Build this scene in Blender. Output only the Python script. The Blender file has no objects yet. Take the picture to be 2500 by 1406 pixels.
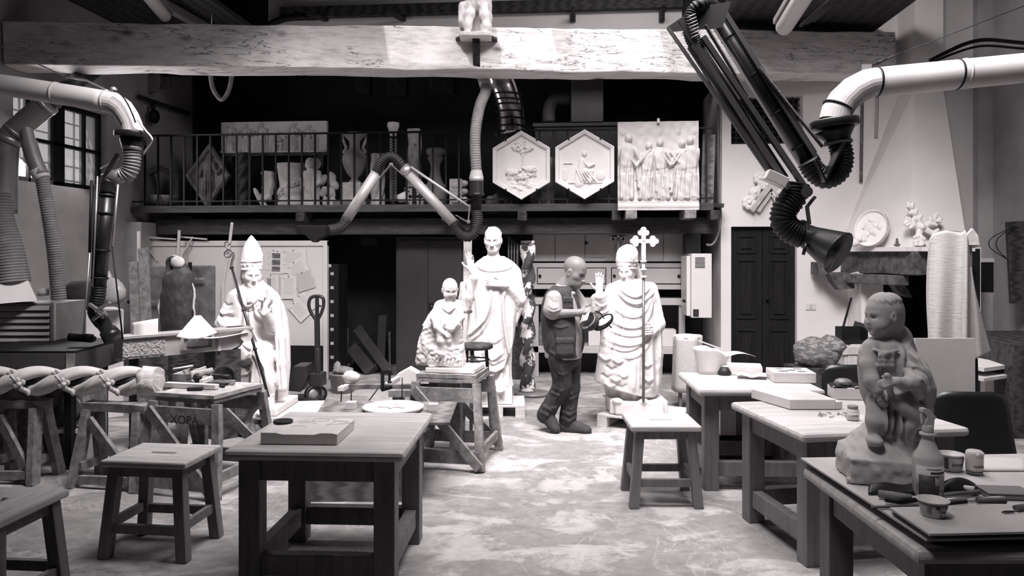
import bpy, bmesh, math, random
import numpy as np
from mathutils import Vector, Matrix, Euler
random.seed(7)
SC = bpy.context.scene
COL = SC.collection
PI = math.pi
# ---------------------------------------------------------------- camera frame
FPX, HZ, CAMH = 1800.0,620.0,1.70          # focal length in pixels of the 2500 px frame, horizon row, eye height
YAW = math.atan2(150.0, FPX)                 # room axis vanishes right of centre
CR = Vector((math.cos(YAW), math.sin(YAW),0)); CF = Vector((-math.sin(YAW), math.cos(YAW),0))
def ray(px, py): return CF + CR * ((px - 1250) / FPX) + Vector((0,0,(HZ - py) / FPX))
def P(px, py, d): return Vector((0,0, CAMH)) + ray(px, py) * d          # at depth d
def G(px, py, z=0.0): return P(px, py,(z - CAMH) * FPX / (HZ - py))      # on the level z
def onY(px, py, Y): r = ray(px, py); return P(px, py, Y / r.y)
def onX(px, py, X): r = ray(px, py); return P(px, py, X / r.x)
def sc(d): return d / FPX                                                # metres per pixel at depth d
# ---------------------------------------------------------------- materials
def M(name, v, rough=.75, metal=0., var=.0, scale=6., bump=0., stretch=(1,1,1), v2=None, detail=5., bscale=None, trans=0., emit=0., spec=.3, thr=None, wave=0.):
    m = bpy.data.materials.new(name); m.use_nodes = True
    nt = m.node_tree; N = nt.nodes; L = nt.links
    b = N['Principled BSDF']
    tint = lambda x: (x, x * .945, x * .95,1)
    b.inputs['Base Color'].default_value = tint(v)
    b.inputs['Roughness'].default_value = rough; b.inputs['Metallic'].default_value = metal
    b.inputs['Specular IOR Level'].default_value = spec
    if trans: b.inputs['Transmission Weight'].default_value = trans
    if emit:
        b.inputs['Emission Color'].default_value = tint(1.0); b.inputs['Emission Strength'].default_value = emit
    if var or bump or v2 is not None:
        tc = N.new('ShaderNodeTexCoord'); mp = N.new('ShaderNodeMapping'); mp.inputs['Scale'].default_value = stretch
        L.new(tc.outputs['Object'], mp.inputs['Vector'])
        nz = N.new('ShaderNodeTexNoise'); nz.inputs['Scale'].default_value = scale; nz.inputs['Detail'].default_value = detail; nz.inputs['Roughness'].default_value = .62
        L.new(mp.outputs['Vector'], nz.inputs['Vector'])
        fac = nz.outputs['Fac']
        if wave:
            wv = N.new('ShaderNodeTexWave'); wv.inputs['Scale'].default_value = wave; wv.inputs['Distortion'].default_value = 6; wv.inputs['Detail'].default_value = 3
            L.new(mp.outputs['Vector'], wv.inputs['Vector'])
            mx = N.new('ShaderNodeMath'); mx.operation = 'MULTIPLY_ADD'; mx.inputs[1].default_value = .4; L.new(wv.outputs['Fac'], mx.inputs[0])
            ms = N.new('ShaderNodeMath'); ms.operation = 'MULTIPLY'; ms.inputs[1].default_value = .6; L.new(fac, ms.inputs[0]); L.new(ms.outputs[0], mx.inputs[2])
            fac = mx.outputs[0]
        if var or v2 is not None:
            rp = N.new('ShaderNodeValToRGB'); L.new(fac, rp.inputs['Fac'])
            lo, hi = (thr or (.3,.7)); rp.color_ramp.elements[0].position = lo; rp.color_ramp.elements[1].position = hi
            a, c = (v, v2) if v2 is not None else (v * (1 - var), min(1, v * (1 + var)))
            rp.color_ramp.elements[0].color = tint(a); rp.color_ramp.elements[1].color = tint(c)
            L.new(rp.outputs['Color'], b.inputs['Base Color'])
        if bump:
            n2 = nz
            if bscale:
                n2 = N.new('ShaderNodeTexNoise'); n2.inputs['Scale'].default_value = bscale; n2.inputs['Detail'].default_value = 4; L.new(mp.outputs['Vector'], n2.inputs['Vector'])
            bp = N.new('ShaderNodeBump'); bp.inputs['Strength'].default_value = bump; bp.inputs['Distance'].default_value = .012
            L.new(n2.outputs['Fac'], bp.inputs['Height']); L.new(bp.outputs['Normal'], b.inputs['Normal'])
    return m
plaster = M('statue plaster', .74,.8, var=.05, scale=5, bump=.12, bscale=60)
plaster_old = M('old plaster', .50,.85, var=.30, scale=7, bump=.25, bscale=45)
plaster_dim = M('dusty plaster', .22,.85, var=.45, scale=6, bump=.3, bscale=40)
marble = M('raw marble', .62,.7, var=.10, scale=9, bump=.3, bscale=55)
clay = M('dark cast', .045,.6, var=.5, scale=7, bump=.3, bscale=40)
white_wall = M('white wall', .72,.9, var=.06, scale=1.6, bump=.15, bscale=9)
left_plaster = M('stained wall', .40,.9, var=.22, scale=1.3, bump=.2, bscale=8)
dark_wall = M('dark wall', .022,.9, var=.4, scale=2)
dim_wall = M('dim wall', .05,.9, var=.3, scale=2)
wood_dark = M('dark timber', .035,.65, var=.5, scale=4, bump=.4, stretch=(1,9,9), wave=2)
wood_beam = M('hewn beam', .50,.85, v2=.78, scale=3.2, bump=.55, stretch=(.5,6,6), thr=(.30,.56), detail=9)
wood_grey = M('workshop wood', .22,.75, var=.45, scale=5, bump=.35, stretch=(3,3,3))
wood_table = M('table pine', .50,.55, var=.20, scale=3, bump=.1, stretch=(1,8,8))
wood_leg_shaded = M('shaded table leg pine', .17,.6, var=.25, scale=3, bump=.12, stretch=(9,9,1))  # darker than the tabletop pine: shade of legs and fronts put into the colour
wood_pale = M('pale board', .62,.7, var=.12, scale=4, bump=.12, stretch=(1,7,7))
wood_mid = M('mid wood', .16,.7, var=.4, scale=4, bump=.2, stretch=(1,6,6), wave=2)
ply_edge = M('plywood edge', .16,.8, v2=.34, scale=30, stretch=(.02,.02,4), thr=(.4,.6))
iron = M('black iron', .012,.55,.2)
black_rubber = M('black rubber', .014,.55, spec=.35)
black_plastic = M('black plastic', .012,.35, spec=.45)
steel = M('brushed steel', .45,.42,.75, var=.15, scale=9, stretch=(1,1,12))
alu = M('aluminium tube', .42,.5,.35, var=.1, scale=4)
chrome = M('polished duct', .6,.18,1.)
duct_grey = M('grey duct', .24,.5,.3, var=.25, scale=4)
pipe_white = M('white duct pipe', .55,.6, var=.10, scale=3, bump=.06)
hose_grey = M('grey hose', .20,.75, var=.2, scale=12)
locker_grey = M('grey locker paint', .045,.5, var=.1, scale=3)
unit_grey = M('grey unit paint', .48,.6, var=.08, scale=2)
paint_white = M('white enamel', .66,.35, var=.04, scale=3)
paper = M('paper', .68,.85, var=.04, scale=4)
paper_print = M('printed paper', .50,.85, var=.05, scale=4)
ink = M('ink', .03,.8)
cloth_white = M('white towel', .5,.95, var=.1, scale=40, bump=.25, bscale=160)
slab_white = M('white slab', .70,.75, var=.06, scale=6, bump=.08)
stone_panel = M('mottled panel', .14,.8, var=.6, scale=5, bump=.2)
skin = M('skin', .20,.5, var=.10, scale=14, bump=.08, bscale=60)
vest_m = M('vest cotton', .05,.9, var=.25, scale=16, bump=.3, bscale=70)
shirt_m = M('shirt cotton', .34,.9, var=.08, scale=14, bump=.2, bscale=70)
trouser_m = M('trouser cotton', .035,.85, var=.45, scale=9, bump=.3, bscale=50)
shoe_m = M('shoe suede', .05,.8, var=.3, scale=14)
mirror_dark = M('dark glass', .01,.15, spec=.6)
def crack_layer(m, scale, stretch, lo, hi, dark, knots=0.):
    """dark splits along the grain (and knots) laid over a wood material, with matching relief"""
    nt = m.node_tree; N = nt.nodes; L = nt.links; b = N['Principled BSDF']; src = b.inputs['Base Color'].links[0].from_socket
    tc = N.new('ShaderNodeTexCoord'); mp = N.new('ShaderNodeMapping'); mp.inputs['Scale'].default_value = stretch; L.new(tc.outputs['Object'], mp.inputs['Vector'])
    def band(sc_, lo, hi, vec):
        n = N.new('ShaderNodeTexNoise'); n.inputs['Scale'].default_value = sc_; n.inputs['Detail'].default_value = 7; L.new(vec, n.inputs['Vector'])
        r = N.new('ShaderNodeValToRGB'); c = r.color_ramp; c.elements[0].position = lo; c.elements[0].color = (0,0,0,1); c.elements[1].position = hi; c.elements[1].color = (0,0,0,1); e = c.elements.new((lo + hi) / 2); e.color = (1,1,1,1); L.new(n.outputs['Fac'], r.inputs['Fac']); return r.outputs['Color']
    f = band(scale, lo, hi, mp.outputs['Vector'])
    n2 = N.new('ShaderNodeTexNoise'); n2.inputs['Scale'].default_value = 1.6; L.new(tc.outputs['Object'], n2.inputs['Vector']); r2 = N.new('ShaderNodeValToRGB'); r2.color_ramp.elements[0].position = .47; r2.color_ramp.elements[1].position = .56; L.new(n2.outputs['Fac'], r2.inputs['Fac'])
    mu = N.new('ShaderNodeMath'); mu.operation = 'MULTIPLY'; L.new(f, mu.inputs[0]); L.new(r2.outputs['Color'], mu.inputs[1]); fac = mu.outputs[0]
    if knots:
        v = N.new('ShaderNodeTexVoronoi'); v.inputs['Scale'].default_value = knots; m2 = N.new('ShaderNodeMapping'); m2.inputs['Scale'].default_value = (.75,.6,1.4); L.new(tc.outputs['Object'], m2.inputs['Vector']); L.new(m2.outputs['Vector'], v.inputs['Vector'])
        r3 = N.new('ShaderNodeValToRGB'); r3.color_ramp.elements[0].position = .04; r3.color_ramp.elements[0].color = (.8,.8,.8,1); r3.color_ramp.elements[1].position = .16; r3.color_ramp.elements[1].color = (0,0,0,1); L.new(v.outputs['Distance'], r3.inputs['Fac'])
        mx_ = N.new('ShaderNodeMath'); mx_.operation = 'MAXIMUM'; L.new(fac, mx_.inputs[0]); L.new(r3.outputs['Color'], mx_.inputs[1]); fac = mx_.outputs[0]
    x = N.new('ShaderNodeMix'); x.data_type = 'RGBA'; L.new(fac, x.inputs['Factor']); L.new(src, x.inputs[6]); x.inputs[7].default_value = (dark, dark * .945, dark * .95,1); L.new(x.outputs[2], b.inputs['Base Color'])
crack_layer(wood_beam,2.6,(.45,3,5.5),.485,.515,.06,2.2)
# ---------------------------------------------------------------- objects
def Rz(a): return Matrix.Rotation(a,4, 'Z')
def thing(name, label, cat, loc=(0,0,0), rz=0., group=None):
    o = bpy.data.objects.new(name, None); COL.objects.link(o)
    o.empty_display_size = .1; o.location = loc; o.rotation_euler = (0,0, rz)
    o['label'] = label; o['category'] = cat
    if group: o['group'] = group
    return o
def wmat(o):
    return Matrix.Translation(o.location) @ o.rotation_euler.to_matrix().to_4x4() if o is not None else Matrix.Identity(4)
class MB:
    def __init__(s): s.bm = bmesh.new()
    def _faces(s, vs, faces, smooth=False):
        V = [s.bm.verts.new(v) for v in vs]
        for f in faces:
            try: F = s.bm.faces.new([V[i] for i in f]); F.smooth = smooth
            except ValueError: pass
        return V
    def box(s, c, size, rot=None):
        hx, hy, hz = (q / 2 for q in size); c = Vector(c)
        vs = [Vector((x, y, z)) for z in (-hz, hz) for y in (-hy, hy) for x in (-hx, hx)]
        if rot is not None:
            R = rot if isinstance(rot, Matrix) else Matrix.Rotation(rot,3, 'Z')
            vs = [R @ v for v in vs]
        s._faces([c + v for v in vs],[(0,2,3,1),(4,5,7,6),(0,1,5,4),(2,6,7,3),(0,4,6,2),(1,3,7,5)]); return s
    def span(s, lo, hi):
        lo, hi = Vector(lo), Vector(hi); return s.box((lo + hi) / 2,[abs(q) for q in (hi - lo)])
    def bar(s, a, b, w, h, up=(0,0,1), w2=None, h2=None):
        a, b = Vector(a), Vector(b); d = (b - a).normalized(); up = Vector(up)
        if abs(d.dot(up)) > .98: up = Vector((0,1,0)) if abs(d.y) < .9 else Vector((1,0,0))
        x = d.cross(up).normalized(); z = x.cross(d).normalized()
        vs = []
        for p, ww, hh in ((a, w, h),(b, w2 or w, h2 or h)):
            for sx, sz in ((-1,-1),(1,-1),(1,1),(-1,1)): vs.append(p + x * sx * ww / 2 + z * sz * hh / 2)
        s._faces(vs,[(0,1,2,3),(7,6,5,4),(0,4,5,1),(1,5,6,2),(2,6,7,3),(3,7,4,0)]); return s
    def tube(s, pts, r, n=12, cap=True, smooth=True, rot=0):
        pts = [Vector(p) for p in pts]; k = len(pts); rr = r if isinstance(r,(list, tuple)) else [r] * k
        t0 = (pts[1] - pts[0]).normalized(); u = t0.orthogonal().normalized(); rings = []
        for i, p in enumerate(pts):
            t = (pts[min(i + 1, k - 1)] - pts[max(i - 1,0)])
            if t.length < 1e-9: t = t0
            t = t.normalized(); u = (u - t * u.dot(t)); u = u.normalized() if u.length > 1e-6 else t.orthogonal().normalized(); v = t.cross(u)
            rings.append([s.bm.verts.new(p + (u * math.cos(2 * PI * j / n + rot) + v * math.sin(2 * PI * j / n + rot)) * rr[i]) for j in range(n)])
        for a, b in zip(rings, rings[1:]):
            for j in range(n):
                F = s.bm.faces.new((a[j], a[(j + 1) % n], b[(j + 1) % n], b[j])); F.smooth = smooth
        if cap:
            s.bm.faces.new(list(reversed(rings[0]))); s.bm.faces.new(rings[-1])
        return s
    def hose(s, pts, r, pitch=.03, amp=.006, n=14):
        q = crv(pts,24); L = [0]
        for a, b in zip(q, q[1:]): L.append(L[-1] + (b - a).length)
        m = max(8, int(L[-1] / pitch * 4)); out = []; j = 0; rads = []
        for i in range(m + 1):
            l = L[-1] * i / m
            while j < len(L) - 2 and L[j + 1] < l: j += 1
            f = (l - L[j]) / max(1e-9, L[j + 1] - L[j]); out.append(q[j].lerp(q[j + 1], f))
            rb = r if not isinstance(r,(list, tuple)) else r[0] + (r[1] - r[0]) * i / m
            rads.append(rb + amp * (0,1,0,-1)[i % 4])
        return s.tube(out, rads, n)
    def lathe(s, prof, c=(0,0,0), n=24, smooth=True, axis=None):
        c = Vector(c); R = Matrix.Identity(3)
        if axis is not None: R = Vector((0,0,1)).rotation_difference(Vector(axis)).to_matrix()
        rings = []
        for r, z in prof:
            rings.append([s.bm.verts.new(c + R @ Vector((max(r,1e-4) * math.cos(2 * PI * j / n), max(r,1e-4) * math.sin(2 * PI * j / n), z))) for j in range(n)])
        for a, b in zip(rings, rings[1:]):
            for j in range(n):
                F = s.bm.faces.new((a[j], a[(j + 1) % n], b[(j + 1) % n], b[j])); F.smooth = smooth
        s.bm.faces.new(list(reversed(rings[0]))); s.bm.faces.new(rings[-1]); return s
    def prism(s, poly, o, ux, uy, th):                 # polygon in the plane (o; ux, uy), thickness th along ux x uy
        o, ux, uy = Vector(o), Vector(ux), Vector(uy); n = ux.cross(uy).normalized() * th; k = len(poly)
        base = [o + ux * a + uy * b for a, b in poly]
        s._faces(base + [p + n for p in base],[tuple(reversed(range(k))), tuple(range(k,2 * k))] + [(i,(i + 1) % k, k + (i + 1) % k, k + i) for i in range(k)]); return s
    def ball(s, c, r, n=12, rot=None):
        c = Vector(c); r = (r,) * 3 if not isinstance(r,(tuple, list)) else r; rings = []
        for i in range(n // 2 + 1):
            th = PI * i / (n // 2); ring = []
            for j in range(n):
                v = Vector((r[0] * math.sin(th) * math.cos(2 * PI * j / n), r[1] * math.sin(th) * math.sin(2 * PI * j / n), r[2] * math.cos(th)))
                if i in (0, n // 2): v.x += 1e-4 * math.cos(2 * PI * j / n); v.y += 1e-4 * math.sin(2 * PI * j / n)
                if rot is not None: v = rot @ v
                ring.append(s.bm.verts.new(c + v))
            rings.append(ring)
        for a, b in zip(rings, rings[1:]):
            for j in range(n):
                F = s.bm.faces.new((b[j], b[(j + 1) % n], a[(j + 1) % n], a[j])); F.smooth = True
        return s
    def grid(s, nu, nv, f, th=0., smooth=True):        # surface f(u,v); with th: a closed sheet of that thickness
        pts = [[Vector(f(i / nu, j / nv)) for j in range(nv + 1)] for i in range(nu + 1)]
        V = [[s.bm.verts.new(p) for p in row] for row in pts]
        def quad(a, b, c, d):
            F = s.bm.faces.new((a, b, c, d)); F.smooth = smooth
        for i in range(nu):
            for j in range(nv): quad(V[i][j], V[i + 1][j], V[i + 1][j + 1], V[i][j + 1])
        if th:
            W = []
            for i in range(nu + 1):
                row = []
                for j in range(nv + 1):
                    a = pts[min(i + 1, nu)][j] - pts[max(i - 1,0)][j]; b = pts[i][min(j + 1, nv)] - pts[i][max(j - 1,0)]
                    nn = a.cross(b); nn = nn.normalized() if nn.length > 1e-12 else Vector((0,0,1))
                    row.append(s.bm.verts.new(pts[i][j] - nn * th))
                W.append(row)
            for i in range(nu):
                for j in range(nv): quad(W[i][j], W[i][j + 1], W[i + 1][j + 1], W[i + 1][j])
            for i in range(nu): quad(V[i][0], W[i][0], W[i + 1][0], V[i + 1][0]); quad(V[i + 1][nv], W[i + 1][nv], W[i][nv], V[i][nv])
            for j in range(nv): quad(V[0][j + 1], W[0][j + 1], W[0][j], V[0][j]); quad(V[nu][j], W[nu][j], W[nu][j + 1], V[nu][j + 1])
        return s
    def arrays(s, verts, faces, smooth=True):
        V = [s.bm.verts.new(v) for v in verts]
        for f in faces:
            try: F = s.bm.faces.new([V[i] for i in f]); F.smooth = smooth
            except ValueError: pass
        return s
    def rough(s, amp, scale=9., cut=0):                # break up straight edges of old timber and stone
        from mathutils import noise
        if cut: bmesh.ops.subdivide_edges(s.bm, edges=s.bm.edges[:], cuts=cut, use_grid_fill=True)
        for v in s.bm.verts: v.co += noise.noise_vector(v.co * scale) * amp
        return s
def crv(pts, n=8):
    p = [Vector(q) for q in pts]
    if len(p) < 3: return [p[0].lerp(p[-1], i / n) for i in range(n + 1)]
    p = [p[0] * 2 - p[1]] + p + [p[-1] * 2 - p[-2]]; out = []
    for i in range(1, len(p) - 2):
        a, b, c, d = p[i - 1:i + 3]
        for j in range(n):
            t = j / n; out.append(.5 * ((2 * b) + (c - a) * t + (2 * a - 5 * b + 4 * c - d) * t * t + (3 * b - a - 3 * c + d) * t ** 3))
    out.append(p[-2]); return out
def mk(name, mb, mat, parent=None, world=False, bev=0., label=None):
    """link a builder's mesh; world=True: its points are world points and become local to the parent"""
    me = bpy.data.meshes.new(name)
    if isinstance(mb, MB):
        if world and parent is not None:
            Mi = wmat_chain(parent).inverted()
            bmesh.ops.transform(mb.bm, matrix=Mi, verts=mb.bm.verts[:])
        bmesh.ops.recalc_face_normals(mb.bm, faces=mb.bm.faces[:])
        mb.bm.to_mesh(me); mb.bm.free()
    else: me = mb; me.name = name
    o = bpy.data.objects.new(name, me); COL.objects.link(o)
    me.materials.append(mat)
    if parent is not None: o.parent = parent
    if bev:
        b = o.modifiers.new('edge', 'BEVEL'); b.width = bev; b.segments = 2; b.limit_method = 'ANGLE'
    if label: o['label'] = label
    return o
def wmat_chain(o):
    m = wmat(o)
    while o.parent is not None: o = o.parent; m = wmat(o) @ m
    return m
def solo(name, mb, mat, label, cat, loc=None, rz=0., group=None, bev=0., world=False, kind=None):
    """a thing that is one mesh. world=True: points are world points; the origin moves to the base"""
    if world:
        vs = [v.co for v in mb.bm.verts]
        lo = Vector([min(v[i] for v in vs) for i in range(3)]); hi = Vector([max(v[i] for v in vs) for i in range(3)])
        loc = Vector(((lo.x + hi.x) / 2,(lo.y + hi.y) / 2, lo.z)); bmesh.ops.translate(mb.bm, vec=-loc, verts=mb.bm.verts[:])
    o = mk(name, mb, mat, None, bev=bev)
    if loc is not None: o.location = loc
    o.rotation_euler = (0,0, rz)
    if label: o['label'] = label
    if cat: o['category'] = cat
    if group: o['group'] = group
    if kind: o['kind'] = kind
    return o
def struct(name, mb, mat, bev=0.): return solo(name, mb, mat, None, None,(0,0,0), kind='structure', bev=bev)
def dup(o, loc, rz=None, label=None, group=None):
    def cp(a, par):
        b = a.copy(); COL.objects.link(b)
        if par is not None: b.parent = par
        for ch in a.children: cp(ch, b)
        return b
    r = cp(o, None); r.location = loc
    if rz is not None: r.rotation_euler = (0,0, rz)
    if label: r['label'] = label
    if group: r['group'] = group
    return r
def text_mesh(txt, size, extr=.0006):
    c = bpy.data.curves.new('t', 'FONT'); c.body = txt; c.size = size; c.extrude = extr; c.align_x = 'CENTER'; c.align_y = 'CENTER'
    o = bpy.data.objects.new('t', c); COL.objects.link(o)
    dg = bpy.context.evaluated_depsgraph_get(); me = bpy.data.meshes.new_from_object(o.evaluated_get(dg)); bpy.data.objects.remove(o); bpy.data.curves.remove(c)
    me.materials.clear(); return me
def put_text(txt, size, parent, mat, loc, rot, name='lettering', bend=None, sx=1.):
    """lettering in the plane given by rot (matrix 3x3), local to the parent; bend = radius of the round wall it sits on"""
    me = text_mesh(txt, size); R = rot
    for v in me.vertices:
        co = v.co.copy(); co.x *= sx
        if bend: a = co.x / bend; co = Vector((math.sin(a) * (bend + co.z), co.y, math.cos(a) * (bend + co.z) - bend))
        v.co = R @ co + Vector(loc)
    return mk(name, me, mat, parent)
FACE = Matrix(((1,0,0),(0,0,-1),(0,1,0)))      # text standing upright, read from -y
# ---------------------------------------------------------------- solid modelling for sculpture: smooth unions on a grid, then one closed skin
class Sdf:
    def __init__(s, lo, hi, h):
        s.h = h; s.lo = np.array(lo, np.float32); n = [int(math.ceil((b - a) / h)) + 1 for a, b in zip(lo, hi)]
        s.n = n; s.ax = [np.arange(k, dtype=np.float32) * h + l for k, l in zip(n, s.lo)]
        s.D = np.full(n,.25, np.float32)
    def _sub(s, lo, hi):
        sl = []
        for i in range(3):
            a = max(0, int((lo[i] - s.lo[i]) / s.h)); b = min(s.n[i], int((hi[i] - s.lo[i]) / s.h) + 2)
            if b <= a: return None
            sl.append(slice(a, b))
        return tuple(sl)
    def _pts(s, sl): return s.ax[0][sl[0]][:, None, None], s.ax[1][sl[1]][None, :, None], s.ax[2][sl[2]][None, None, :]
    def _mix(s, sl, d, k, op):
        A = s.D[sl]
        if op == 'u':
            if k: hh = np.maximum(k - np.abs(A - d),0) / k; s.D[sl] = np.minimum(A, d) - hh * hh * k * .25
            else: s.D[sl] = np.minimum(A, d)
        elif op == 's':
            d = -d
            if k: hh = np.maximum(k - np.abs(A - d),0) / k; s.D[sl] = np.maximum(A, d) + hh * hh * k * .25
            else: s.D[sl] = np.maximum(A, d)
    def cone(s, a, b, ra, rb=None, k=.02, op='u'):
        rb = ra if rb is None else rb; a = np.array(a, np.float32); b = np.array(b, np.float32); m = max(ra, rb) + .03 + k
        sl = s._sub(np.minimum(a, b) - m, np.maximum(a, b) + m)
        if sl is None: return s
        X, Y, Z = s._pts(sl); ba = b - a; L = float((ba * ba).sum()) + 1e-12
        t = np.clip(((X - a[0]) * ba[0] + (Y - a[1]) * ba[1] + (Z - a[2]) * ba[2]) / L, 0,1)
        d = np.sqrt((X - a[0] - t * ba[0]) ** 2 + (Y - a[1] - t * ba[1]) ** 2 + (Z - a[2] - t * ba[2]) ** 2) - (ra + (rb - ra) * t)
        s._mix(sl, d, k, op); return s
    def chain(s, pts, r, k=.02, op='u', sm=0):
        if sm: 
            rr = r if isinstance(r,(list, tuple)) else [r] * len(pts); q = crv(pts, sm); m = len(q)
            r = [float(np.interp(i / (m - 1) * (len(rr) - 1), range(len(rr)), rr)) for i in range(m)]; pts = q
        r = r if isinstance(r,(list, tuple)) else [r] * len(pts)
        for i in range(len(pts) - 1): s.cone(pts[i], pts[i + 1], r[i], r[i + 1], k, op)
        return s
    def ell(s, c, r, k=.02, op='u', rot=None):
        c = np.array(c, np.float32); m = max(r) + .03 + k; sl = s._sub(c - m, c + m)
        if sl is None: return s
        X, Y, Z = s._pts(sl); x, y, z = X - c[0], Y - c[1], Z - c[2]
        if rot is not None:
            R = np.array(rot)                          # columns: local axes
            x, y, z = (x * R[0][0] + y * R[1][0] + z * R[2][0], x * R[0][1] + y * R[1][1] + z * R[2][1], x * R[0][2] + y * R[1][2] + z * R[2][2])
        k0 = np.sqrt((x / r[0]) ** 2 + (y / r[1]) ** 2 + (z / r[2]) ** 2); k1 = np.sqrt((x / r[0] ** 2) ** 2 + (y / r[1] ** 2) ** 2 + (z / r[2] ** 2) ** 2) + 1e-6
        s._mix(sl, np.where(k0 < 1e-3,-min(r), k0 * (k0 - 1) / k1), k, op); return s
    def box(s, c, half, rnd=.01, k=.0, op='u', rot=None):
        c = np.array(c, np.float32); m = math.sqrt(sum(q * q for q in half)) + .03 + k; sl = s._sub(c - m, c + m)
        if sl is None: return s
        X, Y, Z = s._pts(sl); x, y, z = X - c[0], Y - c[1], Z - c[2]
        if rot is not None:
            R = np.array(rot); x, y, z = (x * R[0][0] + y * R[1][0] + z * R[2][0], x * R[0][1] + y * R[1][1] + z * R[2][1], x * R[0][2] + y * R[1][2] + z * R[2][2])
        qx, qy, qz = np.abs(x) - half[0] + rnd, np.abs(y) - half[1] + rnd, np.abs(z) - half[2] + rnd
        d = np.sqrt(np.maximum(qx,0) ** 2 + np.maximum(qy,0) ** 2 + np.maximum(qz,0) ** 2) + np.minimum(np.maximum(np.maximum(qx, qy), qz),0) - rnd
        s._mix(sl, d, k, op); return s
    def stack(s, rows, k=.02, op='u', fold=None, clip=None, pw=2.):
        """upright draped mass: rows of (z, cx, cy, rx, ry); fold(theta, z, x) adds to the radius; clip(x, y, z) cuts it where positive"""
        rows = sorted(rows); z = [r[0] for r in rows]
        lo = [min(r[1] - r[3] for r in rows) - .06, min(r[2] - r[4] for r in rows) - .06, z[0] - .05]; hi = [max(r[1] + r[3] for r in rows) + .06, max(r[2] + r[4] for r in rows) + .06, z[-1] + .05]
        sl = s._sub(lo, hi); X, Y, Z = s._pts(sl); zz = Z.ravel()
        zf = np.linspace(z[0], z[-1],200); ker = np.ones(9) / 9
        def ip(i):
            v = np.interp(zf, z,[r[i] for r in rows]); v = np.convolve(np.pad(v,4, 'edge'), ker, 'valid'); return np.interp(zz, zf, v).astype(np.float32)[None, None, :]
        cx, cy, rx, ry = ip(1), ip(2), ip(3), ip(4); x, y = X - cx, Y - cy
        rad = (np.abs(x / rx) ** pw + np.abs(y / ry) ** pw) ** (1 / pw); d = (rad - 1) * np.minimum(rx, ry)
        if fold is not None: d = d - fold(np.arctan2(y / ry, x / rx), Z, X)
        d = np.maximum(d, np.maximum(z[0] - Z, Z - z[-1])) 
        if clip is not None: d = np.maximum(d, clip(X, Y, Z))
        s._mix(sl, d.astype(np.float32), k, op); return s
    def noise(s, amp, scale, seed=0, mask=None):
        """rough-hewn surface: adds chisel-like unevenness"""
        rng = np.random.RandomState(seed); X, Y, Z = s._pts((slice(None),) * 3); f = np.zeros(s.n, np.float32)
        for i in range(8):
            w = rng.normal(size=3); w *= scale * (.5 + i * .45) / np.linalg.norm(w); u = rng.normal(size=3); u *= scale * .35 / np.linalg.norm(u)
            f += np.sin(X * w[0] + Y * w[1] + Z * w[2] + rng.rand() * 6 + 1.8 * np.sin(X * u[0] + Y * u[1] + Z * u[2] + i)).astype(np.float32) / (1 + i * .35)
        f *= amp / 2
        if mask is not None: f = f * mask(X, Y, Z)
        s.D += f; return s
    def folds(s, lines, y1=.02, soft=.08):
        """cloth folds traced on the front: each (points, width, height) pushes the surface out (or in, when negative) along its line"""
        x, z = s.ax[0], s.ax[2]; F = np.zeros((s.n[0], s.n[2]), np.float32)
        for pts, w, amp in lines:
            c = crv([(p[0],0, p[2]) for p in pts],6); m = len(c) - 1; best = np.full(F.shape,9., np.float32); T = np.zeros(F.shape, np.float32)
            i0, i1 = np.searchsorted(x,[min(p.x for p in c) - 3 * w, max(p.x for p in c) + 3 * w]); j0, j1 = np.searchsorted(z,[min(p.z for p in c) - 3 * w, max(p.z for p in c) + 3 * w])
            if i1 <= i0 or j1 <= j0: continue
            X, Z = x[i0:i1, None], z[None, j0:j1]; B = best[i0:i1, j0:j1]; U = T[i0:i1, j0:j1]
            for i in range(m):
                a, b = c[i], c[i + 1]; dx, dz = b.x - a.x, b.z - a.z; t = np.clip(((X - a.x) * dx + (Z - a.z) * dz) / (dx * dx + dz * dz + 1e-9),0,1)
                d = np.hypot(X - a.x - t * dx, Z - a.z - t * dz); q = d < B; B[q] = d[q]; U[q] = ((i + t) / m)[q]
            F[i0:i1, j0:j1] += amp * np.exp(-(B / w) ** 2) * np.clip(np.sin(PI * np.clip(U, .02,.98)) * 2.2,0,1)
        s.D -= F[:, None, :] * np.clip((y1 - s.ax[1]) / soft,0,1)[None, :, None]; return s
    def mesh(s, name, keep=.68):
        D = s.D; S = D < 0; nx, ny, nz = D.shape
        S[0] = S[-1] = False; S[:, 0] = S[:, -1] = False; S[:, :, 0] = S[:, :, -1] = False; D = np.where(~S & (D < 0),1e-3, D)
        cnt = np.zeros((nx - 1, ny - 1, nz - 1), np.int8)
        for dx in (0,1):
            for dy in (0,1):
                for dz in (0,1): cnt += S[dx:nx - 1 + dx, dy:ny - 1 + dy, dz:nz - 1 + dz]
        act = np.argwhere((cnt > 0) & (cnt < 8)); idx = np.full(cnt.shape,-1, np.int32); idx[tuple(act.T)] = np.arange(len(act))
        corner = [(a, b, c) for a in (0,1) for b in (0,1) for c in (0,1)]
        val = np.stack([D[act[:, 0] + a, act[:, 1] + b, act[:, 2] + c] for a, b, c in corner],1)
        acc = np.zeros((len(act),3)); num = np.zeros(len(act))
        for i in range(8):
            for j in range(i + 1,8):
                df = [corner[j][q] - corner[i][q] for q in range(3)]
                if sum(abs(q) for q in df) != 1: continue
                a, b = val[:, i], val[:, j]; m = (a < 0) != (b < 0); t = np.where(m, a / np.where(m, a - b,1),0)
                p = np.array(corner[i])[None, :] + t[:, None] * np.array(df)[None, :]; acc[m] += p[m]; num[m] += 1
        V = (act + acc / np.maximum(num,1)[:, None]) * s.h + s.lo
        quads = []
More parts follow.
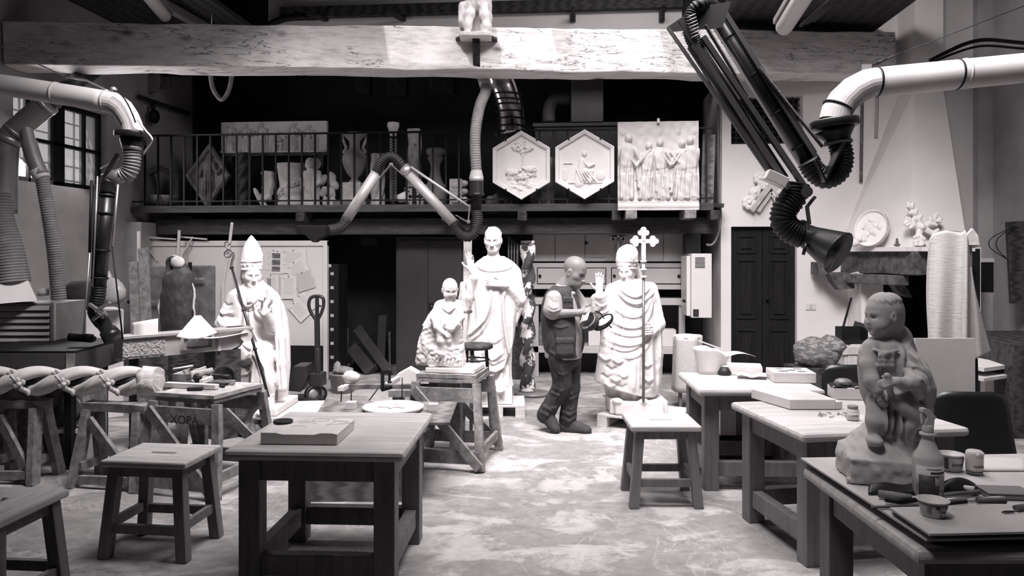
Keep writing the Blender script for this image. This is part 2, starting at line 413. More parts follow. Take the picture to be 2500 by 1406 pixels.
        for ax in range(3):
            o1, o2 = [(1,2),(2,0),(0,1)][ax]
            a = S[tuple(slice(0,-1) if q == ax else slice(None) for q in range(3))]; b = S[tuple(slice(1, None) if q == ax else slice(None) for q in range(3))]
            e = np.argwhere(a != b); e = e[(e[:, o1] > 0) & (e[:, o2] > 0) & (e[:, o1] < D.shape[o1] - 1) & (e[:, o2] < D.shape[o2] - 1)]
            flip = a[tuple(e.T)]; q = []
            for u, v in ((0,0),(-1,0),(-1,-1),(0,-1)):
                c = e.copy(); c[:, o1] += u; c[:, o2] += v; q.append(idx[tuple(c.T)])
            q = np.stack(q,1); q[~flip] = q[~flip][:, ::-1]; quads.append(q)
        Q = np.concatenate(quads); Q = Q[(Q >= 0).all(1)]
        # one light smoothing pass
        nb = np.zeros_like(V); nn = np.zeros(len(V))
        for i in range(4):
            a, b = Q[:, i], Q[:, (i + 1) % 4]; np.add.at(nb, a, V[b]); np.add.at(nn, a,1); np.add.at(nb, b, V[a]); np.add.at(nn, b,1)
        V = V * keep + (1 - keep) * nb / np.maximum(nn,1)[:, None]
        me = bpy.data.meshes.new(name); me.vertices.add(len(V)); me.vertices.foreach_set('co', V.astype(np.float32).ravel())
        me.loops.add(Q.size); me.loops.foreach_set('vertex_index', Q.astype(np.int32).ravel()); me.polygons.add(len(Q))
        me.polygons.foreach_set('loop_start', np.arange(0, Q.size,4, dtype=np.int32)); me.polygons.foreach_set('use_smooth', np.ones(len(Q), bool))
        me.update(calc_edges=True); me.validate(); return me
def axes(f, up=(0,0,1)):
    """columns: side, forward, up for a head or hand that looks along f"""
    f = Vector(f).normalized(); x = f.cross(Vector(up)).normalized(); z = x.cross(f).normalized()
    return Matrix((x, f, z)).transposed()
def head(S, c, H, look, up=(0,0,1), hair=None, ears=True, child=False, fat=1.0):
    """a head of height H centred on c, looking along look"""
    R = axes(look, up); c = Vector(c); w = lambda x, y, z: c + R @ Vector((x, y, z)) * H; r3 = [list(r) for r in R]
    def e(x, y, z, a, b, d, k=.05, op='u'): S.ell(w(x, y, z),(a * H, b * H, d * H), k * H, op, r3)
    def cn(p, q, a, b=None, k=.05, op='u'): S.cone(w(*p), w(*q), a * H, (a if b is None else b) * H, k * H, op)
    if child:
        e(0,-.06,.10,.37,.43,.40); e(0,.10,-.17,.31,.29,.30,.15); e(0,.27,-.41,.09,.08,.07,.14)
        for q in (-1,1): e(q * .17,.22,-.23,.13,.12,.13,.14)
        ex, by = .13,.0
    else:
        e(0,-.06,.14,.335,.41,.36); e(0,.08,-.14,.275 * fat,.27,.32,.15); e(0,.26,-.415,.11 * fat,.085,.075,.16)
        for q in (-1,1): e(q * .18,.19,-.10,.10 * fat,.09,.08,.16); cn((q * .24,-.03,-.2),(q * .10,.22,-.40),.06,.06,.14)
        ex, by = .125,.0
    for q in (-1,1):
        cn((q * .06,.325,.07),(q * .19,.27,.075),.035,.03,.07)                     # brows
        e(q * ex,.355,-.015,.075,.075,.048,.06, 's'); e(q * ex,.255,-.02,.062,.06,.05,.012)   # sockets, eyes
        cn((q * (ex - .055),.312,.008),(q * (ex + .06),.285,.0),.014,.012,.012)   # upper lid
    nt = (.40,-.15) if child else (.45,-.16)
    cn((0,.335,.04),(0, nt[0] - .03, nt[1] + .02),.028,.042,.06); e(0, nt[0], nt[1],.052,.05,.045,.04)
    for q in (-1,1): e(q * .055, nt[0] - .055, nt[1] - .012,.038,.05,.034,.03)
    cn((-.08,.322,-.262),(.08,.322,-.262),.034, None,.06); cn((-.06,.322,-.318),(.06,.322,-.318),.034, None,.05); cn((-.085,.368,-.289),(.085,.368,-.289),.017, None,.012, 's')
    cn((-.03,.385,-.362),(.03,.385,-.362),.024, None,.05, 's')
    if ears:
        for q in (-1,1):
            x = .375 if child else .345
            e(q * x,-.03,-.05,.04,.085,.135,.03); e(q * (x + .04),-.01,-.04,.03,.04,.07,.02, 's')
    if hair == 'crop':
        e(0,-.105,.165,.345,.405,.36,.02)
        for i in range(70):
            a = i * 2.39996; z = -.02 + .52 * ((i * .618) % 1); g = math.sqrt(max(0,1 - ((z - .165) / .37) ** 2)); y = -.105 + .385 * g * math.sin(a); x = .33 * g * math.cos(a)
            if y > -.02: continue
            e(x, y, z,.026,.026,.022,.03)
    return w
def hand(S, wrist, d, n, L, side=1, curl=(.15,.12,.15,.25), thumb=.6, spread=.13, k=.005, r=.0092, wr=.024):
    """hand of length L from the wrist along d; n = back of the hand; side = which way the thumb lies; curl per finger (index..little)"""
    d = Vector(d).normalized(); n = Vector(n); n = (n - d * n.dot(d)).normalized(); x = d.cross(n).normalized() * side; wrist = Vector(wrist)
    q = L / .19; r *= q; pl = L * .50
    for i, o in enumerate((.34,.12,-.10,-.30)):
        S.cone(wrist + x * (o * .040 * q * 2) * .6 + d * .01, wrist + d * pl + x * o * .085 * q,.014 * q,.0105 * q,.012 * q)
    S.cone(wrist - d * .02, wrist + d * .02, wr * q * .9, wr * q * .85,.02 * q)
    for i, o in enumerate((.34,.12,-.10,-.31)):
        p = wrist + d * pl + x * o * .085 * q; ln = (.95,1.08,1.0,.78)[i] * L * .46; f = (d + x * (o * spread * 2)).normalized(); m = n; pts = [p]
        for part_, g in ((.45,1.),(.32,1.2),(.23,.8)):
            a = curl[i] * g; f, m = f * math.cos(a) - m * math.sin(a), m * math.cos(a) + f * math.sin(a); pts.append(pts[-1] + f * ln * part_)
        S.chain(pts,[r * 1.08, r * 1.0, r * .95, r * .78], k)
    t0 = wrist + d * .16 * L + x * .030 * q; t1 = t0 + (d * .55 + x * thumb - n * .25).normalized() * L * .24; t2 = t1 + (d * .85 + x * thumb * .45 - n * .25).normalized() * L * .20
    S.cone(wrist + d * .03 * q + x * .012 * q, t0,.017 * q,.016 * q,.015 * q); S.chain([t0, t1, t2],[.0155 * q, r * 1.15, r * .9], k)
    return wrist + d * pl
class Relief:
    """a carved slab: heights on a grid in metres, bumps merged smoothly"""
    def __init__(s, w, h, cell, base=.0):
        s.w, s.h = w, h; s.nx, s.ny = int(w / cell), int(h / cell); s.x = (np.linspace(-w / 2, w / 2, s.nx + 1))[:, None]; s.y = np.linspace(0, h, s.ny + 1)[None, :]
        s.H = np.full((s.nx + 1, s.ny + 1), base, np.float32)
    def _m(s, b, k=.006):
        s.H = np.where(b > -1, np.maximum(s.H, b) + np.maximum(k - np.abs(s.H - b),0) ** 2 / (4 * k), s.H)
    def cap(s, a, b, ra, rb, top, k=.006):
        bx, by = b[0] - a[0], b[1] - a[1]; L = bx * bx + by * by + 1e-9; t = np.clip(((s.x - a[0]) * bx + (s.y - a[1]) * by) / L, 0,1)
        q = np.sqrt((s.x - a[0] - t * bx) ** 2 + (s.y - a[1] - t * by) ** 2) / (ra + (rb - ra) * t)
        s._m(np.where(q < 1, top * np.sqrt(np.maximum(0,1 - q * q)),-9), k); return s
    def ell(s, c, rx, ry, top, k=.006, a=0.):
        u, v = s.x - c[0], s.y - c[1]; ca, sa = math.cos(a), math.sin(a); q = ((u * ca + v * sa) / rx) ** 2 + ((v * ca - u * sa) / ry) ** 2
        s._m(np.where(q < 1, top * np.sqrt(np.maximum(0,1 - q)),-9), k); return s
    def add(s, f): s.H = s.H + f(s.x, s.y).astype(np.float32); return s
    def folds(s, x0, x1, y0, y1, n, amp, lean=0.):
        u = (s.x - x0 - lean * (s.y - y0)) / (x1 - x0); v = (s.y - y0) / (y1 - y0); m = np.clip(1.2 - np.abs(u - .5) * 2.2,0,1) * np.clip(1.1 - np.abs(v - .5) * 2,0,1)
        s.H += (np.sin(u * n * 2 * PI + np.sin(v * 3) * .8) * amp * np.minimum(1, m * 2)).astype(np.float32); return s
    def figure(s, x, y0, h, top, lean=0., flip=1, arm=.5, seat=False):
        """a plain draped standing or seated person in relief"""
        p = lambda u, v: (x + (u * flip + lean * v) * h, y0 + v * h)
        if seat:
            s.cap(p(-.05,.32), p(-.02,.62),.13 * h,.11 * h, top); s.cap(p(-.02,.34), p(.24,.32),.10 * h,.08 * h, top); s.cap(p(.24,.32), p(.20,.03),.075 * h,.07 * h, top * .9); s.cap(p(-.12,.0), p(-.10,.3),.14 * h,.12 * h, top * .7)
            s.ell(p(.04,.83),.075 * h,.095 * h, top); s.cap(p(0,.62), p(.16,.45),.05 * h,.045 * h, top * 1.1); s.cap(p(.16,.45), p(.32,.52),.04 * h,.03 * h, top * 1.1)
        else:
            s.cap(p(0,.52), p(0,.74),.11 * h,.125 * h, top); s.cap(p(-.02,.05), p(0,.55),.14 * h,.11 * h, top * .85); s.cap(p(-.07,.01), p(-.05,.35),.045 * h,.06 * h, top); s.cap(p(.08,.01), p(.05,.35),.045 * h,.06 * h, top)
            s.ell(p(.02,.92),.062 * h,.078 * h, top); s.cap(p(.11,.76), p(.20,.56),.045 * h,.04 * h, top); s.cap(p(.20,.56), p(.20 + .16 * arm,.56 + .34 * (arm - .4)),.038 * h,.028 * h, top); s.cap(p(-.11,.76), p(-.17,.52),.045 * h,.036 * h, top)
        s.folds(x - .16 * h, x + .16 * h, y0, y0 + .6 * h,5, top * .10, lean); return s
    def slab(s, name, th, mask=None):
        """closed mesh, front towards -y, standing on its lower edge; mask(x, y) > 0 keeps a cell"""
        X = np.broadcast_to(s.x, s.H.shape); Z = np.broadcast_to(s.y, s.H.shape); nx, ny = s.H.shape
        F = np.stack([X, -s.H, Z],-1).reshape(-1,3); B = np.stack([X, np.full_like(s.H, th), Z],-1).reshape(-1,3)
        id_ = np.arange(nx * ny).reshape(nx, ny); n = nx * ny
        keep = np.ones((nx - 1, ny - 1), bool) if mask is None else (mask((s.x[:-1] + s.x[1:]) / 2,(s.y[:, :-1] + s.y[:, 1:]) / 2) > 0)
        a, b, c, d = id_[:-1, :-1][keep], id_[1:, :-1][keep], id_[1:, 1:][keep], id_[:-1,1:][keep]
        f = [np.stack([a, b, c, d],1), np.stack([d + n, c + n, b + n, a + n],1)]
        K = np.pad(keep,1)
        for dx, dy, i0, i1 in ((-1,0,(0,1),(0,0)),(1,0,(1,0),(1,1)),(0,-1,(0,0),(1,0)),(0,1,(1,1),(0,1))):
            e = np.argwhere(keep & ~K[1 + dx:K.shape[0] - 1 + dx,1 + dy:K.shape[1] - 1 + dy])
            if len(e): p = id_[e[:, 0] + i0[0], e[:, 1] + i0[1]]; q = id_[e[:, 0] + i1[0], e[:, 1] + i1[1]]; f.append(np.stack([p, p + n, q + n, q],1)[:, ::-1])
        Q = np.concatenate(f); V = np.concatenate([F, B]); used = np.unique(Q); rm = np.full(2 * n,-1); rm[used] = np.arange(len(used)); Q = rm[Q]; V = V[used]
        me = bpy.data.meshes.new(name); me.from_pydata(V.tolist(),[], Q.tolist())
        sm = np.zeros(len(Q), bool); sm[:len(a)] = True; me.polygons.foreach_set('use_smooth', sm); me.update(); me.validate(); return me
# ---------------------------------------------------------------- camera
cam = bpy.data.cameras.new('camera'); co = bpy.data.objects.new('camera', cam); COL.objects.link(co); SC.camera = co
co.location = (0,0, CAMH); co.rotation_euler = (PI / 2,0, YAW); cam.sensor_width = 36; cam.lens = 36 * FPX / 2500; cam.shift_y = -(703 - HZ) / 2500; cam.clip_start = .05
# ---------------------------------------------------------------- room shell (metres; x right, y away along the room axis)
XL, XR, YB, YM, ZR = -6.0,5.25,11.2,9.85,6.2        # left wall, right wall, far wall, door wall / gallery front, roof
def floor_mat():
    m = M('worn floor', .4); nt = m.node_tree; N = nt.nodes; L = nt.links; b = N['Principled BSDF']; b.inputs['Roughness'].default_value = .62
    tc = N.new('ShaderNodeTexCoord')
    def noise(scale, det, st=(1,1,1), dist=0.):
        mp = N.new('ShaderNodeMapping'); mp.inputs['Scale'].default_value = st; L.new(tc.outputs['Object'], mp.inputs['Vector'])
        n = N.new('ShaderNodeTexNoise'); n.inputs['Scale'].default_value = scale; n.inputs['Detail'].default_value = det; n.inputs['Roughness'].default_value = .65; n.inputs['Distortion'].default_value = dist; L.new(mp.outputs['Vector'], n.inputs['Vector']); return n.outputs['Fac']
    def ramp(f, p0, c0, p1, c1):
        r = N.new('ShaderNodeValToRGB'); r.color_ramp.elements[0].position = p0; r.color_ramp.elements[1].position = p1
        r.color_ramp.elements[0].color = (c0, c0 * .945, c0 * .95,1); r.color_ramp.elements[1].color = (c1, c1 * .945, c1 * .95,1); L.new(f, r.inputs['Fac']); return r.outputs['Color']
    def mix(f, a, c):
        x = N.new('ShaderNodeMix'); x.data_type = 'RGBA'; L.new(f, x.inputs['Factor']); L.new(a, x.inputs[6]); L.new(c, x.inputs[7]); return x.outputs[2]
    base = ramp(noise(7,10,(1,1.3,1)),.3,.18,.72,.36)
    wv = N.new('ShaderNodeTexWave'); wv.inputs['Scale'].default_value = 26; wv.inputs['Distortion'].default_value = 5; wv.inputs['Detail'].default_value = 2; L.new(tc.outputs['Object'], wv.inputs['Vector'])
    keyed = mix(ramp(wv.outputs['Fac'],.45,0,.6,.35), base, ramp(noise(20,6),.3,.16,.7,.34))
    patch = ramp(noise(1.5,12,(1,1.5,1),.6),.50,0,.56,1)                    # smooth skim of mortar left on the combed bed
    c1 = mix(patch, keyed, ramp(noise(9,8),.3,.36,.7,.52))
    crack = ramp(noise(1.1,9,(1,1,1),1.2),.493,0,.5,1); crack2 = ramp(noise(1.1,9,(1,1,1),1.2),.5,1,.507,0)
    mm = N.new('ShaderNodeMath'); mm.operation = 'MULTIPLY'; L.new(crack, mm.inputs[0]); L.new(crack2, mm.inputs[1])
    mh = N.new('ShaderNodeMath'); mh.operation = 'MULTIPLY'; mh.inputs[1].default_value = .45; L.new(mm.outputs[0], mh.inputs[0])
    dust = mix(mh.outputs[0], c1, ramp(noise(30,3),.3,.55,.7,.66))
    L.new(dust, b.inputs['Base Color'])
    bp = N.new('ShaderNodeBump'); bp.inputs['Strength'].default_value = .35; bp.inputs['Distance'].default_value = .006
    ad = N.new('ShaderNodeMath'); ad.operation = 'MULTIPLY_ADD'; ad.inputs[1].default_value = .5; L.new(noise(18,8), ad.inputs[0]); L.new(patch, ad.inputs[2]); L.new(ad.outputs[0], bp.inputs['Height']); L.new(bp.outputs['Normal'], b.inputs['Normal'])
    return m
worn_floor = floor_mat()
struct('floor', MB().span((XL, -3,-.1),(XR, YB, 0)), worn_floor)
# left wall with its window hole
wy0, wy1, wz0, wz1 = 7.45,9.05,2.50,3.50
w = MB(); T = .35
w.span((XL - T, -3,0),(XL, wy0, ZR)); w.span((XL - T, wy1,0),(XL, YB, ZR)); w.span((XL - T, wy0,0),(XL, wy1, wz0)); w.span((XL - T, wy0, wz1),(XL, wy1, ZR))
struct('wall_left', w, left_plaster)
struct('wall_right', MB().span((XR, -3,0),(XR + .3, YB, ZR)), left_plaster)
struct('wall_front', MB().span((XL, -3.3,0),(XR, -3, ZR)), dim_wall)
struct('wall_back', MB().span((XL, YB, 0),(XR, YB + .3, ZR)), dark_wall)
# white wall with the door beside the gallery, and its return towards the kiln
xw = onY(1760,700, YM).x; d0, d1 = onY(1785,700, YM).x, onY(1946,700, YM).x; dz = onY(1860,553, YM).z
h0, h1 = onY(1786,330, YM), onY(1960,352, YM); hz0, hz1 = onY(1786,352, YM).z, onY(1950,232, YM).z
w = MB(); w.span((xw, YM, 0),(d0, YM + .3, ZR - 2.2)); w.span((d0, YM, dz),(d1, YM + .3, hz0)); w.span((d1, YM, 0),(XR, YM + .3, hz0)); w.span((h1.x, YM, hz0),(XR, YM + .3, ZR))
w.span((d0, YM, hz1),(h1.x, YM + .3, ZR - 2.2)); w.span((xw, YM + .3,0),(xw + .25, YB, 4.0)); w.span((d0, YM + .26,0),(d1, YM + .34, dz)); w.span((d0, YM + .26, hz0),(h1.x, YM + .3, hz1))
struct('wall_back_white', w, white_wall)
b = MB().span((d0, YM + .22, hz0),(h1.x, YM + .25, hz1)); struct('window_2', b, mirror_dark)
b = MB()
for i in range(9): zz = hz0 + (hz1 - hz0) * (i + .5) / 9; b.span((d0 + .02, YM + .12, zz - .006),(h1.x, YM + .135, zz + .006))
for i in range(5): xx = d0 + (h1.x - d0) * (i + .5) / 5; b.span((xx - .008, YM + .13, hz0),(xx + .008, YM + .145, hz1))
o = struct('window_2_grille', b, iron); o['kind'] = 'structure'
# wall over the gallery: white in the middle, dark boarding to both sides, dark rail with brackets
ZH = 4.25; xa, xb = onY(655,60, YM + .1).x, onY(1665,60, YM + .1).x
struct('wall_upper', MB().span((xa, YM + .1, ZH),(xb, YM + .3, ZR)), white_wall)
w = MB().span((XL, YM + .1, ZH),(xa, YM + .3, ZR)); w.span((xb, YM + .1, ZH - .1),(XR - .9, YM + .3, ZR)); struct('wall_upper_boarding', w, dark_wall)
rail = thing('bracketed_rail', 'dark wooden rail on small angle brackets high on the pale upper wall', 'rail', (xa + .1, YM + .05,4.94))
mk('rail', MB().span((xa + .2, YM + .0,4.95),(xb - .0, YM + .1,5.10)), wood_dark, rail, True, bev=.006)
for px in (795,985,1399,1615):
    p = onY(px,30, YM + .1); b = MB(); b.span((p.x - .035, YM + .04, p.z - .13),(p.x + .035, YM + .1,4.949)); b.bar((p.x, YM + .07, p.z - .11),(p.x - (.14 if px < 1200 else .0), YM - .2,4.94),.05,.05); mk('bracket', b, wood_dark, rail, True)
b = MB().tube(crv([(xa + .75, YM + .0,4.95),(xa + .25, YM + .0,4.93),(xa - .02, YM, 4.75),(xa - .05, YM, 4.3)],8),.045,10)
solo('curved_conduit', b, iron, 'thick dark pipe bending down beside the pale upper wall, above the big beam', 'pipe', world=True)
# roof with two slot skylights
sun_s = Vector((.36,.80,-1.0))
def roof_pt(p): t = (ZR - p.z) / -sun_s.z; return p - sun_s * t
def beam_d(px): return 7.75 + 1.35 * (px - 20) / 2080
def bmz(px, py): return P(px, py, beam_d(px))
def roof_strip(mb, x0, x1, y0, y1, quad=None):
    z = ZR
    o = [Vector((x0, y0, z)), Vector((x1, y0, z)), Vector((x1, y1, z)), Vector((x0, y1, z))]
    if quad is None: mb._faces(o,[(0,1,2,3)]); return
    mb._faces(o + quad,[(0,1,5,4),(1,2,6,5),(2,3,7,6),(3,0,4,7)])
qa = [roof_pt(bmz(962,186)), roof_pt(bmz(1634,192)), roof_pt(bmz(1605,58)), roof_pt(bmz(940,52))]
qb = [roof_pt(G(1194,1152)), roof_pt(G(1238,1152)), roof_pt(G(1290,990)), roof_pt(G(1236,990))]
ymid = (qa[0].y + qb[2].y) / 2
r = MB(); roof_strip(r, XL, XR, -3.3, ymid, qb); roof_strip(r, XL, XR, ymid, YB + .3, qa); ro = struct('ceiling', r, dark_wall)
sd = ro.modifiers.new('thick', 'SOLIDIFY'); sd.thickness = .04; sd.offset = 1
b = MB()
for px in (1377,1382,1481): b.bar(roof_pt(bmz(px - 12,120)) - Vector((0,.35,-.05)), roof_pt(bmz(px + 12,120)) + Vector((0,.35,.05)),.19 if px < 1400 else .02,.02)
for y in (qb[0].y + .9,): b.bar((qb[0].x - .2, y, ZR + .05),(qb[2].x + .2, y, ZR + .05),.05,.02)
o = struct('window_3_glazing_bar', b, iron)
# low boarded ceilings over the two side bays
ZS = 4.72
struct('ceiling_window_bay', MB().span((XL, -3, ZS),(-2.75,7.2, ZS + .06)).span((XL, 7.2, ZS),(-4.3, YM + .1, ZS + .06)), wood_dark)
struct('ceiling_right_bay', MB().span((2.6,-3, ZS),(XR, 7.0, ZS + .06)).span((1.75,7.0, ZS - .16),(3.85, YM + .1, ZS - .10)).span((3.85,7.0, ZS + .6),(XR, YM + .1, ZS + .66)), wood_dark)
# ---------------------------------------------------------------- light: sun through the slots, the open sky through the big roof light and the windows, plus two added fills
W = bpy.data.worlds.new('world'); SC.world = W; W.use_nodes = True
W.node_tree.nodes['Background'].inputs['Color'].default_value = (1,.965,.97,1); W.node_tree.nodes['Background'].inputs['Strength'].default_value = .55
def lamp(name, kind, energy, loc, target, size=None, size_y=None, **kw):
    l = bpy.data.lights.new(name, kind); l.energy = energy; l.color = (1,.965,.97); o = bpy.data.objects.new(name, l); COL.objects.link(o); o.location = loc
    o.rotation_euler = (Vector(target) - Vector(loc)).to_track_quat('-Z', 'Y').to_euler()
    if size: l.shape = 'RECTANGLE'; l.size = size; l.size_y = size_y or size
    for k, v in kw.items(): setattr(l, k, v)
    return o
lamp('sun', 'SUN', 2.6,(0,0,9), Vector((0,0,9)) + sun_s, angle=.012)
lamp('roof_light', 'AREA', 265,(.2,4.4,5.9),(.4,7.0,.5),4.2,1.5, spread=1.55)
lamp('roof_light_over_gallery', 'AREA', 120,(.95,6.8,5.95),(.8,7.9,0),1.5,1.6, spread=2.65)
lamp('roof_light_window_side', 'AREA', 70,(-1.7,4.3,5.6),(-3.5,7.0,1.2),1.2,1.2, spread=1.3)
lamp('chimney_side_fill_light', 'AREA', 50,(1.5,3.4,5.45),(4.2,7.6,2.2),1.0,1.2, spread=1.3)  # added fill to brighten the right bay, not a roof light
lamp('near_fill_light', 'AREA', 9,(-.4,1.4,5.6),(1.6,3.1,1.0),1.0,1.0, spread=.9)  # added narrow fill on the child statue and near table only
lamp('window_daylight', 'AREA', 45,(XL + .12,8.2,3.0),(-1,7.0,.8),1.4,.9)
SC.view_settings.view_transform = 'Standard'; SC.view_settings.look = 'None'; SC.view_settings.gamma = 1; SC.view_settings.use_curve_mapping = False; SC.view_settings.exposure = 0.0
SC.cycles.use_denoising = True; SC.cycles.max_bounces = 5; SC.cycles.diffuse_bounces = 3; SC.cycles.glossy_bounces = 3; SC.cycles.transmission_bounces = 4; SC.cycles.caustics_reflective = False; SC.cycles.caustics_refractive = False; SC.cycles.sample_clamp_indirect = 4
# ---------------------------------------------------------------- big hewn beam
a, c = bmz(6,52), bmz(2188,78); a2, c2 = bmz(6,157), bmz(2188,183)
mid = lambda p, q: (p + q) / 2
A, B = mid(a, a2), mid(c, c2); hgt = .5 * ((a - a2).length + (c - c2).length); dirv = (B - A).normalized(); back = Vector((-dirv.y, dirv.x,0)).normalized()
b = MB(); b.bar(A + back * .2, B + back * .2,.4,(a - a2).length,(0,0,1),.4,(c - c2).length); bmesh.ops.subdivide_edges(b.bm, edges=[e for e in b.bm.edges if e.calc_length() > 3], cuts=60)
from mathutils import noise as mn
for v in b.bm.verts: v.co.z += mn.noise(v.co * 1.7) * .02 + mn.noise(v.co * 6) * .008; v.co += back * mn.noise(v.co * 2.3) * .015
beam = solo('timber_beam', b, wood_beam, 'long rough-hewn timber beam crossing the whole room high up, sunlit in its middle', 'beam', world=True, bev=.012)
# bracket shelf fixed to the beam, with a plaster statuette on it
p = bmz(1164,100); s = sc(beam_d(1164))
sh = thing('bracket_shelf', 'small dark shelf on a wooden bracket fixed to the sunlit beam', 'shelf', P(1164,104, beam_d(1164) - .02), YAW)
w2 = 50 * s; b = MB().prism([(-w2,.0),(-w2,-.10),(-w2 * .6,-.24),(w2 * .6,-.24),(w2,-.10),(w2,0)],(0,0,0),(1,0,0),(0,1,0),.03); mk('shelf_board', b, wood_dark, sh, bev=.004)
b = MB().prism([(0,0),(0,-.30),(.03,-.30),(.19,-.06),(.19,0)],(.04,0,-.0),(0,-1,0),(0,0,1),.08); mk('bracket', b, wood_dark, sh, bev=.004)
q = 1 / 4.2
S = Sdf((-.20,-.17,0),(.20,.12,.62),.008); X = lambda px, py, y=0.: ((px - 1162) * s, y,(86 - py) * s)
S.box((0,-.03,.02),(.18,.12,.03),.01,.01)
for sx, kx in ((-1,1144),(1,1186)):
    S.chain([X(kx,82,-.09), X(kx - 2,78,-.03), X(kx + sx * 1,55,-.04), X(kx - sx * 3,28,-.03), X(kx - sx * 8,5,0)],[.02,.033,.045,.055,.06],.02)
S.chain([X(1128,40,.03), X(1133,5,.03)],.06,.03); S.box(X(1165,20,.09),(.16,.03,.30),.01,.03); S.ell(X(1165,-20),(.13,.10,.16),.04); S.ell(X(1165,-58),(.06,.065,.08),.02)
S.noise(.006,40,3)
solo('plaster_statuette', S.mesh('statuette'), plaster, 'small plaster statuette of bare legs standing on the bracket shelf', 'statuette', P(1162,87 + 12, beam_d(1164) - .02 - .15) + Vector((0,0,.012)), YAW)
# ---------------------------------------------------------------- left window: frame, panes, outside grille
wf = MB(); x0 = XL - .12
def fr(y0, z0, y1, z1, t=.05): wf.span((x0 - .03, min(y0, y1) - 0, min(z0, z1)),(x0 + .04, max(y0, y1), max(z0, z1)))
for z in (wz0, wz1 - .06): fr(wy0, z, wy1, z + .06)
for y in (wy0, wy1 - .07): fr(y, wz0, y + .07, wz1)
fr(8.17, wz0,8.37, wz1)
for y in (7.78,8.72): fr(y, wz0, y + .035, wz1)
fr(wy0,2.98, wy1,3.02)
struct('window_1', wf, iron, bev=.004)
gl = M('window glass', .9,.3, trans=.0); n = gl.node_tree; tr = n.nodes.new('ShaderNodeBsdfTransparent'); tl = n.nodes.new('ShaderNodeBsdfTranslucent'); mx = n.nodes.new('ShaderNodeMixShader'); mx.inputs[0].default_value = .25
n.links.new(tr.outputs[0], mx.inputs[1]); n.links.new(tl.outputs[0], mx.inputs[2]); n.links.new(mx.outputs[0], n.nodes['Material Output'].inputs['Surface'])
struct('window_1_pane', MB().span((x0, wy0, wz0),(x0 + .006, wy1, wz1)), gl)
g = MB()
for y in (7.62,7.95,8.08,8.52,8.88): g.tube([(XL - .33, y, wz0),(XL - .33, y, wz1)],.012,6)
for z in (2.62,2.80,3.16,3.34): g.tube([(XL - .33, wy0, z),(XL - .33, wy1, z)],.012,6)
struct('window_1_grille', g, M('weathered iron', .10,.8))
# ---------------------------------------------------------------- double door
dm = M('stained door', .012,.6, var=.4, scale=3, stretch=(9,9,1), spec=.15)
dr = thing('door', '', 'door'); 
for k in ('label', 'category'): del dr[k]
dr.name = 'door_1'; dr['kind'] = 'structure'; dr.location = ((d0 + d1) / 2, YM + .08,0)
W2 = (d1 - d0) / 2
for sx in (-1,1):
    b = MB(); cx = sx * W2 / 2; b.box((cx,.02, dz / 2),(W2 - .006,.04, dz)); lf = mk('leaf', b, dm, dr, bev=.003); lf['kind'] = 'structure'
    for z0_, z1_ in ((.18,.70),(.86,1.62),(1.72, dz - .12)):
        b = MB(); x0_, x1_ = cx - W2 / 2 + .09, cx + W2 / 2 - .09
        for a_, b_ in (((x0_, z0_),(x1_, z0_)),((x1_, z0_),(x1_, z1_)),((x1_, z1_),(x0_, z1_)),((x0_, z1_),(x0_, z0_))): b.bar((a_[0],-.005, a_[1]),(b_[0],-.005, b_[1]),.025,.03)
        b.box(((x0_ + x1_) / 2,-.003,(z0_ + z1_) / 2),(x1_ - x0_ - .10,.03, z1_ - z0_ - .10)); pn = mk('door_panel', b, dm, lf, bev=.004); pn['kind'] = 'structure'
kb = mk('door_handle', MB().ball((.05,-.05,1.12),.022).tube([(.05,0,1.12),(.05,-.05,1.12)],.008,8), iron, dr); kb['kind'] = 'structure'
# ---------------------------------------------------------------- gallery
YG = 9.55
L0, R0 = onY(322,510, YG), onY(1742,505, YG)
zt = onY(1000,500, YG).z; zb = onY(1000,517, YG).z
gal = thing('gallery_platform', 'dark timber gallery floor running across the back of the workshop', 'gallery', ((L0.x + R0.x) / 2, YG, zb))
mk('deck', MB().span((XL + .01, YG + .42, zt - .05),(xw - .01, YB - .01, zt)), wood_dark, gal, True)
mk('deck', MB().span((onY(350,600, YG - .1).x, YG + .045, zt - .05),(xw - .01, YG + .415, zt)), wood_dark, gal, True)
mk('edge_board', MB().span((L0.x, YG - .02, zb),(R0.x, YG + .04, zt + .005)), M('edge board', .06,.7, var=.4, scale=4, stretch=(1,6,6), bump=.3), gal, True, bev=.005)
z1, z2 = onY(1500,530, YG + .25).z, onY(1500,571, YG + .25).z
mk('bearer', MB().span((onY(350,550, YG).x, YG + .25, z2),(onY(1742,550, YG + .25).x, YG + .50, z1)), M('bearer', .05,.7, var=.5, scale=4, stretch=(1,6,6), bump=.3), gal, True, bev=.01)
for px in (735,1090,1275,1505,1745):
    p = onY(px,520, YG); mk('joist', MB().span((p.x - .06, YG - .04, zb - .12),(p.x + .06, YG + 1.4, zb + .0)), wood_dark, gal, True, bev=.006)
# railing
rl = thing('gallery_railing', 'thin black iron railing along the edge of the gallery', 'railing', ((L0.x + R0.x) / 2, YG + .02, zt))
zr = onY(1000,322, YG).z; zl = onY(1000,488, YG).z; k_il = thing('x', 'x', 'x'); bpy.data.objects.remove(k_il)
mk('top_rail', MB().span((L0.x, YG - .0, zr - .012),(R0.x, YG + .035, zr + .012)), iron, rl, True)
mk('bottom_rail', MB().span((L0.x, YG + .005, zl - .01),(R0.x, YG + .03, zl + .01)), iron, rl, True)
for i, px in enumerate(list(range(352,1180,32)) + list(range(1215,1745,34))):
    p = onY(px,400, YG)
    if p.x < R0.x: mk('baluster', MB().span((p.x - .011, YG + .007, zt),(p.x + .011, YG + .029, zr)), iron, rl, True)
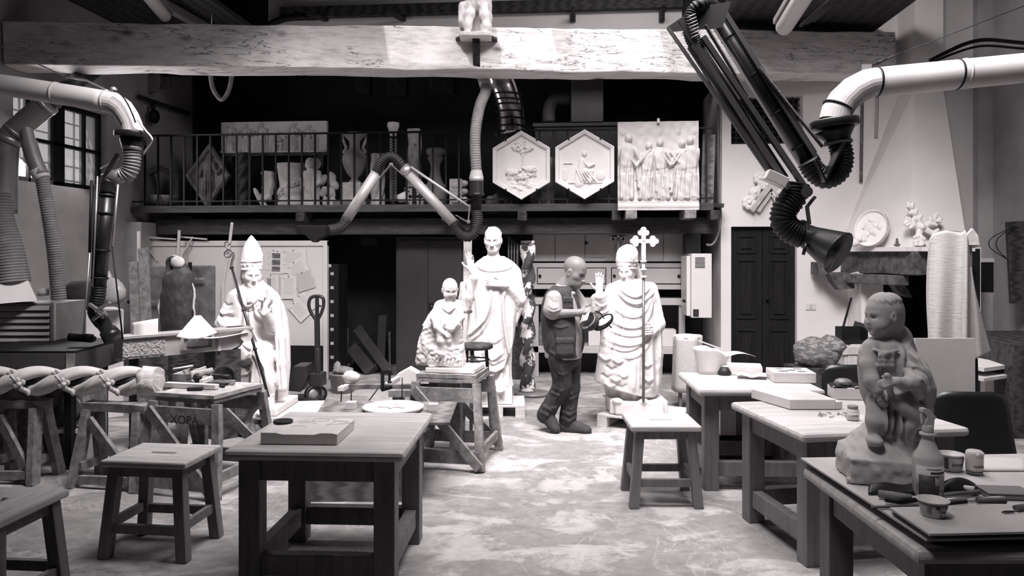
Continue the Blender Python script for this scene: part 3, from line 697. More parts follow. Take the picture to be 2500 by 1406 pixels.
# far-left pier under the gallery and dark back structure
struct('wall_left_pier', MB().span((XL, YG - .1,0),(onY(345,600, YG - .1).x, YG + .4, zb - .125)), left_plaster)
# ---------------------------------------------------------------- sculptures
def mapper(px0, py0, s): return lambda px, py, y=0.: Vector(((px - px0) * s, y,(py0 - py) * s))
def rows_px(q, rows, s, yk=.62):
    """(py, x_left, x_right[, y_centre[, ry]]) -> stack rows"""
    out = []
    for r in rows:
        a, b = q(r[1], r[0]), q(r[2], r[0]); rx = (b.x - a.x) / 2
        out.append((a.z,(a.x + b.x) / 2, r[3] if len(r) > 3 else 0., rx, r[4] if len(r) > 4 else rx * yk))
    return out
def ngon_fold(n, amp, ph=0., tw=0., lo=-9, hi=9, sharp=1.6):
    def f(th, Z, X):
        a = np.sin(th * n + ph + Z * tw + .8 * np.sin(Z * 5 + th * 2)); g = np.clip((hi - Z) / .25,0,1) * np.clip((Z - lo) / .1 + .3,0,1)
        return amp * (np.sign(a) * np.abs(a) ** (1 / sharp)) * g
    return f
# ---- standing saint
def saint():
    d, px0, py0 = 7.9,1204,985; s = sc(d); q = mapper(px0, py0, s); S = Sdf((-.42,-.36,-.0),(.36,.34,1.90),.0056)
    L = lambda *p: [q(x, y) for x, y in p]
    robe = [(948,1155,1252,0,.20),(925,1159,1247,0,.175),(880,1162,1246),(820,1160,1248,0,.17),(760,1158,1250,0,.17),(700,1158,1252,0,.165),(660,1163,1253,.01,.155)]
    S.stack(rows_px(q, robe, s),.03, fold=ngon_fold(11,.010,.6,2, hi=1.0))
    S.folds([(L((1172,905),(1170,950)),.02,.028),(L((1196,912),(1199,952)),.018,.03),(L((1224,908),(1222,952)),.018,.03),(L((1184,910),(1182,950)),.012,-.02),(L((1210,912),(1210,950)),.014,-.022),(L((1236,895),(1240,950)),.02,.025),(L((1160,890),(1160,948)),.016,.02)],.10)
    hx = np.array([1130,1138,1150,1165,1190,1212,1232,1241,1247,1262]); hy = np.array([800,828,852,876,903,908,898,872,862,800])
    hem = lambda X, Y, Z: (np.interp(X, (hx - px0) * s,(py0 - hy) * s) + np.where(Y > .06,-.25,0) - Z)
    T = Sdf((-.42,-.36,-.0),(.36,.34,1.90),.0056)
    mantle = [(915,1140,1250,0,.235),(830,1138,1256,-.005,.225),(760,1144,1264,-.01,.205),(700,1146,1270,0,.19),(672,1149,1268,.01,.175),(655,1155,1262,.02,.15),(642,1166,1250,.02,.12),(632,1184,1228,.02,.085)]
    T.stack(rows_px(q, mantle, s),.0, clip=hem)
    T.folds([(L((1140,826),(1162,806),(1186,780),(1197,745),(1200,700)),.016,.030),(L((1146,845),(1176,822),(1196,792),(1206,750)),.020,-.022),(L((1236,705),(1229,740),(1232,800),(1240,850),(1247,878)),.016,.034),(L((1224,700),(1222,760),(1228,820),(1238,880)),.014,-.026),
             (L((1192,735),(1182,800),(1190,860),(1206,895)),.022,.020),(L((1206,715),(1200,800),(1206,870)),.016,-.018),(L((1214,712),(1212,790),(1216,880)),.014,.018),(L((1178,850),(1202,876),(1230,860)),.018,.020),(L((1172,862),(1202,892),(1234,880)),.012,-.014),(L((1186,820),(1206,836),(1228,822)),.018,.014),
             (L((1254,760),(1252,820),(1250,862)),.014,.018),(L((1260,700),(1270,730),(1264,770)),.018,.016),(L((1248,650),(1262,690),(1268,720)),.02,-.014),(L((1162,650),(1175,662),(1204,668),(1240,662),(1254,652)),.010,.016),(L((1166,664),(1200,678),(1246,670)),.014,-.010),(L((1156,720),(1160,780),(1150,820)),.02,-.016)],.05)
    S.D = np.minimum(S.D, T.D)
    S.cone(q(1204,642,.0), q(1204,614,-.02),.066,.060,.03)
    head(S, q(1204,592,-.045),.262,(-.10,-1,-.20), hair='crop')
    sh, el, wr = q(1163,668,.0), q(1141,738,-.05), q(1157,684,-.17)
    S.cone(sh, el,.07,.068,.03); S.cone(el, wr,.072,.050,.03)
    S.chain([q(1152,694,-.15), q(1143,730,-.13), q(1137,758,-.10)],[.045,.056,.055],.02); S.chain([q(1130,700,-.03), q(1131,735,-.02), q(1136,762,-.02)],[.03,.045,.04],.03)
    S.folds([(L((1150,700),(1152,730),(1150,760)),.010,.014),(L((1140,700),(1138,735),(1138,762)),.012,-.014),(L((1130,705),(1129,740),(1132,762)),.010,.012)],.0)
    S.ell(q(1145,766,-.10),(.045,.04,.02),.01, 's')
    S.cone(wr, q(1155,668,-.19),.03,.027,.012)
    hand(S, q(1154,667,-.19),(-.12,-.10,1),(.15,1,.1),.205, side=1, curl=(.08,.05,.08,.25), thumb=.7, wr=.026)
    sh, el, wr = q(1256,672,.01), q(1267,738,-.03), q(1234,702,-.19)
    S.cone(sh, el,.07,.072,.03); S.cone(el, wr,.066,.042,.03); S.chain([q(1272,720,0), q(1268,760,-.01), q(1258,790,-.02)],[.035,.04,.03],.03)
    hand(S, q(1231,700,-.215),(-1,-.10,.20),(0,-1,.15),.205, side=1, curl=(.10,.06,.05,.05), thumb=.35, wr=.026)
    S.box((q(1202,0).x,0,.078),(.213,.20,.082),.012,.015)
    for x in (1184,1222): S.ell(q(x,951,-.20),(.045,.09,.03),.02)
    S.noise(.0012,60,2)
    return solo('standing_saint_statue', S.mesh('saint'), plaster, 'tall white statue of a short-haired saint in a mantle, one hand raised, other on chest', 'statue', P(px0, py0, d), YAW)
saint()
# ---- bishop with raised palm (his cross staff is a thing of its own)
def bishop():
    d, px0, py0 = 7.45,1545,1000; s = sc(d); q = mapper(px0, py0, s); S = Sdf((-.46,-.36,0),(.34,.36,1.70),.0056)
    L = lambda *p: [q(x, y) for x, y in p]
    alb = [(972,1484,1600,.0,.20),(940,1476,1600,0,.21),(900,1480,1600,0,.20),(800,1485,1600,0,.18)]
    S.stack(rows_px(q, alb, s),.01, fold=ngon_fold(15,.012,0,0, sharp=1.2))
    S.chain([q(1471,963,-.05), q(1490,968,-.20), q(1520,972,-.24), q(1548,972,-.24)],[.01,.014,.012,.01],.02)
    hx = np.array([1440,1450,1490,1531,1560,1590,1612,1625]); hy = np.array([922,927,940,950,958,962,945,930])
    hem = lambda X, Y, Z: np.interp(X, (hx - px0) * s,(py0 - hy) * s) - Z
    T = Sdf((-.46,-.36,0),(.34,.36,1.70),.0056)
    ch = [(965,1448,1606,0,.275),(928,1450,1613,-.01,.275),(880,1458,1614,-.01,.265),(840,1464,1613,-.01,.255),(790,1470,1609,-.01,.235),(740,1476,1600,-.005,.215),(705,1484,1596,.0,.19),(694,1492,1588,.01,.16),(686,1504,1576,.02,.12),(681,1518,1562,.03,.08)]
    T.stack(rows_px(q, ch, s),.0, clip=hem)
    fl = []
    for x0, y0, x1, y1, x2, y2, w_, a_ in ((1588,716,1548,768,1486,742,.016,.014),(1590,728,1556,790,1482,776,.018,.018),(1592,742,1566,812,1478,806,.013,-.012),(1592,752,1560,826,1476,824,.018,.015),(1590,776,1552,842,1480,846,.012,-.012),(1588,790,1556,852,1500,858,.016,.012),(1500,735,1512,780,1504,830,.013,-.012),(1488,755,1494,800,1484,850,.013,.014)):
        fl.append((L((x0, y0),((x0 + x1) / 2 + 3,(y0 + y1) / 2 + 8),(x1, y1),((x1 + x2) / 2,(y1 + y2) / 2 + 10),(x2, y2)), w_, a_))
    fl += [(L((1500,692),(1518,712),(1542,722),(1566,712),(1588,694)),.014,.022),(L((1500,704),(1520,730),(1548,738),(1578,722),(1596,706)),.013,.018),(L((1500,716),(1522,740),(1552,748),(1580,732)),.009,-.014),
           (L((1586,700),(1600,750),(1606,820),(1608,900)),.016,.020),(L((1592,740),(1592,830),(1596,950)),.02,-.022),(L((1580,800),(1582,880),(1584,955)),.016,.020),(L((1540,865),(1536,948)),.018,.016),(L((1526,865),(1520,946)),.012,-.010),(L((1554,866),(1554,954)),.012,-.012)]
    for x, z, a in ((1472,868,.02),(1486,890,-.015),(1500,872,.02),(1494,915,.022),(1476,910,-.012),(1512,905,.016),(1508,930,-.012),(1568,880,.018),(1572,915,.02),(1562,938,-.012),(1482,930,.016)): fl.append((L((x - 13, z - 5),(x, z + 4),(x + 13, z - 3)),.016, a))
    T.folds(fl,.08)
    S.D = np.minimum(S.D, T.D)
    S.cone(q(1534,690,0), q(1532,674,-.01),.062,.058,.03)
    head(S, q(1530,662,-.03),.235,(-.62,-1,-.16))
    S.chain([q(1554,646,.04), q(1560,672,.05), q(1566,690,.05)],[.03,.035,.04],.02)
    mit = [(658,1508,1555,0,.106),(648,1505,1557,0,.112),(634,1503,1558,0,.112),(618,1505,1558,0,.10),(608,1510,1555,0,.08),(601,1518,1549,0,.055),(597,1527,1541,0,.02),(596,1532,1536,0,.004)]
    S.stack(rows_px(q, mit, s),.004)
    for z in (638,655): S.chain([q(1507, z,-.05), q(1519, z,-.097), q(1534, z,-.112), q(1548, z,-.092), q(1556, z,-.05)],.007,.006, sm=3)
    for i in range(5): a = PI * (i + .5) / 5; S.ell(q(1532 - 25 * math.cos(a),647,-.114 * math.sin(a)),(.010,.010,.010),.006)
    for a in (-1,0,1): S.ell(q(1536 + a * 6,630 + abs(a) * 2,-.108),(.011,.008,.015),.006)
    sh, el, wr = q(1496,708,0), q(1470,762,-.06), q(1460,722,-.15)
    S.cone(sh, el,.072,.078,.03); S.cone(el, wr,.078,.056,.03); S.chain([q(1446,726,-.13), q(1452,745,-.11), q(1460,778,-.06)],[.03,.048,.05],.03)
    S.chain([q(1445,719,-.15), q(1460,724,-.19), q(1477,718,-.15)],.014,.012)
    S.chain([q(1490,745,-.10), q(1480,790,-.10), q(1474,830,-.10)],[.045,.045,.03],.04)
    S.folds([(L((1448,735),(1462,745),(1480,738)),.010,.012),(L((1452,752),(1466,762),(1484,752)),.010,.012),(L((1462,772),(1470,800),(1470,826)),.012,.014)],.0)
    hand(S, q(1459,712,-.155),(.02,-.05,1),(0,1,.05),.20, side=1, curl=(.06,.04,.06,.1), thumb=.95, wr=.034, r=.0105, spread=.16)
    S.cone(q(1588,706,0), q(1602,790,-.04),.075,.082,.03); S.cone(q(1602,790,-.06), q(1582,806,-.20),.072,.046,.03)
    S.chain([q(1598,800,-.05), q(1604,860,-.02), q(1606,930,0)],[.05,.05,.03],.04)
    S.ell(q(1574,800,-.265),(.03,.038,.042),.02)
    for i in range(4): S.chain([q(1581,791 + i * 5.5,-.265), q(1571,791 + i * 5.5,-.306), q(1563,792 + i * 5.5,-.285)],.0105,.004)
    S.chain([q(1578,786,-.26), q(1568,783,-.295)],.011,.006)
    S.box((q(1551,0).x,-.02,.068),(.285,.20,.066),.015,.01); S.box((q(1551,0).x,-.02,.068),(.24,.25,.066),.02,.01)
    for x in (1500,1560): S.ell(q(x,968,-.22),(.045,.07,.03),.02)
    S.noise(.0012,60,4)
    return solo('bishop_statue', S.mesh('bishop'), plaster, 'white statue of a standing bishop in a mitre with one palm raised', 'statue', P(px0, py0, d), YAW)
bishop()
# cross staff
d = 7.45 - .285; s = sc(d)
root = thing('cross_staff', 'long staff topped by a trefoil-ended white cross, held by the standing bishop', 'staff', P(1571,981, d), YAW)
q = mapper(1571,981, s)
mk('shaft', MB().tube([q(1571,981), q(1571,672)],.0145,10), M('staff metal', .16,.4,.5), root)
b = MB().tube([q(1571,672), q(1571,634)],.017,12)
for z in (676,658,638): b.lathe([(.012,-.016),(.032,-.006),(.032,.006),(.012,.016)], q(1571, z),16)
mk('knop', b, plaster, root)
def trefoil(mb, c, r, dirs):
    c = Vector(c); f = lambda a, e: (c.x + r * a, c.z + r * e)
    for a, e in dirs: mb.lathe([(r * .95,-.018),(r,-.012),(r,.012),(r * .95,.018)],(c.x + r * a * 1.0, c.y, c.z + r * e * 1.0),16, axis=(0,1,0))
b = MB().box(q(1571,596),(9 * s * 1.15,.034,76 * s)); b.box(q(1573,589),(44 * s,.034,10 * s))
trefoil(b, q(1571,566),7.0 * s,((0,.75),(-1,-.35),(1,-.35))); trefoil(b, q(1549,589),7.0 * s,((-.6,0),(.35,1),(.35,-1))); trefoil(b, q(1596,589),7.0 * s,((.75,0),(-.35,1),(-.35,-1)))
mk('cross', b, plaster, root, bev=.003)
# ---- seated bishop (his crozier is a thing of its own)
def seated():
    d, px0, py0 = 7.6,630,992; s = sc(d); q = mapper(px0, py0, s); S = Sdf((-.46,-.60,0),(.42,.36,1.78),.0060)
    L = lambda *p: [q(x, y) for x, y in p]
    cope = [(990,562,690,.12,.25),(900,554,700,.10,.25),(830,545,700,.08,.25),(780,546,696,.06,.24),(745,554,688,.05,.22),(720,564,676,.04,.19),(704,578,660,.04,.15),(692,594,646,.02,.11),(684,604,638,.0,.08)]
    S.stack(rows_px(q, cope, s),.03, fold=ngon_fold(9,.006,.3,2))
    S.cone(q(600,846,.05), q(590,862,-.27),.12,.115,.06); S.cone(q(640,846,.05), q(664,862,-.29),.12,.11,.06)
    S.chain([q(590,864,-.28), q(588,920,-.31), q(584,984,-.33)],[.115,.115,.13],.06); S.chain([q(664,866,-.30), q(668,920,-.32), q(668,984,-.34)],[.11,.105,.12],.06)
    S.box(q(628,925,-.20),(.15,.10,.26),.05,.10)
    S.chain([q(690,770,-.18), q(699,820,-.20), q(702,880,-.22), q(706,935,-.22)],[.03,.045,.05,.05],.03)          # cope edge hanging beside the knee
    S.cone(q(575,728,.02), q(558,790,-.06),.095,.105,.05)
    S.ell(q(652,745,-.14),(.105,.07,.12),.04)
    S.folds([(L((626,738),(628,780),(640,815),(664,850),(686,900),(694,948)),.016,.034),(L((618,738),(618,790),(630,830),(655,870),(672,940)),.014,-.024),(L((621,735),(612,790),(604,830),(592,845)),.014,.026),(L((604,745),(600,790),(590,830)),.016,-.018),
             (L((586,702),(602,728),(622,744),(642,730),(655,704)),.014,.030),(L((580,712),(600,742),(622,758),(646,744),(660,716)),.010,-.014),(L((638,736),(642,764),(662,776),(678,768)),.014,.022),(L((640,745),(650,762),(668,764)),.010,-.008),
             (L((546,752),(558,762),(584,758)),.018,.030),(L((546,764),(562,774),(588,768)),.012,-.022),(L((546,776),(562,787),(590,780)),.016,.028),(L((550,735),(565,744),(580,740)),.014,-.014),
             (L((570,868),(572,920),(564,985)),.018,.030),(L((582,880),(584,930),(578,985)),.013,-.024),(L((597,872),(598,930),(592,985)),.018,.034),(L((612,868),(610,930),(606,985)),.014,-.030),(L((624,878),(622,930),(622,985)),.018,.032),(L((638,880),(636,930),(634,985)),.014,-.028),(L((652,872),(650,930),(648,985)),.017,.032),(L((668,890),(664,940),(662,985)),.013,-.022),(L((682,880),(684,940),(682,985)),.016,.028),
             (L((596,845),(624,866),(656,850)),.018,.028),(L((598,862),(624,884),(654,868)),.012,-.018),(L((602,876),(626,900),(650,884)),.016,.020),(L((606,826),(628,842),(650,832)),.016,.022),
             (L((690,800),(698,870),(700,938)),.012,.022),(L((699,800),(706,870),(710,940)),.010,.016),(L((700,830),(704,938)),.007,-.014)],.05)
    S.cone(q(558,792,-.08), q(600,800,-.34),.098,.056,.05); S.ell(q(578,803,-.34),(.06,.05,.05),.02); S.ell(q(608,799,-.37),(.042,.035,.034),.015)
    for i in range(4): S.chain([q(614,790 + i * 5,-.365), q(611,791 + i * 5,-.405), q(602,793 + i * 5,-.405)],.0105,.004)
    S.chain([q(598,790,-.37), q(606,786,-.40)],[.014,.011],.006)
    S.box(q(629,728,-.205),(.034,.016,.030),.005,.004)
    S.cone(q(664,728,-.02), q(680,792,-.14),.08,.085,.04); S.cone(q(680,792,-.16), q(672,758,-.29),.075,.056,.03); S.chain([q(656,752,-.30), q(671,760,-.345), q(687,748,-.30)],.014,.012)
    S.cone(q(672,762,-.29), q(672,750,-.31),.04,.034,.01)
    hand(S, q(672,748,-.315),(-.04,-.10,1),(.15,1,.1),.225, side=-1, curl=(.05,1.2,1.25,1.25), thumb=.75, wr=.034, r=.0112)
    S.cone(q(624,700,-.0), q(620,682,-.02),.068,.062,.03)
    head(S, q(620,669,-.05),.258,(.55,-1,-.22))
    S.chain([q(594,652,.02), q(590,676,.04), q(586,700,.05)],[.03,.035,.045],.02)
    mit = [(657,593,642,-.02,.115),(650,591,643,-.02,.12),(636,591,643,-.02,.12),(622,593,643,-.02,.112),(604,597,637,-.02,.09),(590,603,630,-.02,.06),(580,609,622,-.02,.03),(574,614,617,-.02,.006)]
    S.stack(rows_px(q, mit, s),.004)
    for z in (656,637): S.chain([q(592, z,-.05), q(604, z + 1,-.122), q(620, z + 1,-.138), q(634, z,-.12), q(643, z - 1,-.05)],.008,.006, sm=3)
    for i in range(7): a = PI * (i + .5) / 7; S.ell(q(617 - 25 * math.cos(a),646,-.02 - .122 * math.sin(a)),(.011,.011,.011),.006)
    for x in (600,668): S.ell(q(x + 6,986,-.42),(.05,.09,.03),.02)
    S.box((q(632,0).x,-.10,.032),(.33,.36,.042),.01,.01); S.noise(.0012,60,6)
    return solo('seated_bishop_statue', S.mesh('seated_bishop'), plaster, 'white statue of a seated bishop in a tall mitre pointing one finger up', 'statue', P(px0, py0, d), YAW)
seated()
cz = thing('crozier', 'dark crozier with a scrolled head slanting across the seated bishop', 'crozier', P(656,969,7.0), YAW)
ca, cb = P(656,969,7.0), P(565,652,7.28); s = sc(7.28); bronze = M('bronze', .05,.4,.6, var=.4, scale=12)
b = MB().tube([ca, cb],.0135,10)
for t in (.36,.66,.995): b.lathe([(.012,-.012),(.022,-.005),(.022,.005),(.012,.012)], ca.lerp(cb, t),12, axis=cb - ca)
mk('shaft', b, bronze, cz, True)
q = lambda x, y: P(x, y,7.28)
sp = [q(565,652), q(566,640), q(570,628)] + [q(558 + (12.5 - i * .55) * math.cos(-.2 + i * .55),620 + (-12.5 + i * .55) * math.sin(-.2 + i * .55)) for i in range(20)]
cs = crv(sp,4); b = MB().tube(cs,[.014] * 9 + [max(.005,.0125 - .00009 * i) for i in range(len(cs) - 9)],10)
b.tube(crv([q(566,612), q(556,606), q(550,600), q(550,592), q(557,590), q(561,595), q(557,599)],5),.008,8)
mk('scroll_head', b, M('gilt', .22,.35,.6), cz, True)
# ---- putto emerging from rough block, on the trestle
def putto():
    d, px0, py0 = 6.15,1075,892; s = sc(d); q = mapper(px0, py0, s); S = Sdf((-.25,-.22,0),(.26,.26,.74),.0038)
    L = lambda *p: [q(x, y) for x, y in p]
    blk = [(892,1013,1136,.06,.17),(850,1018,1132,.06,.165),(800,1030,1126,.07,.15),(775,1040,1120,.08,.12),(755,1054,1112,.09,.09),(740,1070,1104,.10,.05)]
    S.stack(rows_px(q, blk, s),.02, pw=3.); S.box(q(1090,868,-.05),(.145,.115,.085),.02,.02)
    S.noise(.006,55,5)
    for i in range(11): S.cone(q(1042 + i * 9,872,-.165), q(1038 + i * 9,889,-.165),.005, None,.004, 's')
    S.chain([q(1092,835,-.07), q(1096,785,-.06), q(1098,757,-.04), q(1097,740,-.02)],[.085,.085,.075,.05],.03)       # belly and chest in a shift
    S.chain([q(1076,745,-.02), q(1118,745,-.02)],.04,.03)
    S.folds([(L((1082 + i * 7,762),(1080 + i * 8,795),(1082 + i * 8,838)),.007,(.012,-.008)[i % 2]) for i in range(6)] + [(L((1080,748),(1097,760),(1114,748)),.008,.014),(L((1090,755),(1098,768),(1108,758)),.008,-.008)],.0)
    S.chain([q(1071,748,-.03), q(1062,778,-.09), q(1070,798,-.13), q(1086,810,-.16)],[.040,.035,.030,.022],.012)   # arm down to the skirt
    hand(S, q(1085,809,-.165),(.8,-.3,-.5),(-.2,-1,.2),.085, side=-1, curl=(.5,.5,.5,.5), r=.0105)
    S.chain([q(1118,748,-.02), q(1125,776,-.07), q(1114,787,-.145)],[.038,.034,.026],.012)
    hand(S, q(1113,787,-.15),(-1,-.25,.1),(.1,-.9,.5),.085, side=1, curl=(.35,.35,.35,.35), r=.0105)
    S.chain([q(1088,794,-.15), q(1104,800,-.165), q(1120,792,-.14)],[.018,.026,.02],.012); S.chain([q(1100,802,-.155), q(1099,830,-.15), q(1104,848,-.13)],[.018,.022,.016],.015)
    for i in range(7): S.ell(q(1090 + i * 5,789 + (i % 2) * 4,-.165),(.013,.013,.012),.005)
    S.chain([q(1078,805,-.12), q(1080,830,-.14), q(1082,852,-.13)],[.042,.038,.032],.012); S.ell(q(1080,860,-.155),(.025,.045,.02),.012)
    S.cone(q(1098,745,-.02), q(1099,728,-.04),.034,.034,.012)
    head(S, q(1099,708,-.05),.172,(.20,-1,-.30), child=True, hair='crop')
    return solo('putto_statue', S.mesh('putto'), marble, 'white half-carved statue of a child emerging from a rough block on a trestle', 'statue', P(px0, py0, d), YAW)
putto()
# ---- child with bird, near table
def child():
    d, px0, py0 = 3.05,2160,1160; s = sc(d); q = mapper(px0, py0, s); S = Sdf((-.21,-.20,0),(.17,.22,.80),.0034)
    L = lambda *p: [q(x, y) for x, y in p]
    S.box(q(2152,1130,0),(.145,.15,.05),.01,.0, rot=Matrix.Rotation(-.25,3, 'Z')); S.stack(rows_px(q,[(1165,2066,2226,.02,.15),(1120,2064,2228,.02,.15),(1095,2078,2230,.03,.14),(1066,2112,2236,.04,.12),(1040,2140,2240,.06,.09)], s),.02, pw=3.)
    S.noise(.005,70,9)
    body = [(1000,2128,2222,.03,.085),(960,2112,2230,.03,.095),(920,2106,2232,.025,.10),(880,2104,2222,.02,.10),(856,2108,2210,.02,.095),(838,2118,2198,.02,.078),(824,2132,2188,.02,.05)]
    S.stack(rows_px(q, body, s),.02)
    cl = [(1120,2180,2238,.08,.09),(1040,2176,2262,.08,.10),(980,2178,2266,.08,.11),(920,2176,2256,.075,.11),(870,2172,2238,.07,.10),(840,2166,2220,.06,.08),(820,2160,2204,.05,.05)]
    S.stack(rows_px(q, cl, s),.03); S.stack(rows_px(q,[(1015,2204,2264,.03,.08),(975,2200,2266,.01,.10),(935,2196,2262,-.005,.11),(895,2186,2248,-.005,.105),(862,2176,2232,.005,.09),(842,2170,2214,.02,.06)], s),.02)
    S.folds([(L((2186,838),(2178,880),(2184,930)),.010,.012),(L((2200,846),(2214,890),(2232,960),(2246,1040)),.012,.012),(L((2192,846),(2202,900),(2216,960)),.009,-.010),(L((2212,860),(2236,930),(2254,1000)),.010,-.009),(L((2224,870),(2246,930),(2258,990)),.009,.010),(L((2130,870),(2128,910)),.008,-.006),(L((2230,1000),(2226,1060),(2230,1120)),.014,-.012),(L((2250,1000),(2246,1060),(2240,1120)),.012,.012)],.06)
    S.chain([q(2128,975,-.04), q(2122,1018,-.06), q(2119,1050,-.055)],[.040,.040,.026],.012); S.ell(q(2112,1062,-.08),(.03,.045,.022),.012)
    S.chain([q(2182,985,-.06), q(2184,1022,-.085), q(2182,1068,-.07), q(2190,1100,-.08)],[.042,.044,.033,.028],.012); S.ell(q(2188,1116,-.11),(.032,.055,.024),.012)
    S.chain([q(2148,950,-.05), q(2150,1010,-.06), q(2152,1060,-.05)],[.035,.035,.02],.015)
    S.folds([(L((2136 + i * 7,945),(2134 + i * 7,1000),(2136 + i * 7,1052)),.006,(.016,-.014)[i % 2]) for i in range(6)],.0)
    S.chain([q(2146,955,-.10), q(2172,980,-.115), q(2205,1008,-.10), q(2235,1030,-.05)],[.009,.014,.014,.010],.03, sm=5); S.chain([q(2165,952,-.085), q(2200,975,-.10), q(2228,985,-.085), q(2244,1000,-.05)],[.008,.012,.013,.010],.03, sm=5)
    S.chain([q(2122,846,-.02), q(2109,885,-.04), q(2108,920,-.07), q(2116,942,-.09)],[.034,.033,.029,.022],.012)
    hand(S, q(2115,940,-.09),(.25,-.3,-1),(-1,-.6,0),.08, side=1, curl=(.35,.35,.35,.35), r=.0115)
    S.chain([q(2200,858,.0), q(2216,895,-.05), q(2210,914,-.085)],[.040,.046,.040],.02); S.chain([q(2206,916,-.10), q(2166,922,-.14), q(2144,915,-.15)],[.033,.026,.020],.008)
    S.chain([q(2184,898,-.10), q(2186,914,-.145), q(2196,938,-.13), q(2216,962,-.10)],[.010,.012,.013,.010],.02, sm=4); S.folds([(L((2186,880),(2206,890),(2232,930),(2246,985)),.010,.010),(L((2190,900),(2212,925),(2226,980)),.010,.010),(L((2196,884),(2220,905),(2240,950)),.007,-.010),(L((2206,950),(2222,990),(2232,1030)),.009,-.010)],.0)
    hand(S, q(2146,915,-.15),(-1,-.1,-.1),(0,-.8,.6),.090, side=1, curl=(.55,.6,.65,.7), thumb=.6, r=.0115)
    S.ell(q(2124,912,-.145),(.015,.017,.028),.008); S.ell(q(2120,901,-.15),(.012,.012,.012),.006); S.chain([q(2126,920,-.14), q(2138,945,-.12)],[.016,.012],.012)
    S.chain([q(2118,848,-.06), q(2138,854,-.088), q(2166,848,-.08)],.007,.008)
    for i in range(12): S.ell(q(2124 + (i % 4) * 10,860 + (i // 4) * 12,-.080 - .004 * (i % 2)),(.008,.007,.009),.012)
    S.cone(q(2160,836,.01), q(2158,808,.005),.038,.038,.012)
    head(S, q(2152,766,-.005),.168,(-1,-.22,-.12), child=True)
    R = axes((-1,-.22,-.12)); c = q(2152,766,-.005); H = .168; hp_ = lambda x, y, z: c + R @ Vector((x, y, z)) * H; r3 = [list(r) for r in R]
    S.ell(hp_(0,-.12,.11),(.395 * H, .42 * H, .41 * H),.004, 'u', r3); S.ell(hp_(0,-.26,-.14),(.30 * H, .24 * H, .28 * H),.03, 'u', r3); S.chain([q(2186,800,.02), q(2206,826,.04), q(2222,860,.05)],[.04,.045,.05],.03)
    for i in range(30):                                             # short locks round the brow and combed strands over the crown
        a = -.6 + i / 29 * (PI + 1.2); t0_ = .95 + .25 * ((i * 7) % 5) / 5
        on = lambda t, da=0.: hp_(.395 * math.sin(t) * math.cos(a + da),-.12 + .425 * math.sin(t) * math.sin(a + da),.11 + .415 * math.cos(t))
        S.chain([on(.25), on(t0_ * .55,.05), on(t0_ * .85,.10), on(t0_, .16)],[.003,.0055,.0065,.003],.005, sm=3)
    return solo('child_statue', S.mesh('child'), M('child plaster', .52,.75, var=.05, scale=9, bump=.12, bscale=90), 'plaster statue of a cloaked child looking sideways, on the near table', 'statue', P(px0, py0, d), YAW)
child()
# ---------------------------------------------------------------- work tables (pine, rounded top, low stretchers)
def quad_top(fl, fr, bl, h):
    """table frame from three top corners seen in the photo: origin at front-left corner on the floor"""
    a, b, c = G(*fl, h), G(*fr, h), G(*bl, h); ux = (b - a); w = ux.length; ux.normalize(); uy = Vector((-ux.y, ux.x,0)); dp = (c - a).dot(uy)
    return a, math.atan2(ux.y, ux.x), w, dp
def work_table(label, fl, fr, bl, h=.74, dp=None, group='pine work tables'):
    a, rz, w, D = quad_top(fl, fr, bl, h); D = dp or D
    t = thing('work_table', label, 'table', (a.x, a.y,0), rz, group); o = .055; L = .105; th = .05
    mk('tabletop', MB().box((w / 2, D / 2, h - th / 2),(w, D, th)), wood_table, t, bev=.02)
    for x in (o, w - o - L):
        for y in (o, D - o - L): mk('leg', MB().span((x, y,0),(x + L, y + L, h - th)), wood_leg_shaded, t, bev=.005)
    for y in (o + .015, D - o - .055): mk('apron', MB().span((o + L, y, h - th - .115),(w - o - L, y + .04, h - th)), wood_leg_shaded, t, bev=.003)
    for x in (o + .015, w - o - .055): mk('apron', MB().span((x, o + L, h - th - .115),(x + .04, D - o - L, h - th)), wood_leg_shaded, t, bev=.003)
    for y in (o + .02, D - o - .085): mk('stretcher', MB().span((o + L, y,.10),(w - o - L, y + .065,.205)), wood_leg_shaded, t, bev=.004)
    for x in (o + .02, w - o - .085): mk('stretcher', MB().span((x, o + L, .10),(x + .065, D - o - L, .205)), wood_leg_shaded, t, bev=.004)
    return t
T1 = work_table('pine work table in front holding a flat plaster slab and a dark ring', (543,1100),(985,1106),(690,1003))
TA = work_table('pine work table before the dark door, with papers and a pierced block', (1705,950),(2017,952),(1672,908))
TB = work_table('pine work table with a thick white slab and a small jar', (1960,1060),(2370,1044),(1830,985), dp=.88)
TC = work_table('pine work table carrying the child statue and the spray bottle', (2240,1345),(2800,1345),(1955,1160), dp=.95)
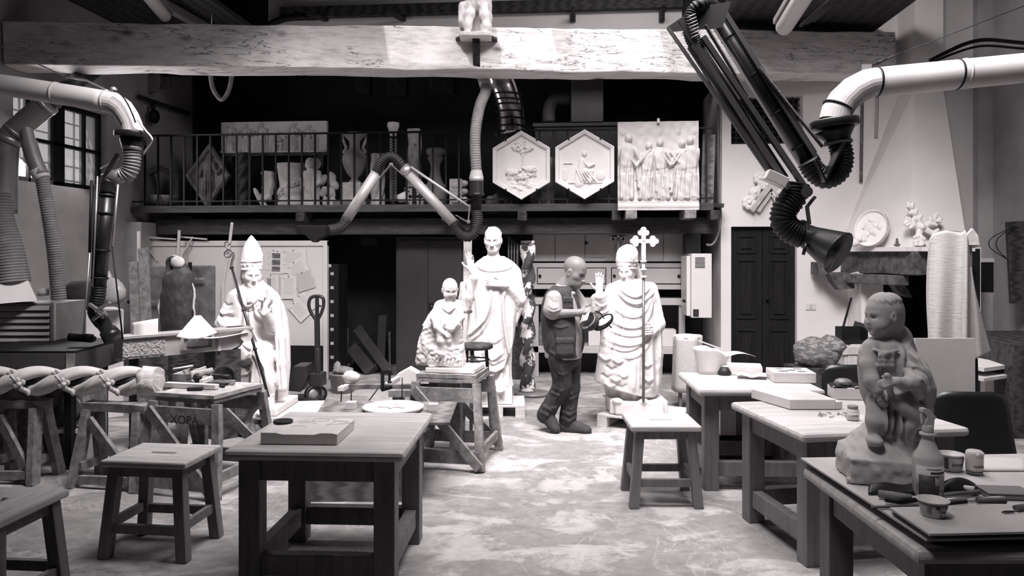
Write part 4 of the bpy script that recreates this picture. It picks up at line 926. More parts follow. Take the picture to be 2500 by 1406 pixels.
# ---------------------------------------------------------------- stools with hand slot
def stool(label, a, b, h=.55, dp=.42):
    ux = b - a; w = ux.length; rz = math.atan2(ux.y, ux.x); t = thing('wooden_stool', label, 'stool', (a.x, a.y,0), rz, 'wooden stools'); th = .038; sl = .075; so = .022
    bm = MB(); cx, cy = w / 2, dp / 2; xs = [0, cx - sl, cx + sl, w]; ys = [0, cy - so * .6, cy + so * .6, dp]
    for i in range(3):
        for j in range(3):
            if (i, j) != (1,1): bm.span((xs[i], ys[j], h - th),(xs[i + 1], ys[j + 1], h))
    bmesh.ops.remove_doubles(bm.bm, verts=bm.bm.verts[:], dist=1e-5)
    dd = {}
    for f in bm.bm.faces: dd.setdefault(tuple(round(q,4) for q in f.calc_center_median()),[]).append(f)
    bmesh.ops.delete(bm.bm, geom=[f for v in dd.values() if len(v) > 1 for f in v], context='FACES')
    mk('seat', bm, wood_table, t, bev=.010)
    legs = {}
    for i,(sx, sy) in enumerate(((0,0),(1,0),(0,1),(1,1))):
        tp = Vector((.065 + sx * (w - .13),.055 + sy * (dp - .11), h - th)); bt = tp + Vector(((2 * sx - 1) * .045,(2 * sy - 1) * .035,-tp.z)); legs[sx, sy] = (tp, bt)
        mk('leg', MB().bar(bt, tp,.062,.062,(0,1,0)), wood_leg_shaded, t, bev=.004)
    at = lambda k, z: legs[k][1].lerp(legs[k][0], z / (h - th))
    for (k1, k2, z, hh) in (((0,0),(1,0), h - th - .03,.055),((0,1),(1,1), h - th - .03,.055),((0,0),(0,1), h - th - .03,.055),((1,0),(1,1), h - th - .03,.055)): mk('apron', MB().bar(at(k1, z), at(k2, z),.028, hh), wood_leg_shaded, t)
    for (k1, k2, z) in (((0,0),(1,0),.165),((0,1),(1,1),.165),((0,0),(0,1),.185),((1,0),(1,1),.185)): mk('stretcher', MB().bar(at(k1, z), at(k2, z),.03,.05), wood_leg_shaded, t)
    return t
stool('slotted wooden stool standing between the low corner seat and the front table', G(243,1124,.55), G(452,1131,.55), dp=.40)
stool('slotted wooden stool alone on the open floor before the bishop with the cross staff', G(1541,1041,.55), G(1714,1041,.55))
c0 = G(171,1192,.55); e1 = Vector((-.36,-.93,0)); e2 = Vector((-.93,.36,0)); e1 = (G(20,1262,.55) - c0).normalized(); 
stool('wooden stool cut off by the lower corner of the picture', c0 + e1 * .47, c0, dp=.42)
# ---------------------------------------------------------------- rough trestles
def trestle_legs(t, w, dp, h, lw=.065, brace=True, mat=None, spl=.10):
    mat = mat or wood_grey; k = {}
    for sx in (0,1):
        for sy in (0,1):
            tp = Vector((sx * w, sy * dp, h)); bt = tp + Vector(((2 * sx - 1) * spl * .6,(2 * sy - 1) * spl,-h)); k[sx, sy] = (tp, bt)
            mk('leg', MB().bar(bt, tp, lw, lw * .75).rough(.006,7,2), mat, t, bev=.003)
    at = lambda a, f: k[a][1].lerp(k[a][0], f)
    for sx in (0,1): mk('stretcher', MB().bar(at((sx,0),.22), at((sx,1),.22),.03,.07).rough(.004,8,2), mat, t)
    if brace:
        for sy in (0,1):
            y = Vector((0,(-.045,.045)[sy],0)); mk('brace', MB().bar(at((0, sy),.92) + y, at((1, sy),.06) + y,.026,.075).rough(.004,8,2), mat, t); mk('rail', MB().bar(at((0, sy),.86) - y * .2, at((1, sy),.86) - y * .2,.03,.11).rough(.005,8,2), mat, t)
            mk('stretcher', MB().bar(at((0, sy),.16) + y * .3, at((1, sy),.16) + y * .3,.03,.10).rough(.004,8,2), mat, t)
    return at
# tool bench on trestle legs
hb = .70; a, rz, w, dp = quad_top((376,958),(521,966),(420,930), hb); dp = max(dp,.40)
w = (G(521,966, hb) - a).length
tb = thing('trestle_bench', 'rough trestle bench crowded with tools, XOPA stencilled on its rail', 'bench', (a.x, a.y,0), rz, 'rough trestle benches')
d_ = G(606,934, hb); vy = (d_ - G(521,966, hb)); sh_ = Vector((vy.dot(CR.normalized()), vy.dot(CF),0)); dep = abs(sh_.y); skew = sh_.x
def skew_board(z0, z1, e=0.): 
    m = MB(); P4 = [(-e,-e),(w + e,-e),(w + e + skew, dep + e),(-e + skew * .9, dep + e)]
    R = Rz(-rz); V = []
    for z in (z0, z1):
        for x, y in P4: V.append(Vector((x, y, z)))
    m._faces(V, [(3,2,1,0),(4,5,6,7),(0,1,5,4),(1,2,6,5),(2,3,7,6),(3,0,4,7)]); return m.rough(.006,12,5)
mk('upper_board', skew_board(hb - .028, hb), M('scarred board', .50,.85, v2=.22, scale=9, thr=(.35,.7), bump=.4), tb)
mk('lower_board', skew_board(hb - .060, hb - .031,-.008), wood_grey, tb)
at = trestle_legs(tb, w + skew * .6, dep, hb - .06)
put_text('XOPA', .085, tb, ink,(w * .55 + .05,-.085, hb - .165), FACE, 'stencil')
# putto stand
hb = .735; a = P(1016,902,5.95); a.z = hb; b_ = P(1163,905,5.85); w = (b_ - a).length; rz = math.atan2((b_ - a).y,(b_ - a).x)
tp_ = thing('trestle_stand', 'rough trestle stand under the half-carved white putto', 'stand', (a.x, a.y,0), rz, 'rough trestle benches'); dep = .46
mk('top_planks', MB().span((0,0, hb - .065),(w, dep, hb - .034)).rough(.006,10,5), wood_grey, tp_); mk('top_planks', MB().span((.0,.0, hb - .03),(w - .01, dep, hb)).rough(.006,12,5), wood_grey, tp_)
trestle_legs(tp_, w, dep, hb - .066); mk('centre_post', MB().span((w * .45,.18,.02),(w * .45 + .09,.27, hb - .07)).rough(.004,9,2), wood_grey, tp_)
pb = thing('base_slab', 'flat white slab under the half-carved putto on its trestle stand', 'slab', (a.x, a.y, hb), rz)
mk('slab', MB().span((.06,.05,.004),(w - .03,.40,.04)), slab_white, pb, bev=.004)
bpy.data.objects['putto_statue'].location.z = hb + .041; bpy.data.objects['putto_statue'].location.y += .02
# trestles under the twisted shaft, one long and one at the edge
def open_trestle(label, p0, w, dp, h, rz):
    t = thing('open_trestle', label, 'trestle', (p0.x, p0.y,0), rz, 'open timber trestles'); mk('crossbeam', MB().span((-.06, dp * .3, h - .06),(w + .06, dp * .7, h)).rough(.008,8,4), wood_grey, t)
    for sx in (0,1):
        for sy in (0,1): mk('leg', MB().bar((sx * w + (2 * sx - 1) * .05,(2 * sy - 1) * .14 + dp / 2,0),(sx * w, dp / 2 + (2 * sy - 1) * .045, h - .05),.05,.085,(0,1,0)).rough(.005,7,2), wood_grey, t)
        mk('stretcher', MB().bar((sx * w, dp / 2 - .13, h * .25),(sx * w, dp / 2 + .13, h * .25),.03,.06), wood_grey, t)
    mk('brace', MB().bar((.02, dp / 2 - .07, h * .8),(w - .02, dp / 2 - .12, h * .2),.03,.07).rough(.004,8,2), wood_grey, t); mk('stretcher', MB().bar((0, dp / 2 - .135, h * .1),(w, dp / 2 - .135, h * .12),.035,.06), wood_grey, t)
    return t
p = G(178,1200); open_trestle('open trestle holding up the middle of the carved spiral shaft', P(190,960,5.35) * 1.0,.42,.30,.60, YAW - .2)
open_trestle('open trestle at the picture edge under the carved spiral shaft', P(-30,960,5.45),.30,.30,.60, YAW - .1)
open_trestle('open trestle behind the tool bench under the end of the spiral shaft', P(330,960,5.75),.34,.30,.60, YAW - .2)
# ---------------------------------------------------------------- pallets
def pallet(label, p, w, dp, rz, h=.125, n=6):
    t = thing('wooden_pallet', label, 'pallet', (p.x, p.y,0), rz, 'pallets under the statues')
    for i in range(n): y = dp * (i + .5) / n; mk('board', MB().box((0, y, h - .011),(w, dp / n * .86,.022)), wood_pale, t, bev=.003)
    for x in (-w / 2 + .05,0, w / 2 - .05):
        mk('runner', MB().span((x - .05,0,.0),(x + .05, dp,.018)), wood_pale, t)
        for y in (.06, dp / 2, dp - .06): mk('block', MB().span((x - .05, y - .055,.018),(x + .05, y + .055, h - .022)), wood_pale, t)
    return t
pallet('pale pallet under the tall standing saint', P(1216,985,7.66),.56,.55, YAW)
pallet('pale pallet under the bishop with the cross staff', P(1545,1000,7.08),.74,.74, YAW - .5)
pallet('pale pallet under the seated bishop', P(655,1000,7.10),.86,.80, YAW + .12)
for n, z in (('standing_saint_statue', .127),('bishop_statue', .127),('seated_bishop_statue', .127)): bpy.data.objects[n].location.z = z
bpy.data.objects['child_statue'].location.z = .785
# ---------------------------------------------------------------- the man: one continuous body, clothes over it
def man():
    d, px0, py0 = 7.05,1378,1052; s = sc(d); q = mapper(px0, py0, s)
    root = thing('person', 'bald man in a dark utility vest walking with bent head, fiddling with a cap', 'person', P(px0, py0, d), YAW); root.location.z = 0
    bx = ((-.36,-.30,0),(.50,.32,1.72))
    HC = q(1404,661,-.02); look = (.80,-.52,-.42)
    # key joints
    shR, elR, wrR = q(1350,725,-.165), q(1346,760,-.20), q(1410,756,-.25)     # near arm
    shL, elL, wrL = q(1398,716,.15), q(1428,762,.10), q(1455,752,-.10)
    hipR, hipL = q(1366,868,-.08), q(1392,868,.09)
    knR, anR = q(1372,935,-.06), q(1330,1014,.02)                              # trailing leg, heel up
    knL, anL = q(1394,945,.02), q(1386,1030,.03)                               # standing leg
    S = Sdf(*bx,.0055)
    head(S, HC, .285, look, fat=1.14)
    S.cone(q(1376,700,.0), q(1392,680,-.01),.085,.078,.03); S.ell(q(1402,690,-.04),(.06,.06,.045),.04)
    S.chain([q(1374,732,0), q(1372,765,0), q(1378,830,0), q(1378,866,0)],[.115,.15,.15,.13],.05); S.cone(shR, shL, .055, None,.04)
    for a, b, c, e in ((shR, elR, wrR, 1),(shL, elL, wrL, 1)): S.cone(a, b,.060,.050,.02); S.cone(b, c,.050,.032,.015)
    for h, k, a in ((hipR, knR, anR),(hipL, knL, anL)): S.cone(h, k,.085,.058,.02); S.cone(k, a,.055,.036,.02)
    hand(S, wrR, (.95,-.05,.28),(-.25,-.75,.65),.19, side=-1, curl=(.75,.8,.85,.9), thumb=.55, wr=.030, r=.0105)
    hand(S, wrL, (-.55,-.75,-.10),(.1,-.35,.95),.18, side=1, curl=(.55,.7,.8,.9), thumb=.6, wr=.030, r=.0105)
    body = mk('body', S.mesh('body'), skin, root)
    # shirt with short sleeves and collar
    S = Sdf(*bx,.007); T = [(870,1330,1420,0,.20),(820,1326,1428,0,.215),(770,1326,1420,0,.21),(735,1330,1410,0,.20),(716,1340,1402,0,.175),(704,1352,1396,0,.13),(694,1362,1392,0,.09)]
    S.stack(rows_px(q, T, s),.02); S.cone(shR, shR.lerp(elR, .72),.080,.094,.03); S.cone(shL, shL.lerp(elL, .8),.085,.088,.03)
    S.chain([q(1360,694,-.05), q(1378,706,-.105), q(1397,713,-.10)],[.016,.02,.018],.015); S.chain([q(1397,713,-.09), q(1404,712,-.02), q(1398,702,.05)],.016,.015)
    S.folds([([q(1335,735), q(1345,745), q(1362,742)],.010,.009),([q(1334,748), q(1346,753), q(1366,748)],.008,.009),([q(1338,722), q(1348,732), q(1358,730)],.010,-.007),([q(1406,722), q(1412,750), q(1420,790)],.012,-.010)],-.05,.05)
    S.cone(HC, q(1390,696,-.01),.10,.074,.01, 's')
    mk('shirt', S.mesh('shirt'), shirt_m, root)
    # trousers
    S = Sdf(*bx,.007); S.stack(rows_px(q,[(880,1338,1416,0,.17),(850,1334,1420,0,.18),(838,1334,1420,0,.18)], s),.02)
    S.ell(q(1380,872,0),(.13,.17,.10),.04)
    for h, k, a, w0 in ((hipR, knR, anR, .095),(hipL, knL, anL, .095)):
        S.cone(h, k,.118,.086,.03); S.cone(k, a,.086,.074,.03); S.cone(a.lerp(k,.06), a.lerp(k,.22),.080,.080,.02)
        for i, f in enumerate((.12,.3,.9,.75)): p = a.lerp(k, f); S.chain([p + Vector((-.06,-.055,.012)), p + Vector((0,-.088,-.01)), p + Vector((.06,-.055,.014))],.012,.02)
    S.folds([([q(1362,880), q(1372,910), q(1380,935)],.012,.010),([q(1350,890), q(1362,930), q(1352,965)],.012,-.010),([q(1345,985), q(1352,990), q(1362,984)],.010,.012),([q(1395,890), q(1398,930), q(1400,970)],.012,-.010),([q(1384,990), q(1394,996), q(1404,988)],.010,.010),([q(1356,900), q(1372,906), q(1388,898)],.010,.009)],.0,.06)
    mk('trousers', S.mesh('trousers'), trouser_m, root)
    # vest: longer shell over the shirt, open at the chest, armholes cut
    S = Sdf(*bx,.007); T = [(866,1334,1417,0,.222),(850,1328,1424,0,.232),(815,1322,1432,0,.238),(770,1319,1426,0,.232),(735,1323,1414,0,.218),(716,1330,1406,0,.205),(705,1338,1402,0,.185),(695,1350,1396,0,.135)]
    S.stack(rows_px(q, T, s),.02)
    # armholes and the open front wedge
    S.cone(q(1345,737,-.34), q(1345,737,-.16),.080,.074,.015, 's'); S.cone(q(1398,728,.30), q(1398,728,.15),.080, None,.02, 's')
    S.cone(HC, q(1388,696,-.01),.105,.084,.01, 's')
    # front edges diverge from the collar
    S.chain([q(1401,712,-.13), q(1409,745,-.155), q(1416,790,-.17), q(1414,850,-.16)],[.035,.05,.06,.05],.02, 's')
    S.chain([q(1420,712,-.02), q(1440,760,-.05), q(1446,830,-.05)],[.03,.045,.045],.02, 's')
    S.folds([([q(1330,760), q(1336,810), q(1332,850)],.014,.010),([q(1345,790), q(1352,830), q(1346,860)],.012,-.010),([q(1340,780), q(1360,792), q(1386,786)],.012,.009),([q(1336,850), q(1360,858), q(1390,852)],.012,.010),([q(1332,715), q(1340,740), q(1336,770)],.012,.010)],-.04,.06)
    # pockets standing proud
    for x, z, w2, h2, y in ((1375,838,21,18,-.222),(1383,737,11,12,-.205)):
        S.box(q(x, z, y),(w2 * s,.022, h2 * s),.015,.012); S.box(q(x, z - h2 * .85, y - .012),(w2 * s * 1.05,.016,6.5 * s),.008,.004)
    S.cone(q(1375,826,-.27), q(1375,852,-.27),.006, None,.006, 's')
    S.noise(.0016,45,8)
    mk('vest', S.mesh('vest'), vest_m, root)
    # shoes
    def shoe(heel, toe, tilt):
        f = (toe - heel); L = f.length; f.normalize(); up = Vector((0,0,1)); up = (up - f * up.dot(f)).normalized(); x = f.cross(up)
        S = Sdf([min(heel[i], toe[i]) - .12 for i in range(3)],[max(heel[i], toe[i]) + .14 for i in range(3)],.005); w = lambda a, b, c: heel + f * a * L + x * b + up * c; R = [list(r) for r in Matrix((f, x, up)).transposed()]
        S.cone(w(.14,0,.05), w(.86,0,.042),.046,.044,.02); S.ell(w(.80,0,.045),(.075,.05,.042),.02, 'u', R); S.chain([w(.12,0,.06), w(.14,0,.125)],[.045,.046],.02); S.chain([w(.2,0,.10), w(.62,0,.07)],[.045,.04],.03)
        S.box(w(.46,0,-.02),(L * .6,.08,.034),.004,.004, 's', R)
        so = Sdf(S.lo,[a + b * S.h for a, b in zip(S.lo, S.n)],.005); so.cone(w(.10,0,.016), w(.40,0,.014),.042,.040,.01); so.cone(w(.40,0,.014), w(.92,0,.016),.040,.044,.01); so.box(w(.5,0,.042),(L * .7,.08,.016),.002,.002, 's', R); so.box(w(.5,0,-.03),(L * .7,.08,.032),.002,.002, 's', R)
        o = mk('shoe', S.mesh('shoe'), shoe_m, root); mk('sole', so.mesh('sole'), black_rubber, o)
        b = MB()
        for u, v in (((.36,.075),(.50,.055)),((.50,.055),(.60,.03)),((.36,.075),(.44,.028))): b.tube([w(u[0],-.052 * (-1 if x.y > 0 else 1) * 1, u[1]), w(v[0],-.052 * (-1 if x.y > 0 else 1), v[1])],.006,6)
        mk('stripe', b, shirt_m, o)
    shoe(q(1316,1014,.02), q(1352,1056,-.05) + Vector((0,0,.02)),1); shoe(q(1368,1052,.03), q(1438,1056,-.05),0)
    return root
man()
# the cap with ear defenders hanging from his hands
d = 7.05 - .22; s = sc(d); cp = thing('flapped_hat', 'dark work hat with a hanging flap held in the hands of the man', 'hat', P(1447,806, d), YAW); q = mapper(1447,806, s)
felt = M('felt', .06,.85, var=.3, scale=20)
DR = lambda v: Vector((0,0,1)).rotation_difference(Vector(v)).to_matrix()
def shell(c, r, R, th=.006, a1=1.75):
    return MB().grid(20,12, lambda u, v: c + R @ Vector((r[0] * math.sin(v * a1) * math.cos(2 * PI * u), r[1] * math.sin(v * a1) * math.sin(2 * PI * u), r[2] * math.cos(v * a1))), th)
mk('crown', shell(q(1437,785,-.02),(.075,.095,.085), DR((.72,.45,-.45))), felt, cp); mk('lining', shell(q(1436,784,-.02),(.066,.086,.06), DR((.72,.45,-.45))), shirt_m, cp)
mk('ear_flap', shell(q(1472,786,-.01),(.060,.105,.05), DR((.45,.55,-.62))), M('dark felt', .02,.8), cp); mk('pad', MB().ball(q(1474,782,-.03),(.045,.08,.012),14, DR((.45,.55,-.62))), paper, cp)
mk('strap', MB().tube(crv([q(1452,758,-.04), q(1466,766,-.03), q(1483,790,-.02), q(1493,800,-.01)],5),.006,8), black_rubber, cp); mk('rag', MB().grid(6,6, lambda u, v: q(1420 + 18 * u - 6 * v,768 + 20 * v - 8 * u,-.06 + .015 * math.sin(u * 4)),.003), paper, cp)
# ---------------------------------------------------------------- things on the gallery
ZG = zt + .002
def at_g(px, Y, z=ZG): p = onY(px,495, Y); return Vector((p.x, Y, z))
def sg(Y, px=1000): return Y / ray(px,500).y / FPX
def spiral(mb, h, r, turns, lobes=4, amp=.18, n=40, nz=60, c=(0,0,0), sharp=1., a0=0., taper=1.):
    c = Vector(c); rings = []
    for i in range(nz + 1):
        z = h * i / nz; ring = []
        for j in range(n):
            th = 2 * PI * j / n; w = math.cos(lobes * th - turns * 2 * PI * lobes * z / h + a0); w = math.copysign(abs(w) ** sharp, w)
            rr = r * (1 + amp * w) * (1 + (taper - 1) * i / nz); ring.append(mb.bm.verts.new(c + Vector((rr * math.cos(th), rr * math.sin(th), z))))
        rings.append(ring)
    for a, b in zip(rings, rings[1:]):
        for j in range(n): F = mb.bm.faces.new((a[j], a[(j + 1) % n], b[(j + 1) % n], b[j])); F.smooth = True
    mb.bm.faces.new(list(reversed(rings[0]))); mb.bm.faces.new(rings[-1]); return mb
# --- hexagonal plaques and the square relief hung along the front of the railing
def hexdist(x, y, w, h):
    yy = np.abs(y - h / 2); sl = (h / 4) / (w / 2); return np.minimum(w / 2 - np.abs(x),(h / 2 - np.abs(x) * sl - yy) / math.sqrt(1 + sl * sl))
def hexplaque(px0, px1, py0, py1, label, carve):
    Y = YG - .10; a, b = onY(px0,400, Y), onY(px1,400, Y); h = onY(1300, py0, Y).z - onY(1300, py1, Y).z; w = b.x - a.x
    R = Relief(w, h,.0048); carve(R, w, h)
    D = hexdist(R.x, R.y, w, h); m = np.clip((D - .045) / .01,0,1); fr = np.where(D < .022,.055, np.where(D < .034,.042, np.where(D < .046,.05 - (D - .034) * 1.6,.012)))
    R.H = (R.H * m + np.where(m < 1, fr,0) * (1 - m)).astype(np.float32)
    t = thing('hexagonal_relief', label, 'relief', ((a.x + b.x) / 2, Y, onY(1300, py1, Y).z),0, 'hexagonal plaster reliefs'); mk('slab', R.slab('hex', .05, lambda x, y: hexdist(x, y, w, h)), plaster, t)
    for sx in (-1,1):
        for f in (.14,.86): mk('clip', MB().box((sx * w * .27,-.035, h * f + (0)),(.022,.06,.022)), iron, t)
    return t
def carve_tree(R, w, h):
    c = .0; rng = random.Random(2)
    for i in range(46): a = rng.uniform(0,6.3); r = rng.uniform(0,1) ** .6; R.ell((.02 + .13 * r * math.cos(a), h * .77 + .075 * r * math.sin(a)),.022,.018,.040,.004, a)
    R.cap((.02, h * .50),(.02, h * .72),.018,.012,.03); R.cap((.02, h * .62),(-.03, h * .70),.008,.006,.02); R.cap((.02, h * .62),(.08, h * .70),.008,.006,.02)
    for cx, cz, f in ((-.12,.40,1),(.12,.44,-1),(.02,.33,1)):                       # plain flock of sheep on a hillside
        R.ell((cx, h * cz),.085,.045,.045); R.ell((cx + .10 * f, h * cz + .02),.030,.024,.04,.006,.4 * f)
        for dx in (-.05,-.02,.04,.065): R.cap((cx + dx, h * cz - .03),(cx + dx, h * cz - .085),.012,.009,.03)
        for i in range(14): R.ell((cx + rng.uniform(-.07,.07), h * cz + rng.uniform(-.03,.03)),.016,.014,.052,.004)
    for i in range(60): x = rng.uniform(-.35,.35); R.ell((x, h * rng.uniform(.03,.24)), rng.uniform(.03,.07), rng.uniform(.012,.03), rng.uniform(.01,.03),.01, rng.uniform(-.6,.6))
def carve_seated(R, w, h):
    R.add(lambda x, y: .0 * x + .002 * np.sin(x * 30) * np.sin(y * 25)); R.figure(-.02, h * .24, h * .50,.04, seat=True); R.cap((-.20, h * .24),(.22, h * .24),.012,.012,.02); R.ell((.20, h * .34),.06,.07,.03); R.cap((-.26, h * .52),(-.16, h * .52),.01,.008,.02); R.cap((-.25, h * .30),(-.25, h * .42),.03,.03,.015)
    for i in range(5): R.cap((-.10 + .03 * i, h * .42),(-.04 + .045 * i, h * .26),.012,.014,.044)
hexplaque(1204,1343,320,487, 'white hexagonal relief with a leafy tree over a flock, hung on the gallery rail', carve_tree)
hexplaque(1356,1499,319,487, 'white hexagonal relief of one seated draped figure, hung between two other reliefs', carve_seated)
Y = YG - .12; a, b = onY(1508,400, Y), onY(1705,400, Y); zb_ = onY(1600,513, Y).z; h = onY(1600,297, Y).z - zb_; w = b.x - a.x
R = Relief(w, h,.005,.02); rng = random.Random(5)
for x in (-.44,-.20,.02,.24,.44): R.ell((x, h * .88),.05,.065,.035); R.cap((x, h * .70),(x, h * .80),.08,.06,.025)
for x, hh, f, l in ((-.40,.74,1,.02),(-.17,.64,-1,.10),(.06,.68,1,-.08),(.27,.66,-1,.06),(.43,.70,-1,-.03)): R.figure(x, h * .13, h * hh,.10, l, f,.9)
for i in range(12): x = rng.uniform(-.45,.45); R.cap((x, h * rng.uniform(.3,.5)),(x + rng.uniform(-.06,.06), h * rng.uniform(.14,.26)),.018,.026,.085)
R.cap((-.5, h * .045),(.5, h * .045),.06,.06,.07); R.add(lambda x, y: .006 * np.sin(x * 42 + y * 13) * np.sin(y * 31 - x * 8) * (y > h * .14)); R.H = np.where((R.y < h * .1), np.maximum(R.H, .06), R.H)
t = thing('square_relief', 'large square relief crowded with standing draped figures, resting on two beam ends', 'relief', ((a.x + b.x) / 2, Y, zb_)); mk('slab', R.slab('sq', .07), M('relief plaster', .62,.85, var=.12, scale=7, bump=.2, bscale=40), t); mk('clip', MB().box((.0,-.03, h - .0),(.03,.08,.06)), steel, t)
for px in (1540,1683): p = onY(px,515, Y); mk('beam_end', MB().span((p.x - .07, Y - .10, zb_ - .105),(p.x + .07, YG + .3, zb_ - .002)).rough(.004,9,2), wood_grey, gal, True)
# --- long frieze on a rough rack
Y = 10.15; a, b = onY(541,340, Y), onY(798,340, Y); zf, zf2 = onY(670,373, Y).z, onY(670,297, Y).z; h = zf2 - zf; w = b.x - a.x
R = Relief(w, h,.006,.012); xs = np.linspace(-w / 2 + .14, w / 2 - .26,6)
for i, x in enumerate(xs): R.figure(float(x),.03, h * (.92,.86,.90,.66,.88,.8)[i],.06,.02,(1,1,-1,1,1,-1)[i],.7, seat=i in (3,))
R.cap((-w / 2,.012),(w / 2,.012),.02,.02,.045)
for x in (-.42,-.1,.16,.40,.62): R.cap((x,.03),(x + .01, h * .5),.02,.014,.035)
t = thing('long_frieze', 'long grey relief frieze of working figures propped high behind the railing', 'relief', ((a.x + b.x) / 2, Y, zf)); mk('slab', R.slab('frieze', .06), M('frieze plaster', .48,.85, var=.15, scale=6, bump=.2), t)
b_ = MB()
for x in (a.x + .1, b.x - .1): b_.span((x - .05, Y + .0, ZG),(x + .05, Y + .22, zf))
b_.span((a.x, Y - .02, zf - .045),(b.x, Y + .24, zf - .002)); solo('timber_rack', b_, wood_dark, 'dark timber rack on the gallery carrying the long frieze', 'rack', world=True)
# --- diamond relief
Y = 9.95; s = sg(Y, 505); w, h = 113 * s,157 * s; R = Relief(w, h,.006); R.figure(0, h * .12, h * .74,.07,0,1,.9); R.folds(-w * .2, w * .2, h * .1, h * .5,7,.010)
dd = lambda x, y: (1 - np.abs(x) / (w / 2) - np.abs(y - h / 2) / (h / 2)) * .33; D = dd(R.x, R.y); R.H = np.where(D < .06,.07 - np.abs(D - .03) * .9, R.H).astype(np.float32)
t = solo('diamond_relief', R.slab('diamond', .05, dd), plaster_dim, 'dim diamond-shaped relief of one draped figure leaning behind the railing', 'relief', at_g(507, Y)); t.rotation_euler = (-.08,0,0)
# --- other casts and fragments, from one end to the other
def lathe_px(prof, cx, Y, py_base, s): return [(r * s,(py_base - y) * s) for r, y in prof]
Y = 10.0; s = sg(Y, 380); b = MB(); R6 = [(math.cos(PI / 3 * i + .5), math.sin(PI / 3 * i + .5)) for i in range(7)]
for i in range(6): p, q = R6[i], R6[i + 1]; b.bar((p[0] * 52 * s,0,50 * s + p[1] * 46 * s),(q[0] * 52 * s,0,50 * s + q[1] * 46 * s),.07,.075)
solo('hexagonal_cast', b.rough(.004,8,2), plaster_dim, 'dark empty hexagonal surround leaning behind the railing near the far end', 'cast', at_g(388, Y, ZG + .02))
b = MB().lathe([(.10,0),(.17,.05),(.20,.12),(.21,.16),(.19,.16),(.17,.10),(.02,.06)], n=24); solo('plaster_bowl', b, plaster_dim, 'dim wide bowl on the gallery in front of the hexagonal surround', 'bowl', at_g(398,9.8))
b = spiral(MB(),130 * s,15 * s,1.2,3,.16); solo('twisted_shaft', b, M('dark cast shaft', .03,.6, var=.4, scale=5), 'dark twisted shaft standing behind the railing beside the diamond relief', 'shaft', at_g(596,9.9), group='twisted shafts on the gallery')
Y = 9.85; s = sg(Y, 650)
S = Sdf((-.2,-.1,0),(.2,.14,.56),.01); S.box((.02,.04,.36),(.085,.04,.14),.03,0); S.chain([(.03,.02,.2),(-.04,0,.12),(-.02,0,.02)],.05,.02); S.chain([(-.14,-.03,.24),(-.06,-.04,.1),(.02,-.04,.0)],[.02,.03,.035],.02, sm=4); S.ell((.05,-.04,.12),(.06,.05,.05),.02); S.ell((.08,-.03,.2),(.04,.04,.06),.02); S.noise(.006,45,1)
solo('leaf_fragment', S.mesh('frag'), plaster_old, 'broken cast fragment with a curled leaf and a pale upright stub, behind the railing', 'fragment', at_g(648, Y))
b = MB().lathe(lathe_px([(34,500),(36,490),(33,486),(33,470),(36,466),(36,460),(30,450),(34,420),(36,405),(38,400),(38,394),(30,393)],0,0,500, s), n=28)
th = thing('carved_tub', 'round carved tub with a slanting decorated band behind the railing', 'tub', at_g(714,9.95)); mk('body', b, plaster_old, th)
b = MB().grid(20,4, lambda u, v: Vector((34.6 * s * math.cos(-PI * .95 + u * PI * .8),34.6 * s * math.sin(-PI * .95 + u * PI * .8),(8 + u * 52 + v * 22) * s)),.015); mk('band', b, plaster_old, th)
for i in range(6): u = (i + .5) / 6; a_ = -PI * .95 + u * PI * .8; mk('boss', MB().ball((36.5 * s * math.cos(a_),36.5 * s * math.sin(a_),(19 + u * 52) * s),(.026,.02,.03),8), plaster_old, th)
# small haloed child
S = Sdf((-.2,-.16,0),(.2,.18,.72),.007); q = mapper(760,500, s); S.stack(rows_px(q,[(500,736,782,0,.1),(485,742,780,0,.09),(450,742,782,0,.09),(420,744,780,0,.085),(410,750,774,0,.06)], s),.02)
S.folds([([q(750 + 6 * i,425), q(749 + 6 * i,460), q(748 + 7 * i,496)],.008,(.012,-.010)[i % 2]) for i in range(6)],.0); S.chain([q(745,418), q(740,440,-.04), q(742,458,-.08)],[.03,.025,.02],.01); S.chain([q(778,418), q(784,440,-.03), q(775,452,-.09)],[.035,.04,.025],.01)
S.cone(q(761,412), q(760,400),.03,.03,.01); head(S, q(757,396,-.01),.155,(-.35,-1,-.1), child=True, hair='crop'); S.ell(q(766,396,.06),(.085,.02,.085),.005)
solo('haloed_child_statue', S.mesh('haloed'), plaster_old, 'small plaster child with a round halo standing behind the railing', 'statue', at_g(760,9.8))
S = Sdf((-.18,-.1,0),(.18,.12,.5),.009)
for i,(x, z, a_) in enumerate(((-.07,.36,.5),(.05,.40,-.3),(.08,.30,-.8),(-.06,.2,.3),(.05,.18,-.2),(-.03,.06,0),(.07,.05,0))): S.ell((x,-.02, z),(.055,.045,.085),.015, 'u', [list(r) for r in Euler((0, a_, 0)).to_matrix()])
S.noise(.008,38,4); solo('acanthus_fragment', S.mesh('acanthus'), plaster_old, 'folded leaf ornament cast standing between the haloed child and the amphora', 'fragment', at_g(802,9.85))
